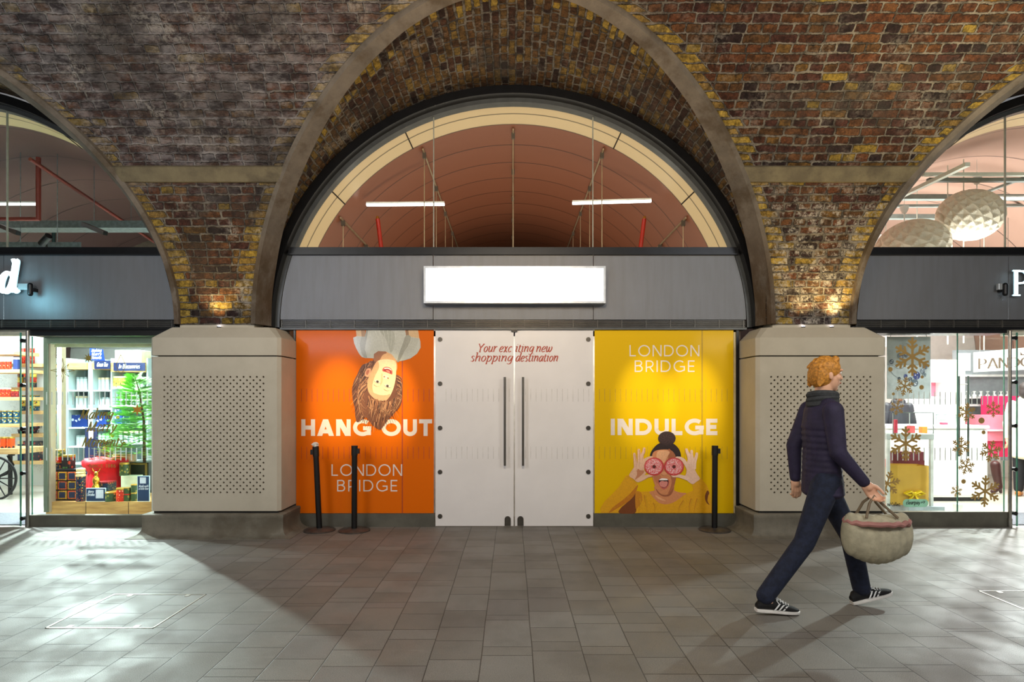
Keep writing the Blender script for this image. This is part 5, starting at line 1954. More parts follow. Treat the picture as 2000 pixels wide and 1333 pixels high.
def post(px_0, dx, label, ys_):
    x = X(px_0, 6.9)
    t = thing('door', label, 'door', (x, 6.9, 0), None, 'structure')
    MB().cyl((x, 6.9, 0.0), (x, 6.9, 2.30), 0.019, n=18).build('door_post', STEEL, t, smooth=True)
    MB().cyl((x, 6.9, 0.0), (x, 6.9, 0.10), 0.024, n=18).build('post_foot', STEEL, t, smooth=True)
    for y in ys_:
        z = Z(y, 6.9)
        mb = MB().cyl((x, 6.9, z), (x + dx * 0.055, 6.9, z), 0.012, n=10)
        mb.cyl((x + dx * 0.05, 6.875, z), (x + dx * 0.05, 6.925, z), 0.024, n=16)
        mb.build('hinge', P('dark hinge', (40, 42, 42), 0.3, 0.7), t, smooth=True)
    xe = x + dx * 0.075
    MB().add([(xe, 6.9, 0.01), (xe + dx * 0.95, 6.9, 0.01), (xe + dx * 0.95, 6.9, 2.28), (xe, 6.9, 2.28)], [(0, 1, 2, 3)]).build('glass_leaf', GLASS, t)
    MB().box(min(xe, xe + dx * 0.012), max(xe, xe + dx * 0.012), 6.893, 6.907, 0.01, 2.28).build('glass_edge', EDGE, t)
    return t


post(54, -1, 'glass entrance door of the left tea shop hung on a round steel post', (666, 753, 838, 925, 1013))
post(1972.5, 1, 'glass entrance door of the right jewellery shop hung on a round steel post', (661, 747, 832, 917, 1003))
MAT = P('charcoal door mat', (86, 88, 94), 0.95, var=0.25, scale=60, bump=0.4, bscale=300)
solo('door_mat', MB().box(-7.4, X(55, YF), YF + 0.06, 7.72, 0.0, 0.012), MAT, 'charcoal ribbed door mat inside the left shop entrance', 'mat')
solo('door_mat', MB().box(X(1968, YF), 7.4, YF + 0.06, 7.72, 0.0, 0.012), MAT, 'charcoal ribbed door mat inside the right shop entrance', 'mat')
TILE = P('pale shop floor', (206, 200, 186), 0.25, var=0.05, scale=1.5)
fixed('floor', MB().box(-9.35, -4.02, YF + 0.06, 12.45, 0.0, 0.004), TILE, 'pale polished floor inside the left shop', 'floor')
fixed('floor', MB().box(4.09, 9.43, YF + 0.06, 11.95, 0.0, 0.004), TILE, 'white polished floor inside the right shop', 'floor')

# shop names above, cut by the edges of the view
LIT = emissive('lit sign letter', (0.72, 0.95, 1.0), 3.0)


def letter(paths, wfn, x0, y1, k, d, name, label):
    """illuminated letter, built from stacked ribbons with depth"""
    t = thing(name, label, 'sign', (X(x0, d), d, Z(y1, d)))
    mb = MB()
    for i, p in enumerate(paths):
        ribbon(mb, [(X(x0, d) + a * k, Z(y1, d) + b * k) for a, b in p], d - 0.0006 * i, wfn(i))
    mb.build('lit_face', LIT, t)
    mb = MB()
    for i, p in enumerate(paths):
        ribbon(mb, [(X(x0, d) + a * k, Z(y1, d) + b * k) for a, b in p], d + 0.012 + 0.0006 * i, wfn(i))
    mb.build('letter_back', P('letter return', (150, 170, 180), 0.4), t)
    return t


kk = (572 - 508) * 6.84 / FPX
nib = lambda i: (lambda a, f: kk * (0.05 + 0.17 * abs(math.sin(a + 0.2)) ** 1.4))
letter([crv([(.34, .50), (.22, .62), (.06, .50), (-.02, .25), (.03, .04), (.14, .02), (.28, .18), (.36, .42)]), crv([(.30, .97), (.44, .99), (.42, .80), (.36, .40), (.33, .10), (.40, .03), (.50, .12)])], nib, 3, 572, kk, 6.84, 'sign_letter', 'glowing blue-white italic letter d of the left shop sign')
k2 = (578 - 528) * 6.84 / FPX
letter([[(.16, 0.0), (.16, 1.0)], [(.02, .98), (.32, .98)], [(.02, .02), (.32, .02)], [(.16, .97), (.40, .96)] + arc(.40, .73, .22, .23, 90, -90, 12)[1:] + [(.18, .48)]], lambda i: (lambda a, f: k2 * (.15 if i == 0 else 0.05 if i < 3 else 0.06 + 0.10 * abs(math.sin(a)))), 1977, 578, k2, 6.84, 'sign_letter', 'glowing white capital P of the right shop sign')
light('POINT', (X(12, 6.6), 6.6, Z(575, 6.6)), 7, (0.35, 0.85, 1.0), radius=0.08)
for x, s_, an in ((60.5, -1, 'left'), (1962, -1, 'right')):
    d = 6.83
    t = thing('projecting_sign_arm', f'short silver sign bracket with rounded end cap on the {an} fascia', 'bracket', (X(x, d), d, Z(566, d)), 'sign brackets on the side fascias')
    MB().box(X(x - 26 if an == 'left' else x - 11, d), X(x, d), d, d + 0.04, Z(566, d), Z(554, d)).build('arm', P('silver arm', (190, 196, 200), 0.3, 0.5), t, bevel=0.004)
    mb = MB()
    cz = Z(566, d)
    mb.cyl((X(x, d), d - 0.01, cz - 0.05), (X(x, d), d - 0.01, cz + 0.05), 0.028, n=14)
    mb.ball((X(x, d), d - 0.01, cz + 0.05), 0.028, 14, 8)
    mb.ball((X(x, d), d - 0.01, cz - 0.05), 0.028, 14, 8)
    mb.build('end_cap', DARK, t, smooth=True)
    MB().box(X(x, d) - 0.02, X(x, d) + 0.02, d, YF - 0.02, cz - 0.02, cz + 0.02).build('bracket', DARK, t)

# ================================================================== LEFT SHOP
NAVY = P('navy card', (24, 44, 96), 0.5)
OAK = wood_mat('light oak board', (226, 190, 132), (196, 154, 98), 0)
GREYF = P('sage grey frame paint', (112, 120, 104), 0.45, var=0.05)
BEIG = P('beige frame paint', (176, 158, 136), 0.45, var=0.05)
SHELFW = P('pale grey shelving', (176, 194, 196), 0.5, var=0.05)


def wallpaper():
    m, t, b = newmat('etched map wallpaper')
    N = NT(t)
    pos = N.coord()
    n1 = N.noise(pos, 7.0, 8, 0.75)
    l = N.m('ABSOLUTE', N.m('SUBTRACT', N.m('FRACT', N.m('MULTIPLY', n1, 9.0)), 0.5))
    k = N.m('MULTIPLY', N.mr(l, 0.10, 0.02), N.mr(N.noise(pos, 2.0, 3), 0.45, 0.6))
    t.links.new(N.mix(k, (0.72, 0.74, 0.72), (0.20, 0.22, 0.22)), b.inputs['Base Color'])
    b.inputs['Roughness'].default_value = 0.8
    return m


fixed('wall', MB().box(-9.3, X(84, 10.2), 10.2, 10.3, 0, 2.75), wallpaper(), 'wall of the left shop papered with a black and white engraving', 'wall')
fixed('wall', MB().box(-9.3, -4.1, 12.3, 12.42, 2.6, 5.0), P('tan upper wall', (98, 84, 72), 0.8), 'tan upper end wall inside the left unit', 'wall')

# prototypes of stock: each kind is built once and copied
protos = {}


def tin_proto(kind):
    """returns a builder placed at (x,y,z); kinds give size, colour and parts"""
    r, h, bm, lm, sq = kind
    t = thing('tea_tin' if not sq else 'gift_box', 'x', 'tin' if not sq else 'box', (0, 0, -50))
    if sq:
        MB().box(-r, r, -r, r, -50, -50 + h * 0.84).build('body', bm, t, bevel=0.002)
        MB().box(-r * 1.02, r * 1.02, -r * 1.02, r * 1.02, -50 + h * 0.84, -50 + h).build('lid', lm, t, bevel=0.002)
    else:
        MB().lathe((0, 0, -50), [(r, 0), (r, h * 0.86)], 18).build('body', bm, t, smooth=True)
        MB().lathe((0, 0, -50), [(r * 1.04, h * 0.86), (r * 1.04, h * 0.96), (r * 0.96, h)], 18).build('lid', lm, t, smooth=True)
    return t


def stock(key, kind, spots, label, group, name=None, cat=None):
    t = tin_proto(kind)
    if name:
        t.name = name
    if cat:
        t['category'] = cat
    for i, s_ in enumerate(spots):
        if i == 0:
            t.location = s_
            t['label'] = label
            if len(spots) > 1:
                t['group'] = group
        else:
            copy_tree(t, s_)


def row(x0, x1, ybase, d, n, z=None):
    zz = Z(ybase, d) if z is None else z
    return [(X(x0 + (x1 - x0) * (i + 0.5) / n, d), d, zz) for i in range(n)]


REDP = spots_mat('red patterned tin', (206, 42, 16), [(236, 120, 50), (170, 20, 14), (240, 190, 150), (206, 42, 16)], 0.022)
DKP = spots_mat('dark red patterned tin', (110, 16, 24), [(190, 60, 40), (60, 10, 20), (110, 16, 24)], 0.02)
BLUP = spots_mat('teal patterned tin', (16, 74, 104), [(220, 190, 60), (20, 110, 130), (240, 240, 220), (16, 40, 80)], 0.024)
ORBK = spots_mat('orange and black tin', (222, 80, 20), [(30, 26, 40), (240, 150, 50), (222, 80, 20)], 0.05)
YELP = spots_mat('yellow patterned tin', (222, 196, 80), [(70, 80, 60), (240, 226, 150), (200, 90, 40), (222, 196, 80)], 0.03)
CREAMP = P('cream card', (240, 222, 186), 0.5)
GOLDM = P('gold lid', (196, 158, 66), 0.3, 0.7)
NAVP = spots_mat('navy floral tin', (16, 28, 56), [(200, 150, 50), (30, 90, 90), (16, 28, 56), (150, 60, 40)], 0.018)
PALEJ = P('pale frosted jar', (214, 232, 230), 0.25, var=0.1, scale=30)
PALEL = P('silver jar lid', (170, 190, 190), 0.3, 0.4)

# wall shelves: the right column (further) and the left column (nearer)
names = ['topmost', 'second', 'third', 'fourth', 'lowest']
for i, y in enumerate((710.5, 757, 803, 848, 901)):
    bthing('wall_shelf', f'{names[i]} oak shelf of the right column on the papered wall', 'shelf', 22, 82, y, y + 6.5, 9.85, 0.35, OAK)
for i, y in enumerate((686, 722, 776, 828.5)):
    bthing('wall_shelf', f'{names[i]} oak shelf of the left column on the papered wall', 'shelf', -60, (27, 45, 36, 38)[i], y, y + 6.5, 9.3, 0.5, OAK)
A_, B_ = 9.97, 9.42
stock('a', (0.030, 0.30, REDP, CREAMP, False), row(41, 68, 710.5, A_, 3), 'tall red and cream tea tube on the topmost right wall shelf', 'tall tea tubes on the topmost right shelf')
stock('a2', (0.036, 0.20, NAVY, CREAMP, True), row(29, 38, 710.5, A_, 1), 'narrow navy gift box beside the tall red tubes on the wall shelf', 'x')
for k, (bm, nm) in enumerate(((YELP, 'yellow'), (ORBK, 'orange and black'), (NAVP, 'dark floral'))):
    for lev in range(3):
        stock('b', (0.048, 0.088, (REDP, YELP, NAVP)[(lev + k) % 3], GOLDM, False), [(X(41 + k * 12, A_), A_, Z(757, A_) + lev * 0.089)], f'{("red","yellow","dark floral")[(lev + k) % 3]} tin, {("bottom", "middle", "top")[lev]} of the {("left", "middle", "right")[k]} stack on the second right wall shelf', 'stacked tins on the second right shelf')
for k in range(3):
    for lev in range(3):
        stock('c', (0.05, 0.088, YELP if (k + lev) % 2 else BLUP, GOLDM, False), [(X(46 + k * 12.5, A_), A_, Z(803, A_) + lev * 0.089)], f'{"yellow" if (k + lev) % 2 else "teal"} tin, {("bottom", "middle", "top")[lev]} of the {("left", "middle", "right")[k]} stack on the third right wall shelf', 'stacked tins on the third right shelf')
# cups
CUPM = spots_mat('dark floral cup', (26, 26, 44), [(150, 40, 40), (26, 26, 44), (60, 70, 110)], 0.03)
cup0 = thing('teacup', 'dark floral teacup, lower row on the fourth right wall shelf', 'cup', (0, 0, -50), 'dark floral cups on the fourth right shelf')
MB().lathe((0, 0, -50), [(0.025, 0), (0.045, 0.02), (0.056, 0.075), (0.052, 0.075), (0.04, 0.02), (0.0, 0.012)], 18).build('bowl', CUPM, cup0, smooth=True)
MB().tube([(0.050, 0, -49.94), (0.085, 0, -49.935), (0.08, 0, -49.975), (0.045, 0, -49.975)], 0.006, 6).build('handle', CUPM, cup0, smooth=True)
for k, s_ in enumerate([(X(p, A_), A_, Z(848, A_)) for p in (42, 54, 66)] + [(X(p, A_), A_, Z(848, A_) + 0.076) for p in (46, 58, 71)]):
    if k == 0:
        cup0.location = s_
    else:
        copy_tree(cup0, s_, None if k < 3 else 'dark floral teacup, upper row on the fourth right wall shelf')
stock('d', (0.042, 0.34, NAVY, CREAMP, True), [(X(43, A_), A_, Z(901, A_))], 'tall navy box on the lowest right wall shelf', 'x')
DOTS = spots_mat('black box with red flowers', (34, 26, 40), [(190, 50, 40), (34, 26, 40), (34, 26, 40), (120, 90, 60)], 0.045)
stock('d2', (0.044, 0.34, DOTS, DOTS, True), row(50, 80, 901, A_, 3), 'black gift box with red flowers on the lowest right wall shelf', 'black floral boxes on the lowest right shelf')
stock('e', (0.028, 0.145, REDP, CREAMP, False), row(-14, 22, 722, B_, 5), 'red patterned tea tin on the second left wall shelf', 'red tins on the second left shelf')
stock('e1', (0.036, 0.19, NAVY, CREAMP, True), row(28, 39, 722, B_, 1), 'small navy box with white label at the end of the second left wall shelf', 'x')
stock('e2', (0.022, 0.12, P('rose glass', (240, 190, 170), 0.3), CREAMP, False), row(-8, 18, 686, B_, 3), 'pale rose jar on the topmost left wall shelf', 'rose jars on the topmost left shelf')
stock('f', (0.030, 0.145, REDP, CREAMP, False), row(-10, 21, 776, B_, 4), 'red patterned tea tin on the third left wall shelf', 'red tins on the third left shelf')
stock('f2', (0.030, 0.11, DKP, GOLDM, False), row(22, 36, 776, B_, 2), 'dark red tin at the end of the third left wall shelf', 'dark red tins on the third left shelf')
for lev in range(2):
    stock('g', (0.040, 0.105, BLUP, GOLDM, False), row(-18, 38, 828.5, B_, 5, Z(828.5, B_) + lev * 0.106), f'teal patterned tea tin in the {("lower", "upper")[lev]} row on the lowest left wall shelf', f'teal tins, {("lower", "upper")[lev]} row on the lowest left shelf')

# tea cart with a big spoked wheel
ct = thing('tea_cart', 'oak topped display cart with black spoked wheel by the left edge', 'cart', (X(0, 9.0), 9.0, 0))
bp(MB(), -60, 36, 877, 888, 8.8, 0.55).build('top', OAK, ct, bevel=0.006)
IR = P('black iron', (28, 26, 28), 0.45, 0.4)
wx, wz, wr_ = X(-10, 8.78), Z(935, 8.78), 0.315
mb = MB().tube([(wx + wr_ * math.cos(a * PI / 24), 8.78, wz + wr_ * math.sin(a * PI / 24)) for a in range(48)], 0.018, 8, True)
whl = mb.build('wheel', IR, ct, smooth=True)
for k in range(12):
    a = k * PI / 6
    MB().cyl((wx + 0.04 * math.cos(a), 8.78, wz + 0.04 * math.sin(a)), (wx + (wr_ - .01) * math.cos(a), 8.78, wz + (wr_ - .01) * math.sin(a)), 0.010, 0.007, n=8).build('spoke', IR, whl, smooth=True)
MB().cyl((wx, 8.75, wz), (wx, 8.83, wz), 0.045, n=16).build('hub', IR, whl, smooth=True)
mb = MB()
mb.tube([(X(-10, 8.9), 8.95, wz), (X(8, 8.9), 8.95, wz + 0.05), (X(20, 8.9), 8.95, wz + 0.18), (X(10, 8.9), 8.95, wz + 0.32), (X(22, 8.9), 8.95, Z(889, 8.9))], 0.02, 8)
mb.build('spring', IR, ct, smooth=True)
for k, q in enumerate((-40, 18)):
    MB().box(X(q, 9.2) - 0.02, X(q, 9.2) + 0.02, 9.2, 9.24, 0.0, Z(888, 9.2)).build('leg', IR, ct)
stock('h', (0.050, 0.18, ORBK, GOLDM, False), row(-26, 28, 877, 8.95, 4), 'orange and black tin on the oak cart by the left edge', 'orange and black tins on the cart')

# white shelving unit behind the display
D = 9.0
su = thing('shelving_unit', 'tall pale grey shelving unit of three bays behind the tree', 'shelving', (X(208, D), D, 0))
for a, b in ((128, 134), (172, 181.5), (216, 219), (286, 289)):
    MB().box(X(a, D), X(b, D), D, D + 0.35, 0, Z(700, D)).build('upright', SHELFW, su)
MB().box(X(128, D), X(300, D), D + 0.35, D + 0.37, 0, Z(700, D)).build('back_panel', P('shelving back', (120, 138, 142), 0.6), su)
for a, b, ysh in ((134, 172, (762, 798, 835, 872, 905, 940)), (181.5, 216, (762, 798, 835, 872, 905, 940)), (219, 286, (757, 793, 829, 866, 902, 940))):
    for y in ysh:
        bp(MB(), a, b, y, y + 3, D, 0.35).build('shelf', P('white shelf board', (226, 236, 234), 0.4), su)
    MB().box(X(a, D), X(b, D), D - 0.03, D + 0.33, Z(722 if a < 200 else 727, D), Z(709, D)).build('header_box', OAK, su)
for (a, b, y0, y1, txt, lb, nm) in ((184, 215, 705, 721, 'Green Tea', 'navy header sign reading Green Tea on the white shelving', 'shelf_sign'), (221.5, 283, 709, 724.5, 'In Blossomries', 'long navy header sign with white script on the right bay of the white shelving', 'shelf_sign')):
    d = D - 0.045
    t = thing(nm, lb, 'sign', (X((a + b) / 2, d), d, Z(y1, d)))
    bp(MB(), a, b, y0, y1, d, 0.012).build('board', NAVY, t)
    mb = MB()
    k = (b - a)
    script(mb, txt, X(a + k * 0.16, d), X(b - k * 0.16, d), Z(y1 - 4.5, d), 0.062, d - 0.002, 0.12, 0.045)
    mb.build('lettering', P('white print', (232, 236, 244), 0.5), t)
BAYN = ('left', 'middle', 'right')
for bi, (a, b) in enumerate(((150, 171), (184, 215), (222, 284))):
    ys_ = (762, 798, 872) if bi < 2 else (757, 793, 866)
    for si, y in enumerate(ys_):
        n = (3, 4, 6)[bi]
        kind = [(0.026, 0.20, PALEJ, PALEL, False), (0.026, 0.19, PALEJ, CREAMP, True), (0.03, 0.17, PALEJ, PALEL, False)][(si + bi) % 3]
        nm = 'glass_jar' if not kind[4] else 'pale_packet'
        stock('s', kind, row(a, b, y, D + 0.14, n), f'pale {"jar" if not kind[4] else "packet"} on the {("top", "second", "fourth")[si]} shelf of the {BAYN[bi]} bay of the white shelving', f'pale stock on the {("top", "second", "fourth")[si]} shelf of the {BAYN[bi]} bay', nm, 'jar' if not kind[4] else 'packet')
stock('s4', (0.034, 0.17, YELP, CREAMP, True), row(222, 248, 757, D + 0.06, 3), 'yellow flowered packet at the front of the right bay, top shelf', 'yellow packets in the right bay', 'yellow_packet', 'packet')
for a, b, y0, y1, lb in ((138, 170, 811, 835, 'navy gift box on the third shelf of the left bay'), (184, 208, 813, 835, 'navy gift box with pale pattern on the third shelf of the middle bay'), (222, 238, 800, 829, 'tall blue and white carton on the third shelf of the right bay')):
    bthing('gift_carton', lb, 'box', a, b, y0, y1, D + 0.06, 0.2, spots_mat('navy box pale stars', (30, 58, 128), [(200, 214, 240), (30, 58, 128), (30, 58, 128), (30, 58, 128)], 0.05), bevel=0.003)
sg = thing('tilted_sign', 'blue tilted sign with white script on top of the white shelving', 'sign', (X(190, D), D, Z(705, D)))
mb = MB()
pts = [(X(177, D), Z(704, D)), (X(206, D), Z(706, D)), (X(202, D), Z(683, D)), (X(177, D), Z(680.5, D))]
mb.poly(pts, D - 0.02, 0.012)
mb.build('board', P('bright blue card', (24, 66, 160), 0.4), sg)
mb = MB()
for i, (tx, yb) in enumerate((('Making', 688), ('Merry', 695), ('Memories', 702))):
    script(mb, tx, X(180, D), X(200, D), Z(yb, D), 0.045, D - 0.0215 - i * 0.0002, 0.13, 0.05)
mb.build('lettering', P('white print', (232, 236, 244), 0.5), sg)
bthing('stock_carton', 'large cream carton on top of the right bay of the shelving', 'box', 224, 276, 684, 709, D + 0.05, 0.25, P('cream carton', (232, 232, 200), 0.6), bevel=0.01)
nb = thing('notice_board', 'tall navy notice board with a white and red card, in front of the shelving', 'sign', (X(177, 8.6), 8.6, 0))
MB().box(X(166, 8.6), X(190, 8.6), 8.6, 8.62, 0.006, Z(836, 8.6)).build('board', P('navy board', (18, 26, 56), 0.5), nb)
bp(MB(), 173, 182, 842, 857, 8.585, 0.004).build('card', P('white and red card', (226, 190, 190), 0.5), nb)
tall = thing('boxed_set', 'tall dark floral box standing to the right of the navy board', 'box', (X(206, 8.5), 8.5, 0.0))
MB().box(X(193, 8.5), X(212, 8.5), 8.5, 8.6, 0.006, Z(863, 8.5)).build('body', NAVP, tall)

# display frame and plinth in the window
d = 7.12
zp0 = Z(981, 7.16)
df = thing('window_surround', 'sage green rectangular display frame around the tea shop window display', 'frame', (X(88, d), d, 0))
MB().box(X(85, d), X(92.5, d), d, d + 0.05, 0.13, Z(660, d)).build('upright', GREYF, df)
bp(MB(), 92.5, 330, 660, 671, d, 0.05).build('header', GREYF, df)
bp(MB(), 88, 330, 672.5, 678, d + 0.08, 0.05).build('inner_header', P('olive frame paint', (128, 126, 96), 0.45), df)
MB().box(X(93, d), X(96.5, d), d + 0.02, d + 0.1, 0.13, Z(672, d)).build('inner_upright', BEIG, df)
MB().box(X(111, 7.9), X(115.5, 7.9), 7.9, 7.94, zp0, Z(676, 7.9)).build('rear_upright', GREYF, df)
MB().box(X(115.5, 7.9), X(120, 7.9), 7.9, 7.98, zp0, Z(676, 7.9)).build('rear_upright', BEIG, df)
zp = Z(981, 7.16)
pl = thing('display_plinth', 'low wooden plinth carrying the tea gifts in the left window', 'plinth', (X(190, 7.16), 7.16, 0))
MB().box(X(89.5, 7.16), -4.2, 7.16, 8.05, 0.008, zp).build('box', wood_mat('amber ply', (206, 164, 96), (160, 116, 62), 0, 2.0), pl)
for q in (167, 250):
    MB().box(X(q, 7.155), X(q, 7.155) + 0.004, 7.157, 7.16, 0.03, zp - 0.002).build('panel_joint', P('dark joint', (40, 30, 24), 0.8), pl)

ac = thing('tea_chest_calendar', 'black chest calendar of gold-framed square drawers at the left end of the plinth', 'box', (X(122, 7.25), 7.25, zp))
bp(MB(), 94, 151, 917, 0, 7.25, 0.12)
ht = Z(917, 7.25) - zp
x0_, x1_ = X(93.5, 7.25), X(150, 7.25)
MB().box(x0_, x1_, 7.25, 7.38, zp, zp + ht).build('case', P('black lacquer', (16, 17, 26), 0.3), ac, bevel=0.004)
cs = (x1_ - x0_) / 3.0
for i in range(3):
    for j in range(3):
        cx, cz = x0_ + cs * (i + 0.5) + 0.008, zp + 0.015 + (ht - 0.04) * (j + 0.5) / 3
        hh, ww = (ht - 0.04) / 6 * 0.86, cs / 2 * 0.86
        dr = MB().box(cx - ww, cx + ww, 7.238, 7.25, cz - hh, cz + hh).build('drawer', spots_mat('gold and orange border', (196, 142, 40), [(196, 142, 40), (206, 80, 40), (230, 200, 90), (60, 80, 60)], 0.016) if (i + j) % 2 else spots_mat('orange and red border', (196, 92, 50), [(206, 70, 40), (230, 150, 70), (120, 40, 40)], 0.016), ac)
        MB().box(cx - ww * 0.72, cx + ww * 0.72, 7.234, 7.238, cz - hh * 0.72, cz + hh * 0.72).build('drawer_panel', P('slate blue panel', (42, 48, 72), 0.4), dr)
zt = zp + ht


def on(px_0, d, w_, h, z, kind, label, name='tea_tin', cat='tin', group=None, sq=False, bm=None, lm=None):
    t = tin_proto((w_ / 2, h, bm, lm, sq))
    t.name = name
    t['category'] = cat
    t['label'] = label
    if group:
        t['group'] = group
    t.location = (X(px_0, d), d, z)
    return t


GRN = spots_mat('green and gold tin', (60, 84, 50), [(150, 140, 60), (60, 84, 50), (40, 60, 40), (190, 170, 90)], 0.03)
for lev, (bm, c) in enumerate(((NAVP, 'dark floral'), (REDP, 'red'), (GRN, 'green'))):
    on(112, 7.33, 0.115, 0.078, zt + lev * 0.0785, 0, f'{c} square caddy, {("bottom", "middle", "top")[lev]} of the stack on the drawer chest', 'tea_caddy', 'tin', 'caddies stacked on the drawer chest', True, bm, GOLDM)
on(134, 7.33, 0.10, 0.17, zt, 0, 'dark floral square caddy beside the stack on the drawer chest', 'tea_caddy', 'tin', None, True, spots_mat('dark caddy', (36, 30, 34), [(190, 60, 30), (70, 110, 50), (36, 30, 34), (36, 30, 34)], 0.04), GOLDM)
t = thing('tea_canister', 'tall navy floral canister with gold knotted lid in front of the red sack', 'tin', (X(158, 7.22), 7.22, zp))
MB().lathe((X(158, 7.22), 7.22, zp), [(0.050, 0), (0.050, Z(931, 7.22) - zp)], 20).build('body', NAVP, t, smooth=True)
zl_ = Z(931, 7.22)
MB().lathe((X(158, 7.22), 7.22, zl_), [(0.052, 0), (0.054, 0.015), (0.044, 0.03), (0.052, 0.045), (0.043, 0.06), (0.050, 0.075), (0.046, 0.095), (0.02, 0.105)], 20).build('lid', P('cream gold lid', (226, 206, 150), 0.35, 0.3), t, smooth=True)

# red sack
R_ = random.Random(9)
sk = thing('red_sack', 'plump red velvet sack with rolled rim in the middle of the window display', 'sack', (X(203, 7.7), 7.7, zp))
mb = MB()
n = 60
prof = [(0.20, 0.0), (0.235, 0.05), (0.235, 0.14), (0.215, 0.22), (0.20, 0.30), (0.23, 0.345), (0.262, 0.39), (0.265, 0.43), (0.235, 0.465), (0.18, 0.47), (0.15, 0.42)]
cx, cy = X(203, 7.75), 7.78
q = []
for k, (r, h) in enumerate(prof):
    for i in range(n):
        a = 2 * PI * i / n
        f = 1 + 0.035 * math.sin(a * 13 + k * 0.4) + 0.02 * math.sin(a * 7 + k)
        q.append((cx + r * f * math.cos(a), cy + r * 0.8 * f * math.sin(a), zp + h + (0.012 * math.sin(a * 5 + k) if k else 0)))
fs = [(k * n + i, k * n + (i + 1) % n, (k + 1) * n + (i + 1) % n, (k + 1) * n + i) for k in range(len(prof) - 1) for i in range(n)]
mb.add(q, fs + [tuple(range((len(prof) - 1) * n, len(prof) * n))])
mb.build('cloth', P('red velvet', (206, 8, 26), 0.7, var=0.25, scale=8), sk, smooth=True, auto=False)
# gold reindeer figure
rd = thing('reindeer_ornament', 'small gold antlered ornament in front of the red sack', 'ornament', (X(188, 7.36), 7.36, zp))
gx, gz = X(188, 7.36), zp
mb = MB().lathe((gx, 7.36, gz), [(0.045, 0), (0.05, 0.02), (0.046, 0.16), (0.03, 0.19), (0.04, 0.22), (0.036, 0.26), (0.016, 0.29), (0.022, 0.31), (0.020, 0.335), (0.008, 0.345)], 18)
mb.build('figure', P('polished gold', (214, 166, 60), 0.2, 0.8), rd, smooth=True)
for q in (-1, 1):
    MB().tube([(gx + q * 0.01, 7.36, gz + 0.335), (gx + q * 0.035, 7.36, gz + 0.352), (gx + q * 0.05, 7.36, gz + 0.385)], [0.006, 0.005, 0.003], 6).build('antler', P('polished gold', (214, 166, 60), 0.2, 0.8), rd, smooth=True)
# small gifts
on(207, 7.46, 0.16, 0.115, zp + 0.095, 0, 'dark patterned box on top of the green box beside the gold ornament', 'gift_box', 'box', None, True, NAVP, DKP)
on(210, 7.46, 0.15, 0.094, zp, 0, 'green and gold box under the dark patterned box', 'gift_box', 'box', None, True, GRN, GOLDM)
on(217, 7.22, 0.125, 0.115, zp, 0, 'squat green and gold round tin right of the navy card sign', 'tea_tin', 'tin', None, False, GRN, GOLDM)
on(236, 7.22, 0.10, 0.165, zp, 0, 'red patterned cylinder tin among the small gifts', 'tea_tin', 'tin', None, False, REDP, GOLDM)
on(250, 7.24, 0.075, 0.09, zp, 0, 'small square green tin next to the red cylinder, the lower one', 'tea_tin', 'tin', None, True, GRN, REDP)
on(250, 7.24, 0.075, 0.075, zp + 0.091, 0, 'small square green tin stacked above its twin by the red cylinder', 'tea_tin', 'tin', None, True, GRN, GOLDM)
on(262, 7.24, 0.07, 0.105, zp, 0, 'round green jar beside the navy leaflet, the lower one', 'tea_tin', 'tin', None, False, GRN, GOLDM)
on(262, 7.24, 0.07, 0.10, zp + 0.106, 0, 'round green jar on top of another beside the navy leaflet', 'tea_tin', 'tin', None, False, GRN, GOLDM)
bthing('gift_carton', 'plain pale green carton behind the small gifts', 'box', 236, 268, 930, 968, 7.62, 0.12, P('pale green card', (206, 220, 190), 0.5), bevel=0.003)
bthing('tan_panel', 'tan cardboard box behind the sack, below the tree', 'box', 219, 262, 888, 963, 7.99, 0.05, P('tan card', (216, 184, 140), 0.6), bevel=0.003)
on(243, 7.68, 0.11, 0.175, Z(930, 7.68), 0, 'dark green canister standing on the pale carton', 'tea_tin', 'tin', None, False, GRN, GOLDM)
for x0, x1, y0, d, lb, nm in ((168, 206, 954, 7.18, 'small navy card sign with white frame below the gold ornament', 'card_sign'), (268, 292, 930, 7.18, 'tall navy leaflet stand with white script at the right end of the plinth', 'leaflet')):
    t = thing(nm, lb, 'sign', (X((x0 + x1) / 2, d), d, zp))
    MB().box(X(x0, d), X(x1, d), d, d + 0.012, zp, Z(y0, d)).build('backing', P('white card edge', (190, 214, 220), 0.5), t)
    MB().box(X(x0 + 1, d), X(x1 - 1, d), d - 0.002, d, zp + 0.008, Z(y0 + 1.2, d)).build('print', P('ink navy', (22, 50, 84), 0.5), t)
    mb = MB()
    if x0 < 200:
        for i, (tx, yb) in enumerate((('Merry', 963), ('Christmas', 969))):
            if 'C' in tx:
                script(mb, tx, X(170, d), X(185, d), Z(yb, d), 0.03, d - 0.003, 0.12, 0.05)
            else:
                script(mb, tx, X(172, d), X(183, d), Z(yb, d), 0.03, d - 0.003, 0.12, 0.05)
        bp(mb, 187, 202, 957, 974, d - 0.003, 0.001)
    else:
        bp(mb, 273, 285, 933, 945, d - 0.003, 0.001)
        for i, yb in enumerate((952, 957)):
            script(mb, ('Made with', 'a little love')[i], X(271, d), X(290, d), Z(yb, d), 0.026, d - 0.003 - i * .0002, 0.12, 0.05)
    mb.build('lettering', P('pale print', (200, 206, 214), 0.6), t)

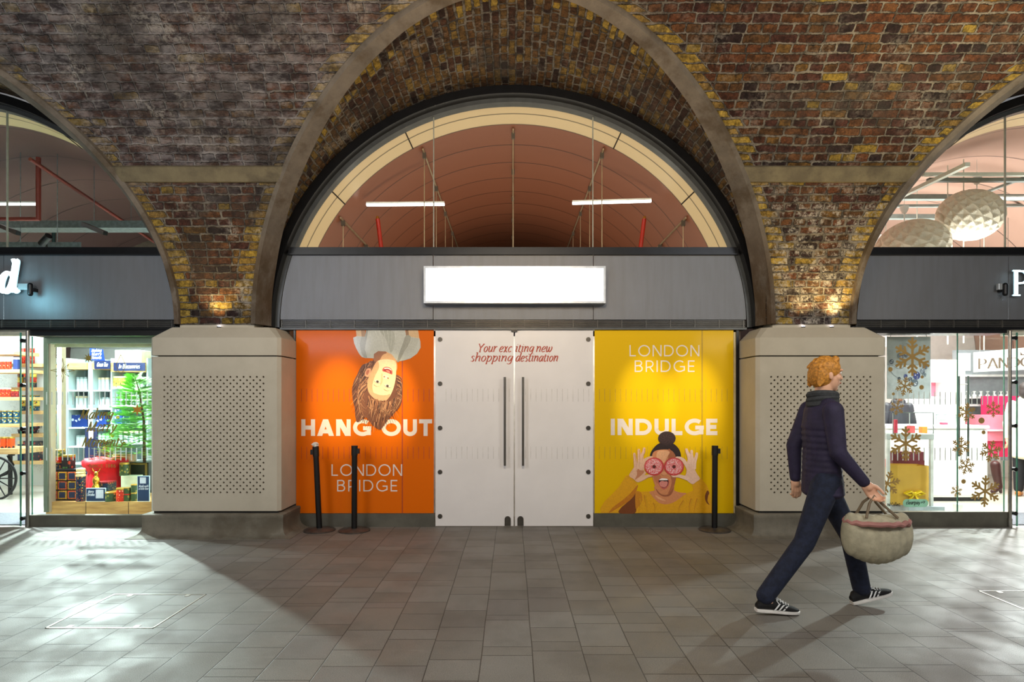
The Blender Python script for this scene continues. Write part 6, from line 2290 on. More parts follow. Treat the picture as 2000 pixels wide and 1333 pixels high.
# fir tree in a gold lantern pot
TX, TY = X(287, 8.0), 7.95
tr = thing('fir_tree', 'green fir tree at the right side of the tea shop window, beside the left pillar', 'tree', (TX, TY, zp))
MB().tube([(TX, TY, zp + 0.2), (TX - 0.01, TY, 1.2), (TX - 0.07, TY, 1.6), (TX - 0.14, TY, 1.83)], [0.022, 0.016, 0.009, 0.004], 8).build('trunk', P('fir bark', (88, 62, 40), 0.9), tr, smooth=True)
R_ = random.Random(21)
mb = MB()
fq = 0
for k in range(210):
    f = (k / 210) ** 0.9
    z = 0.78 + f * 1.0
    r = 0.50 * (1 - f) ** 0.75 + 0.05
    a = k * 2.399 + R_.uniform(-.3, .3)
    sx = TX - 0.14 * max(0, f - 0.45) * 1.9
    b0 = Vector((sx, TY, z))
    b1 = b0 + Vector((math.cos(a) * r, math.sin(a) * r * 0.8, 0.05 - 0.16 * (1 - f) + R_.uniform(-.03, .06)))
    for m in range(4):
        st = b0 + (b1 - b0) * (0.35 + 0.2 * m)
        for sd in (-1, 0, 1):
            ang = a + sd * 0.75
            ln = r * (0.42 - 0.06 * m) + 0.03
            e_ = st + Vector((math.cos(ang) * ln, math.sin(ang) * ln, 0.02))
            dv = (e_ - st)
            nn = max(4, int(ln / 0.011))
            for i in range(nn):
                p = st + dv * (i / nn)
                for s2 in (-1, 1):
                    dn = dv.normalized()
                    sdv = Vector((-dn.y, dn.x, 0.25)) * s2
                    t_ = p + (dn * 0.55 + sdv).normalized() * 0.026
                    wv = dn * 0.0048
                    mb.add([p - wv, p + wv, t_], [(0, 1, 2)])
fol = mb.build('foliage', P('fir needles', (112, 178, 62), 0.5, var=0.5, scale=14), tr)
fol['kind'] = 'stuff'
pt = thing('lantern_pot', 'square dark green lantern box with gold frame at the foot of the fir tree', 'pot', (X(275, 7.95), 7.95, zp))
MB().box(TX - 0.14, TX + 0.14, TY - 0.14, TY + 0.14, zp, 0.66).build('box', P('dark green glass box', (40, 48, 34), 0.3), pt)
mb = MB()
for s1 in (-1, 1):
    mb.box(TX + s1 * 0.11 - 0.012, TX + s1 * 0.11 + 0.012, TY - 0.152, TY - 0.14, 0.42, 0.64)
for zz in (0.42, 0.63):
    mb.box(TX - 0.12, TX + 0.12, TY - 0.152, TY - 0.14, zz, zz + 0.02)
mb.build('gold_border', P('antique gold', (150, 132, 70), 0.4, 0.5), pt)
for k, (dx, dz) in enumerate(((-0.24, 1.26), (-0.30, 1.02), (-0.12, 0.92), (-0.38, 0.86))):
    sp = (TX + dx * 0.9, TY - 0.22 - 0.02 * k, dz)
    solo('bauble', MB().ball(sp, 0.022, 14, 10), GOLDM, f'small gold bauble on the fir tree, {("topmost", "second from the top", "innermost", "lowest")[k]}', 'bauble', None, smooth=True)

# gold window vinyls, left shop
yv = YG - 0.003
GO2 = P('olive gold vinyl', (150, 134, 66), 0.4, 0.2)
for i, (tx, a, b, yb, ch) in enumerate((('Making', 154, 219, 819, 0.115), ('Merry', 168, 226, 843, 0.115), ('Moments', 158, 240, 873, 0.115))):
    mb = MB()
    script(mb, tx, X(a, yv), X(b, yv), Z(yb, yv), ch, yv, 0.10, 0.03, 0.3)
    mb.build('gold_script', GO2, wl)
mb = MB()
caps(mb, 'SINCE 1886', X(174, yv), X(226, yv), Z(914, yv), Z(907, yv), 0.14, yv)
mb.build('gold_lettering', GO2, wl)


def starpoly(cx, cz, r, r2, n, rot=0.0):
    return [((cx + (r if i % 2 == 0 else r2) * math.sin(rot + PI * i / n)), (cz + (r if i % 2 == 0 else r2) * math.cos(rot + PI * i / n))) for i in range(2 * n)]


mb = MB()
cx, cz = X(122.5, yv), Z(724, yv)
for i in range(8):
    a = PI / 4 * i
    L_ = 0.145 if i % 2 == 0 else 0.105
    for s1 in (-1, 1):
        p = [(cx, cz), (cx + 0.5 * L_ * math.sin(a + s1 * 0.2), cz + 0.5 * L_ * math.cos(a + s1 * 0.2)), (cx + L_ * math.sin(a), cz + L_ * math.cos(a))]
        ribbon(mb, p, yv - 0.0001 * (2 * i + s1), lambda a_, f: 0.006)
mb.build('outline_star', GO2, wl)
MB().poly(starpoly(X(173, yv), Z(700, yv), 0.062, 0.026, 8), yv).build('solid_star', GO2, wl)
mb = MB()
cx, cz = X(236, yv), Z(714, yv)
for s1 in (-1, 1):
    ribbon(mb, crv([(cx, cz + 0.125), (cx + s1 * 0.035, cz + 0.05), (cx + s1 * 0.056, cz), (cx + s1 * 0.035, cz - 0.05), (cx, cz - 0.125)]), yv - 0.0001 * s1, lambda a_, f: 0.007)
mb.build('outline_bauble', GO2, wl)
x_, z_ = X(268, yv), Z(801, yv)
MB().poly(starpoly(x_, z_, 0.075, 0.03, 6), yv).build('solid_star', P('amber vinyl', (190, 130, 50), 0.4), wl)

# behind the left arched window
GALV = P('galvanised steel', (120, 130, 132), 0.4, 0.6, 0.2, 20)
for y0, y1, x0, x1, d, lb in ((431, 445, -60, 308, 8.5, 'upper galvanised cable tray across the left arched window'), (473, 486, -60, 158, 8.2, 'lower galvanised cable tray just above the left transom')):
    t = thing('cable_tray', lb, 'tray', (X(100, d), d, Z(y1, d)), 'cable trays in the left unit')
    mb = MB()
    bp(mb, x0, x1, y1 - 2, y1, d, 0.25)
    mb.build('bed', GALV, t)
    bp(MB(), x0, x1, y0, y1, d - 0.006, 0.006).build('side_rail', GALV, t)
    bp(MB(), x0, x1, y0, y1, d + 0.25, 0.006).build('side_rail', GALV, t)
    for k in range(4):
        xx = X(40 + k * 72, d)
        if xx < X(x1 - 5, d):
            MB().cyl((xx, d, Z(y1, d)), (xx, d, ZC + math.sqrt(max(0.1, 2.6 ** 2 - (xx - ARCH[0]) ** 2))), 0.005, n=6).build('hanger_rod', GALV, t)
t = thing('sprinkler_pipe', 'red sprinkler pipework behind the left arched window', 'pipe', (X(75, 7.95), 7.95, Z(428, 7.95)))
d = 7.95
mb = MB()
REDPI = P('dull red pipe paint', (118, 46, 38), 0.5)
MB().cyl((X(75, d), d, Z(430, d)), (X(75, d), d, Z(308, d)), 0.03, n=14).build('pipe', REDPI, t, smooth=True)
MB().cyl((X(-60, d), d, Z(428, d)), (X(78, d), d, Z(428, d)), 0.026, n=14).build('pipe', REDPI, t, smooth=True)
MB().cyl((-6.22, 7.6, 4.6), (-6.30, 10.5, 4.25), 0.024, n=14).build('pipe', REDPI, t, smooth=True)
strip_light((X(-80, 8.4), 8.4, Z(399, 8.4)), (X(73, 8.4), 8.4, Z(399, 8.4)), 'glowing strip light behind the left arched window at the left edge')
for k, (a, b, c, e) in enumerate(((163, 438, 206, 456), (0, 441, 36, 456))):
    solo('support_arm', MB().bar((X(a, 8.2), 8.2, Z(b, 8.2)), (X(c, 7.6), 7.6, Z(e, 7.6)), 0.05, 0.05), P('black arm', (20, 20, 22), 0.4), f'short black bracket arm {"right of centre below the upper tray" if k == 0 else "at the left edge below the upper tray"}', 'bracket', 'black bracket arms in the left unit')
sp = thing('track_spotlight', 'black cylindrical track spotlight above the left transom', 'light', (X(90, 7.9), 7.9, Z(485, 7.9)))
MB().cyl((X(81, 7.9), 7.9, Z(477, 7.9)), (X(101, 7.9), 7.85, Z(463, 7.9)), 0.045, n=18).build('can', DARK, sp, smooth=True)
MB().cyl((X(88, 7.9), 7.93, Z(486, 7.9)), (X(88, 7.9), 7.93, Z(472, 7.9)), 0.008, n=8).build('stem', DARK, sp)
for a, b, lb in ((118, 128, 'thick dark vertical pole behind the left arched window'),):
    solo('vertical_pole', MB().cyl((X(105, 10.5), 10.5, 2.4), (X(105, 10.5), 10.5, 4.6), 0.03, n=12), P('dark teal pole', (24, 46, 46), 0.5), lb, 'pole', smooth=True)

# ================================================================== RIGHT SHOP
WG = P('white gloss laminate', (240, 242, 240), 0.25, var=0.02)
CRW = P('ivory laminate', (232, 226, 204), 0.4, var=0.03)
LGR = P('light grey laminate', (176, 186, 184), 0.35, var=0.05)
PKH = P('hot pink panel', (232, 30, 96), 0.5, var=0.05)
PKL = P('rose pink panel', (236, 128, 150), 0.5, var=0.05)
d = 8.6
ctn = thing('shop_counter', 'long white rounded shop counter in the jewellery shop', 'counter', (X(1830, d), d, 0))
MB().box(X(1733, d), X(1932, d), d, d + 0.6, 0.05, Z(837, d)).build('body', WG, ctn, bevel=0.05)
bp(MB(), 1731, 1934, 832, 838, d - 0.02, 0.66).build('worktop', WG, ctn, bevel=0.012)
MB().box(X(1760, d), X(1925, d), d + 0.03, d + 0.5, 0.004, 0.06).build('kick', P('black kick', (20, 20, 22), 0.5), ctn)


def case(label, x0, x1, y0, y1, d, th, grp):
    t = thing('glass_showcase', label, 'showcase', (X((x0 + x1) / 2, d), d, Z(y1, d)), grp)
    a, b, z0, z1 = X(x0, d), X(x1, d), Z(y1, d), Z(y0, d)
    mb = MB()
    mb.add([(a, d, z0), (b, d, z0), (b, d, z1), (a, d, z1)], [(0, 1, 2, 3)])
    mb.add([(a, d, z1), (b, d, z1), (b, d + th, z1), (a, d + th, z1)], [(0, 1, 2, 3)])
    mb.build('glass', GLASS, t)
    f = 0.008
    mb = MB()
    for xx in (a, b - f):
        for yy_ in (d, d + th - f):
            mb.box(xx, xx + f, yy_, yy_ + f, z0, z1)
    for zz in (z0, z1 - f):
        for yy_ in (d, d + th - f):
            mb.box(a, b, yy_, yy_ + f, zz, zz + f)
    mb.build('frame', LGR, t)
    return t


case('glass showcase on the grey display table by the right pillar', 1744, 1824, 806, 848, 7.4, 0.45, None)
case('glass showcase on the far end of the white counter', 1828, 1868, 810, 832, 8.75, 0.4, None)
d = 7.35
tb = thing('display_table', 'light grey display table with open frame beside the right pillar', 'table', (X(1780, d), d, 0))
bp(MB(), 1732, 1825, 848, 859, d, 0.55).build('tabletop', LGR, tb, bevel=0.004)
for q in (1734, 1819):
    for yy_ in (d + 0.01, d + 0.5):
        MB().box(X(q, d), X(q + 5.5, d), yy_, yy_ + 0.035, 0.06, Z(859, d)).build('leg', P('pale grey metal', (200, 208, 204), 0.4), tb)
MB().box(X(1772, d), X(1842, d), d - 0.03, d + 0.5, 0.005, Z(989.5, d)).build('base_slab', P('blue grey slab', (150, 166, 172), 0.4), tb)
# things in the showcases
for k, (q, y0, c, nm) in enumerate(((1751, 820, (206, 40, 70), 'pink stocking-shaped ornament at the left of the near showcase'), (1782, 832, (226, 90, 90), 'coral jewellery tray in the middle of the near showcase'), (1806, 834, (236, 160, 60), 'orange jewellery tray at the right of the near showcase'), (1846, 826, (220, 60, 90), 'small pink jewellery tray in the far showcase'))):
    dd = 7.55 if k < 3 else 8.9
    w_ = 5 if k == 0 else 11
    bthing('display_ornament' if k == 0 else 'jewellery_tray', nm, 'ornament' if k == 0 else 'tray', q - w_ / 2, q + w_ / 2, y0, 848 * 0 + (780 + (848 - 780) * 7.4 / 7.55 if k < 3 else 780 + 52 * 8.75 / 8.9), dd, 0.06, P('ornament colour %d' % k, c, 0.5), bevel=0.004)
d = 7.42
gb = thing('gift_bag', 'large gold gift bag with gold bow in the jewellery window', 'bag', (X(1776, d), d, 0))
zb_ = Z(909, d)
x0_, x1_ = X(1739, d), X(1815, d)
ZB0 = Z(989.5, 7.35) + 0.004
mb = MB()
mb.add([(x0_ - .01, d + .02, ZB0), (x0_ + 0.09, d, ZB0), (x1_ - 0.01, d, ZB0), (x1_ - 0.01, d + 0.22, ZB0), (x0_ - 0.01, d + 0.22, ZB0), (x0_, d + .02, zb_ + 0.01), (x0_ + 0.09, d, zb_), (x1_, d, zb_ - 0.012), (x1_, d + 0.22, zb_ - 0.01), (x0_, d + 0.22, zb_)], [(0, 1, 6, 5), (1, 2, 7, 6), (2, 3, 8, 7), (3, 4, 9, 8), (4, 0, 5, 9), (4, 3, 2, 1, 0)])
mb.build('bag_body', P('gold paper', (196, 158, 62), 0.4, 0.15, 0.08, 3), gb)
bx_, bz_ = X(1783, d), Z(964, d)
mb = MB()
for s1 in (-1, 1):
    mb.tube([(bx_, d - 0.02, bz_), (bx_ + s1 * 0.06, d - 0.045, bz_ + 0.03), (bx_ + s1 * 0.12, d - 0.03, bz_ + 0.005), (bx_ + s1 * 0.06, d - 0.02, bz_ - 0.02), (bx_, d - 0.02, bz_)], 0.02, 8)
    mb.tube([(bx_, d - 0.02, bz_), (bx_ + s1 * 0.03, d - 0.02, bz_ - 0.05), (bx_ + s1 * 0.06, d - 0.015, bz_ - 0.08)], 0.014, 8)
mb.ball((bx_, d - 0.03, bz_), 0.025, 12, 8)
mb.build('bow', P('shiny gold ribbon', (214, 186, 20), 0.2, 0.5), gb, smooth=True)
solo('gift_box', MB().box(X(1744, 7.66), X(1806, 7.66), 7.66, 7.80, ZB0, Z(883, 7.66)), P('maroon card', (98, 26, 34), 0.5), 'dark maroon box rising behind the gold gift bag', 'box', bevel=0.003)
bthing('gift_box', 'narrow red box at the edge of the right pillar, left of the gold bag', 'box', 1731, 1736.5, 898, 992, 7.5, 0.2, P('bright red card', (214, 40, 20), 0.5), bevel=0.003)
# tall cabinet with lit niches
d = 9.6
cb = thing('tall_cabinet', 'tall ivory cabinet with glowing display niches', 'cabinet', (X(1850, d), d, 0))
a, b, m_ = X(1811, d), X(1885, d), X(1856, d)
zt_ = Z(703, d)
MB().box(m_, b, d, d + 0.5, 0, zt_).build('side_block', CRW, cb)
mb = MB()
nz = [(Z(739, d), Z(706, d)), (Z(775, d), Z(747, d)), (Z(814, d), Z(780, d)), (Z(850, d), Z(820, d))]
prev = zt_
for z0, z1 in nz:
    mb.box(a, m_, d, d + 0.4, z1, prev)
    prev = z0
mb.box(a, m_, d, d + 0.4, 0, prev)
for z0, z1 in nz:
    mb.box(a, a + 0.06, d, d + 0.4, z0, z1)
    mb.box(m_ - 0.06, m_, d, d + 0.4, z0, z1)
mb.build('carcass', WG, cb)
for i, (z0, z1) in enumerate(nz):
    MB().box(a + 0.06, m_ - 0.06, d + 0.25, d + 0.27, z0, z1).build('niche_back', emissive('niche glow', (0.86, 0.97, 1.0), 0.9) if i != 1 else PKL, cb)
bp(MB(), 1775, 1811, 776, 840, d, 0.4).build('low_wing', WG, cb)
bp(MB(), 1788, 1808, 782, 806, d - 0.01, 0.01).build('niche_back', emissive('niche glow', (0.86, 0.97, 1.0), 0.9), cb)
# back wall display and brand board
d = 10.6
bd = thing('wall_display', 'grey and white lit wall display at the back of the jewellery shop', 'display', (X(1930, d), d, 0))
bp(MB(), 1868, 2060, 684, 900, d, 0.1).build('backing', P('cool grey panel', (152, 158, 164), 0.4, var=0.1), bd)
for i, y in enumerate((732, 775, 790, 812)):
    bp(MB(), 1872, 2060, y, y + 4, d - 0.3, 0.3).build('shelf', P('pale display shelf', (210, 214, 214), 0.35), bd)
bp(MB(), 1872, 1896, 690, 725, d - 0.02, 0.02).build('light_panel', emissive('soft blue panel', (0.6, 0.75, 0.85), 0.5), bd)
for k in range(7):
    solo('jewellery_stand', MB().lathe((X(1890 + k * 13, d - 0.15), d - 0.15, Z(774.5, d - 0.15)), [(0.03, 0), (0.034, 0.02), (0.012, 0.04), (0.014, 0.07), (0.03, 0.09), (0.0, 0.095)], 12), WG, 'small white jewellery stand on the back wall display', 'stand', 'white jewellery stands on the back wall display', smooth=True)
d = 9.9
bb = thing('brand_board', 'cream illuminated board with metal capitals and a small crown hanging at the back', 'sign', (X(1966, d), d, Z(727, d)))
mb = MB()
xa, xb = X(1906.5, d), X(2040, d)
mb.add([(xa, d, Z(727, d)), (xb, d - .3, Z(721, d)), (xb, d - .3, Z(676, d)), (xa, d, Z(688.5, d)), (xa, d + .06, Z(727, d)), (xb, d - .24, Z(721, d)), (xb, d - .24, Z(676, d)), (xa, d + .06, Z(688.5, d))], [(0, 1, 2, 3), (7, 6, 5, 4), (0, 4, 5, 1), (3, 2, 6, 7), (0, 3, 7, 4), (1, 5, 6, 2)])
mb.build('panel', emissive('cream board glow', (1.0, 0.98, 0.88), 0.72), bb)
for q in (X(1915, d) , X(1960, d)):
    f = (q - xa) / (xb - xa)
    MB().cyl((q, d - 0.3 * f + 0.03, Z(689, d)), (q, d - 0.3 * f + 0.03, 4.9), 0.004, n=6).build('hanging_wire', STEEL, bb)
mb = MB()
n0 = len(mb.v)
caps(mb, 'PANDORA', X(1909, d), X(2030, d), Z(721.5, d), Z(701, d), 0.15, d - 0.012, nib=lambda a_, f: 0.008 + 0.022 * abs(math.sin(a_)) ** 1.5)
x2 = X(1983, d)
for s1 in (-1, 0, 1):
    mb.poly([(x2 + s1 * 0.045 - 0.014, Z(697, d)), (x2 + s1 * 0.045 + 0.014, Z(697, d)), (x2 + s1 * 0.06, Z(691 - (0 if s1 else 2), d))], d - 0.012)
mb.box(x2 - 0.06, x2 + 0.06, d - 0.013, d - 0.011, Z(698.5, d), Z(697, d))
for i in range(n0, len(mb.v)):
    x, y, z = mb.v[i]
    f = (x - xa) / (xb - xa)
    mb.v[i] = (x, y - 0.3 * f, z + 0.04 * f)
mb.build('lettering', P('champagne metal letters', (150, 130, 112), 0.3, 0.6), bb)
# pink units
d = 9.5
pk = thing('pink_unit', 'pink and hot pink display unit between counter and entrance', 'display', (X(1955, d), d, 0))
bp(MB(), 1934, 1990, 774, 812, d + 0.5, 0.2).build('back_panel', PKH, pk)
bp(MB(), 1932, 1986, 812, 862, d, 0.5).build('front_panel', PKL, pk)
bp(MB(), 1932, 1986, 840, 843, d - 0.05, 0.5).build('ledge', P('pale pink ledge', (246, 200, 208), 0.4), pk)
bp(MB(), 1934, 1984, 862, 893, d + 0.05, 0.4).build('skirt', PKH, pk)
MB().box(X(1934, d) + 0.0, X(1937, d) + 0.0, d + 0.3, d + 0.33, 0.004, Z(893, d + .1)).build('leg', WG, pk)
MB().box(X(1981, d), X(1984, d), d + 0.3, d + 0.33, 0.004, Z(893, d + .1)).build('leg', WG, pk)
# boot of a shopper below the unit
bt = thing('tall_boot', 'brown tall leather boot standing below the pink unit', 'boot', (X(1945, 9.3), 9.3, 0))
BR_ = P('dark brown leather', (66, 30, 30), 0.4)
bx0 = X(1944, 9.3)
mb = MB()
capsule(mb, (bx0, 9.3, 0.46), 0.068, (bx0 + 0.02, 9.3, 0.30), 0.062)
capsule(mb, (bx0 + 0.02, 9.3, 0.30), 0.062, (bx0 + 0.06, 9.3, 0.12), 0.046)
capsule(mb, (bx0 + 0.06, 9.3, 0.11), 0.045, (bx0 - 0.06, 9.27, 0.045), 0.038)
capsule(mb, (bx0 + 0.07, 9.3, 0.09), 0.03, (bx0 + 0.085, 9.3, 0.03), 0.022)
fuse(mb, 'boot_leather', BR_, bt, 0.008, 2)
# small white counter gadget and door pull
bthing('people_counter', 'small white plastic gadget at the foot of the jewellery window', 'gadget', 1869, 1882, 985, 1012, 7.25, 0.08, WG, bevel=0.01)
hb = thing('door', 'inner glass door with long steel pull handle bars in the jewellery shop', 'door', (X(1915, 7.2), 7.2, 0), None, 'structure')
MB().add([(X(1868, 7.2), 7.2, 0.01), (X(1962, 7.2), 7.2, 0.01), (X(1962, 7.2), 7.2, 2.25), (X(1868, 7.2), 7.2, 2.25)], [(0, 1, 2, 3)]).build('glass_leaf', GLASS, hb)
for q in (1873, 1891):
    MB().cyl((X(q, 7.15), 7.15, Z(892, 7.15)), (X(q, 7.15), 7.15, Z(735, 7.15)), 0.011, n=12).build('handle_bar', P('dark handle steel', (96, 108, 104), 0.3, 0.7), hb, smooth=True)
for y in (751, 878):
    MB().cyl((X(1873, 7.15), 7.15, Z(y, 7.15)), (X(1891, 7.15), 7.15, Z(y, 7.15)), 0.006, n=8).build('handle_stud', STEEL, hb)

# snowflakes and stickers on the right window
yv = YG - 0.003


def flake(px_0, py_0, r, rot=0.0, simple=False):
    mb = MB()
    cx, cz, R = X(px_0, yv), Z(py_0, yv), r * yv / FPX
    w_ = R * 0.13
    c = 0
    for k in range(6):
        a = rot + k * PI / 3
        e = lambda s_, off=0.0, L=0.0: (cx + R * s_ * math.sin(a) + L * math.sin(a + off), cz + R * s_ * math.cos(a) + L * math.cos(a + off))
        c += 1
        ribbon(mb, [(cx, cz), e(1.0)], yv - 0.00003 * c, lambda a_, f: w_)
        for s_, L in ((0.40, 0.34), (0.66, 0.28)):
            for o in (-0.85, 0.85):
                c += 1
                ribbon(mb, [e(s_), e(s_, o, L * R)], yv - 0.00003 * c, lambda a_, f: w_ * 0.9)
    mb.build('snowflake_decal', GOLD, wr)


for a in ((1782, 697, 38, 0), (1769, 867, 34, 0), (1733, 945, 26, .3), (1888, 806, 19, .1), (1940, 800, 16, 0), (1877, 872, 19, .05), (1935, 882, 22, .25), (1887, 911, 17, .3), (1924, 960, 31, .05), (1868, 960, 12, .2), (1767, 755, 19, .2), (1752, 797, 15, .2)):
    flake(*a)
for x, y, r in ((1917, 822, 6), (1921, 845, 4), (1882, 941, 4.5), (1800, 757, 4.5), (1739, 722, 4.5), (1745, 770, 3), (1801, 737, 3)):
    MB().poly(arc(X(x, yv), Z(y, yv), r * yv / FPX, r * yv / FPX, 0, 345, 20), yv).build('gold_dot', GOLD, wr)
x0_, x1_, z0_, z1_ = X(1763, yv), X(1813, yv), Z(991, yv), Z(975.5, yv)
r = (z1_ - z0_) / 2
MB().poly(arc(x1_ - r, z0_ + r, r, r, -90, 90, 12) + arc(x0_ + r, z0_ + r, r, r, 90, 270, 12), yv - 0.001).build('mint_sticker', P('mint sticker', (168, 232, 204), 0.5), wr)
mb = MB()
INK = P('black ink', (20, 26, 24), 0.5)
script(mb, 'clearpay', X(1769.5, yv), X(1797, yv), Z(985.5, yv), 0.040, yv - 0.0025, 0.11, 0.10, 0.0)
ribbon(mb, crv([(X(1799, yv), Z(984, yv)), (X(1800, yv), Z(981, yv)), (X(1804, yv), Z(983, yv)), (X(1806, yv), Z(980, yv)), (X(1802, yv), Z(980, yv))]), yv - 0.0026, lambda a_, f: 0.006)
mb.build('sticker_lettering', INK, wr)
mb = MB()
script(mb, 'nd Collect', X(1733, yv), X(1758.5, yv), Z(989, yv), 0.038, yv - 0.001, 0.12, 0.10, 0.0)
mb.build('black_lettering', INK, wr)

# hanging grey picture of a charm bracelet
d = 7.12
bpn = thing('hanging_picture', 'grey hanging poster of a silver charm bracelet in the jewellery window', 'poster', (X(1775, d), d, Z(779, d)))
bp(MB(), 1733, 1817.5, 658, 779.5, d, 0.012).build('panel', P('grey printed card', (150, 156, 152), 0.5, var=0.12, scale=4), bpn)
for q in (1740, 1810):
    MB().cyl((X(q, d), d + 0.006, Z(658, d)), (X(q, d), d + 0.006, Z(651.5, YF) + 0.004), 0.003, n=6).build('hanging_wire', STEEL, bpn)
bp(MB(), 1733, 1816.5, 714, 778.5, d - 0.0012, 0.001).build('pale_print', P('pale printed area', (186, 196, 196), 0.5), bpn)
mb = MB()
fb = lambda x, y: px_(1725 + x * .1425, 640 + y * .1425, d)
R_ = random.Random(4)
for pts, w_ in (([(80, 480), (85, 560), (130, 640), (200, 690), (280, 715), (360, 735), (440, 700), (500, 650), (540, 600), (580, 540)], 0.009), ([(85, 520), (140, 530), (200, 565), (260, 560), (310, 500), (330, 440)], 0.009), ([(70, 490), (110, 450), (150, 430)], 0.012)):
    yy[0] = d - 0.003 - R_.uniform(0, .0005)
    strand(mb, pts, yy[0], (92, 106, 118), fb, w_, w_ * 0.8)
    yy[0] -= 0.0002
    strand(mb, pts, yy[0], (206, 214, 216), fb, w_ * 0.35, w_ * 0.3)
for (cx, cz, r, ink) in ((455, 660, 50, (40, 50, 120)), (305, 668, 26, (50, 64, 130)), (570, 540, 36, (90, 100, 112)), (535, 600, 34, (120, 130, 140)), (430, 760, 46, (90, 104, 116)), (370, 710, 26, (80, 90, 104)), (240, 390, 40, (96, 104, 112)), (310, 380, 30, (80, 90, 100)), (110, 470, 30, (70, 80, 90)), (215, 700, 20, (60, 70, 80)), (560, 650, 26, (110, 124, 130))):
    yy[0] -= 0.0002
    blobpoly(mb, arc(cx, cz, r, r * 1.1, 0, 330, 11), yy[0], ink, fb, 4)
    for k in range(8):
        yy[0] -= 0.00002
        a, b = R_.uniform(0, 2 * PI), R_.uniform(0.2, 0.8) * r
        blobpoly(mb, arc(cx + b * math.cos(a), cz + b * math.sin(a), r * .16, r * .16, 0, 300, 5), yy[0], R_.choice([(214, 220, 224), (30, 36, 50), (150, 160, 170)]), fb, 2)
mb.build('printed_bracelet', vcol_mat('printed card ink', 0.5), bpn)

# two shoppers
def shopper(loc, face, coat, trousers, hair, label, h=1.7, long_coat=False, shoes=(190, 120, 50)):
    """standing figure seen mostly from behind or the side; face = direction angle"""
    x, y = loc
    t = thing('person', label, 'person', (x, y, 0))
    k = h / 1.75
    mb = MB()
    head_side(mb, (0, 0, 1.60 * k), k)
    capsule(mb, (-0.01, 0, 1.52 * k), 0.054, (0, 0, 1.38 * k), 0.06)
    for s1 in (-1, 1):
        capsule(mb, (0, s1 * 0.18, 1.38 * k), 0.045, (-0.02, s1 * 0.23, 1.10 * k), 0.036)
        capsule(mb, (-0.02, s1 * 0.23, 1.10 * k), 0.034, (0.03, s1 * 0.24, 0.86 * k), 0.025)
        hand(mb, Vector((0.03, s1 * 0.24, 0.86 * k)), Vector((0.08, 0, -1)), 1.0, -s1, 0.7)
        capsule(mb, (0, s1 * 0.09, 0.85 * k), 0.07, (0.0, s1 * 0.09, 0.10), 0.036)
    cs, sn = math.cos(face), math.sin(face)

    def turn(m):
        m.v = [(x + a * cs - b * sn, y + a * sn + b * cs, c) for a, b, c in m.v]
        return m
    fuse(turn(mb), 'body', SKIN, t, 0.009, 2)
    mb = MB()
    zlow = 0.62 if long_coat else 0.80
    for i in range(30):
        f = i / 29
        z = (1.40 - (1.40 - zlow) * f) * k
        ellip(mb, (0, 0, z), (0.105 + 0.03 * f + (0.02 if long_coat else 0), 0.175 + 0.035 * f, 0.06))
    for s1 in (-1, 1):
        capsule(mb, (0, s1 * 0.18, 1.39 * k), 0.068, (-0.02, s1 * 0.235, 1.10 * k), 0.058)
        capsule(mb, (-0.02, s1 * 0.235, 1.10 * k), 0.057, (0.03, s1 * 0.245, 0.90 * k), 0.045)
    capsule(mb, (-0.02, -0.05, 1.46 * k), 0.062, (-0.02, 0.05, 1.46 * k), 0.062)
    fuse(turn(mb), 'coat', coat, t, 0.012, 4)
    mb = MB()
    for s1 in (-1, 1):
        capsule(mb, (0, s1 * 0.09, 0.84 * k), 0.095, (0.0, s1 * 0.10, 0.12), 0.062)
    fuse(turn(mb), 'trousers', trousers, t, 0.012, 3)
    mb = MB()
    ellip(mb, (-0.022, 0, 1.645 * k), (0.104, 0.088, 0.098))
    ellip(mb, (-0.05, 0, 1.58 * k), (0.075, 0.086, 0.115))
    fuse(turn(mb), 'hair', hair, t, 0.009, 2)
    for s1 in (-1, 1):
        mb = MB()
        capsule(mb, (-0.03, s1 * 0.10, 0.05), 0.042, (0.13, s1 * 0.105, 0.034), 0.032)
        fuse(turn(mb), 'shoe', P('tan shoe', shoes, 0.6), t, 0.009, 2)
    return t


shopper((X(1765, 9.35), 9.5), PI / 2, P('black padded coat', (30, 30, 38), 0.5), P('black cloth', (24, 24, 28), 0.8), P('auburn hair', (120, 70, 40), 0.6), 'person with auburn hair and black coat seen from behind at the white counter', 1.74)
shopper((X(2006, 9.0), 9.0), -PI / 2 + 2.2, P('cream coat', (232, 226, 204), 0.8, var=0.06), P('black cloth', (24, 24, 28), 0.8), P('dark hair', (40, 30, 28), 0.6), 'person in a long cream coat and black trousers at the right edge of the photo', 1.78, True)

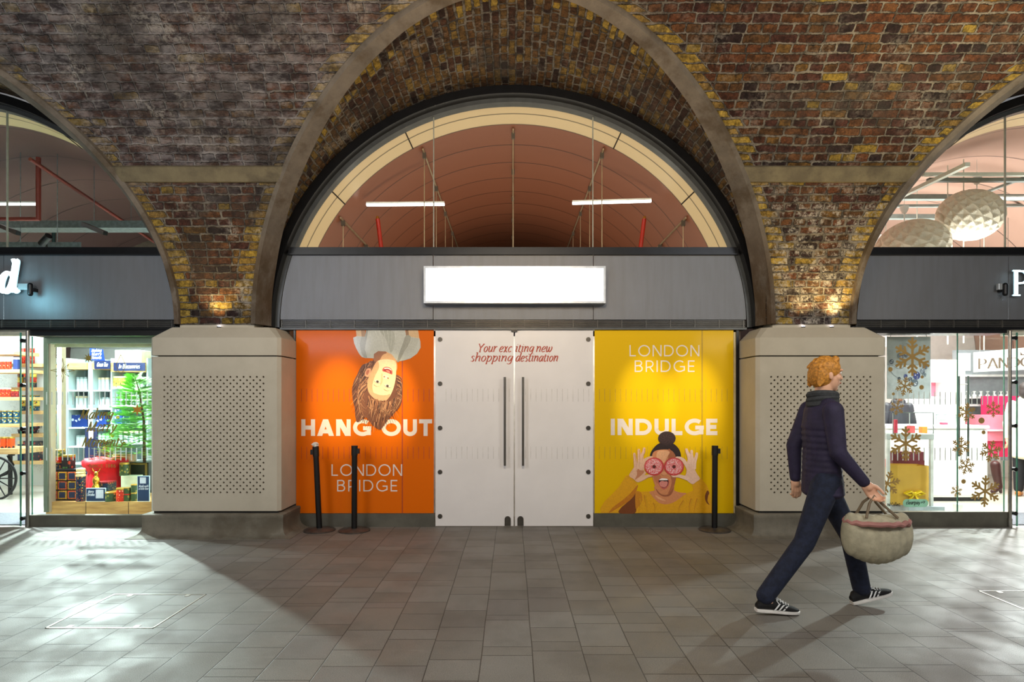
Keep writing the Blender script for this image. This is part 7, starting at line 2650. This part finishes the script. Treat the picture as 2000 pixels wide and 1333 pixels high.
# ---- behind the right arched window: pendants, trunking, strip light
LAMPM = P('pleated white lamp shade', (206, 196, 176), 0.5, var=0.03)
for k, (x, y, rx, ry, d, tilt, lb) in enumerate(((1894, 421, 57, 47, 8.2, 0.30, 'large woven white globe pendant, the nearer and fully visible one'), (1780, 487, 66, 56, 8.3, -0.25, 'woven white globe pendant half hidden by the right transom'))):
    c = Vector((X(x, d), d, Z(y, d)))
    R = rx * d / FPX
    RZ = ry * d / FPX
    t = thing('globe_pendant', lb, 'lamp', tuple(c), 'woven globe pendants')
    mb = MB()
    nu, nv = 112, 64
    q, fs = [], []
    rot = Matrix.Rotation(tilt, 3, 'Y')
    for j in range(nv + 1):
        th = PI * j / nv
        for i in range(nu):
            ph = 2 * PI * i / nu
            u1, u2 = (ph * 8 + th * 7) / PI, (ph * 8 - th * 7) / PI
            tri = lambda s_: abs((s_ % 1.0) - 0.5) * 2
            rr = 1.0 - 0.055 * (1 - max(tri(u1), tri(u2))) * 2 * math.sin(th)
            v = Vector((R * rr * math.sin(th) * math.cos(ph), R * rr * math.sin(th) * math.sin(ph), RZ * rr * math.cos(th)))
            q.append(c + rot @ v)
    for j in range(nv):
        for i in range(nu):
            fs.append((j * nu + i, (j + 1) * nu + i, (j + 1) * nu + (i + 1) % nu, j * nu + (i + 1) % nu))
    mb.add(q, fs)
    mb.build('shade', LAMPM, t)
    top = c + rot @ Vector((0, 0, RZ))
    ztop = ZC + 2.6 * 0.97 * math.sqrt(max(0.05, 1 - ((c.x - ARCH[2]) / 2.7) ** 2))
    MB().lathe((top.x, d, top.z + 0.10), [(0.006, 0), (0.03, 0.02), (0.055, 0.08), (0.058, 0.11), (0.0, 0.112)], 16).build('ceiling_cup', WHITE, t, smooth=True)
    MB().cyl((top.x, d, top.z - 0.02), (top.x, d, top.z + 0.11), 0.007, n=8).build('stem', WHITE, t)
    MB().cyl((top.x, d, top.z + 0.2), (top.x, d, ztop), 0.003, n=6).build('cord', WHITE, t)
    light('AREA', tuple(c - Vector((0, 0.1, RZ + 0.35))), 9 if k == 0 else 2, (1, 0.99, 0.95), tuple(c), 0.7, 0.7)
TRK = P('pale trunking', (196, 200, 186), 0.4, var=0.05)
for k, (x0, y0, d0, x1, y1, d1, w_, lb) in enumerate(((1803, 341, 7.8, 2060, 341, 7.8, 0.05, 'pale trunking run straight across the top of the right arched window'), (1690, 417, 9.28, 1890, 321, 7.2, 0.06, 'slanting white trunking rail above the globe pendants'),
                                           (1740, 386, 8.9, 2030, 386, 8.9, 0.09, 'grey duct behind the globe pendants, the upper one'), (1720, 403, 9.4, 2060, 401, 9.4, 0.05, 'grey duct behind the globe pendants, the middle one'),
                                           (1715, 424, 9.9, 2005, 424, 9.9, 0.09, 'grey duct behind the globe pendants, the lowest one'), (1920, 378, 8.58, 2060, 324, 7.57, 0.04, 'slanting grey rail right of the globe pendants'), (1812, 352, 8.0, 2060, 352, 8.0, 0.06, 'grey duct just below the top trunking'))):
    solo('trunking', MB().bar((X(x0, d0), d0, Z(y0, d0)), (X(x1, d1), d1, Z(y1, d1)), w_, w_ * 0.8), TRK if k in (0, 1) else P('grey duct', (128, 138, 134), 0.45, 0.2), lb, 'trunking', 'trunking and ducts in the right unit')
strip_light((X(1926, 8.3), 8.3, Z(388, 8.3)), (X(2060, 8.3), 8.3, Z(388, 8.3)), 'glowing strip light right of the globe pendants')
for k, x in enumerate((1851, 1882, 1730, 1791, 1922)):
    d = (8.6, 8.4, 9.0, 9.6, 9.6)[k]
    ztop = ZC + 2.68 * 0.97 * math.sqrt(max(0.02, 1 - ((X(x, d) - ARCH[2]) / 2.7) ** 2))
    if ztop - 2.5 > 0.2:
        solo('hanger_rod', MB().cyl((X(x, d), d, 2.3), (X(x, d), d, ztop), 0.008, n=8), TRK, 'thin pale hanger rod crossing the right arched window', 'rod', 'hanger rods in the right unit')
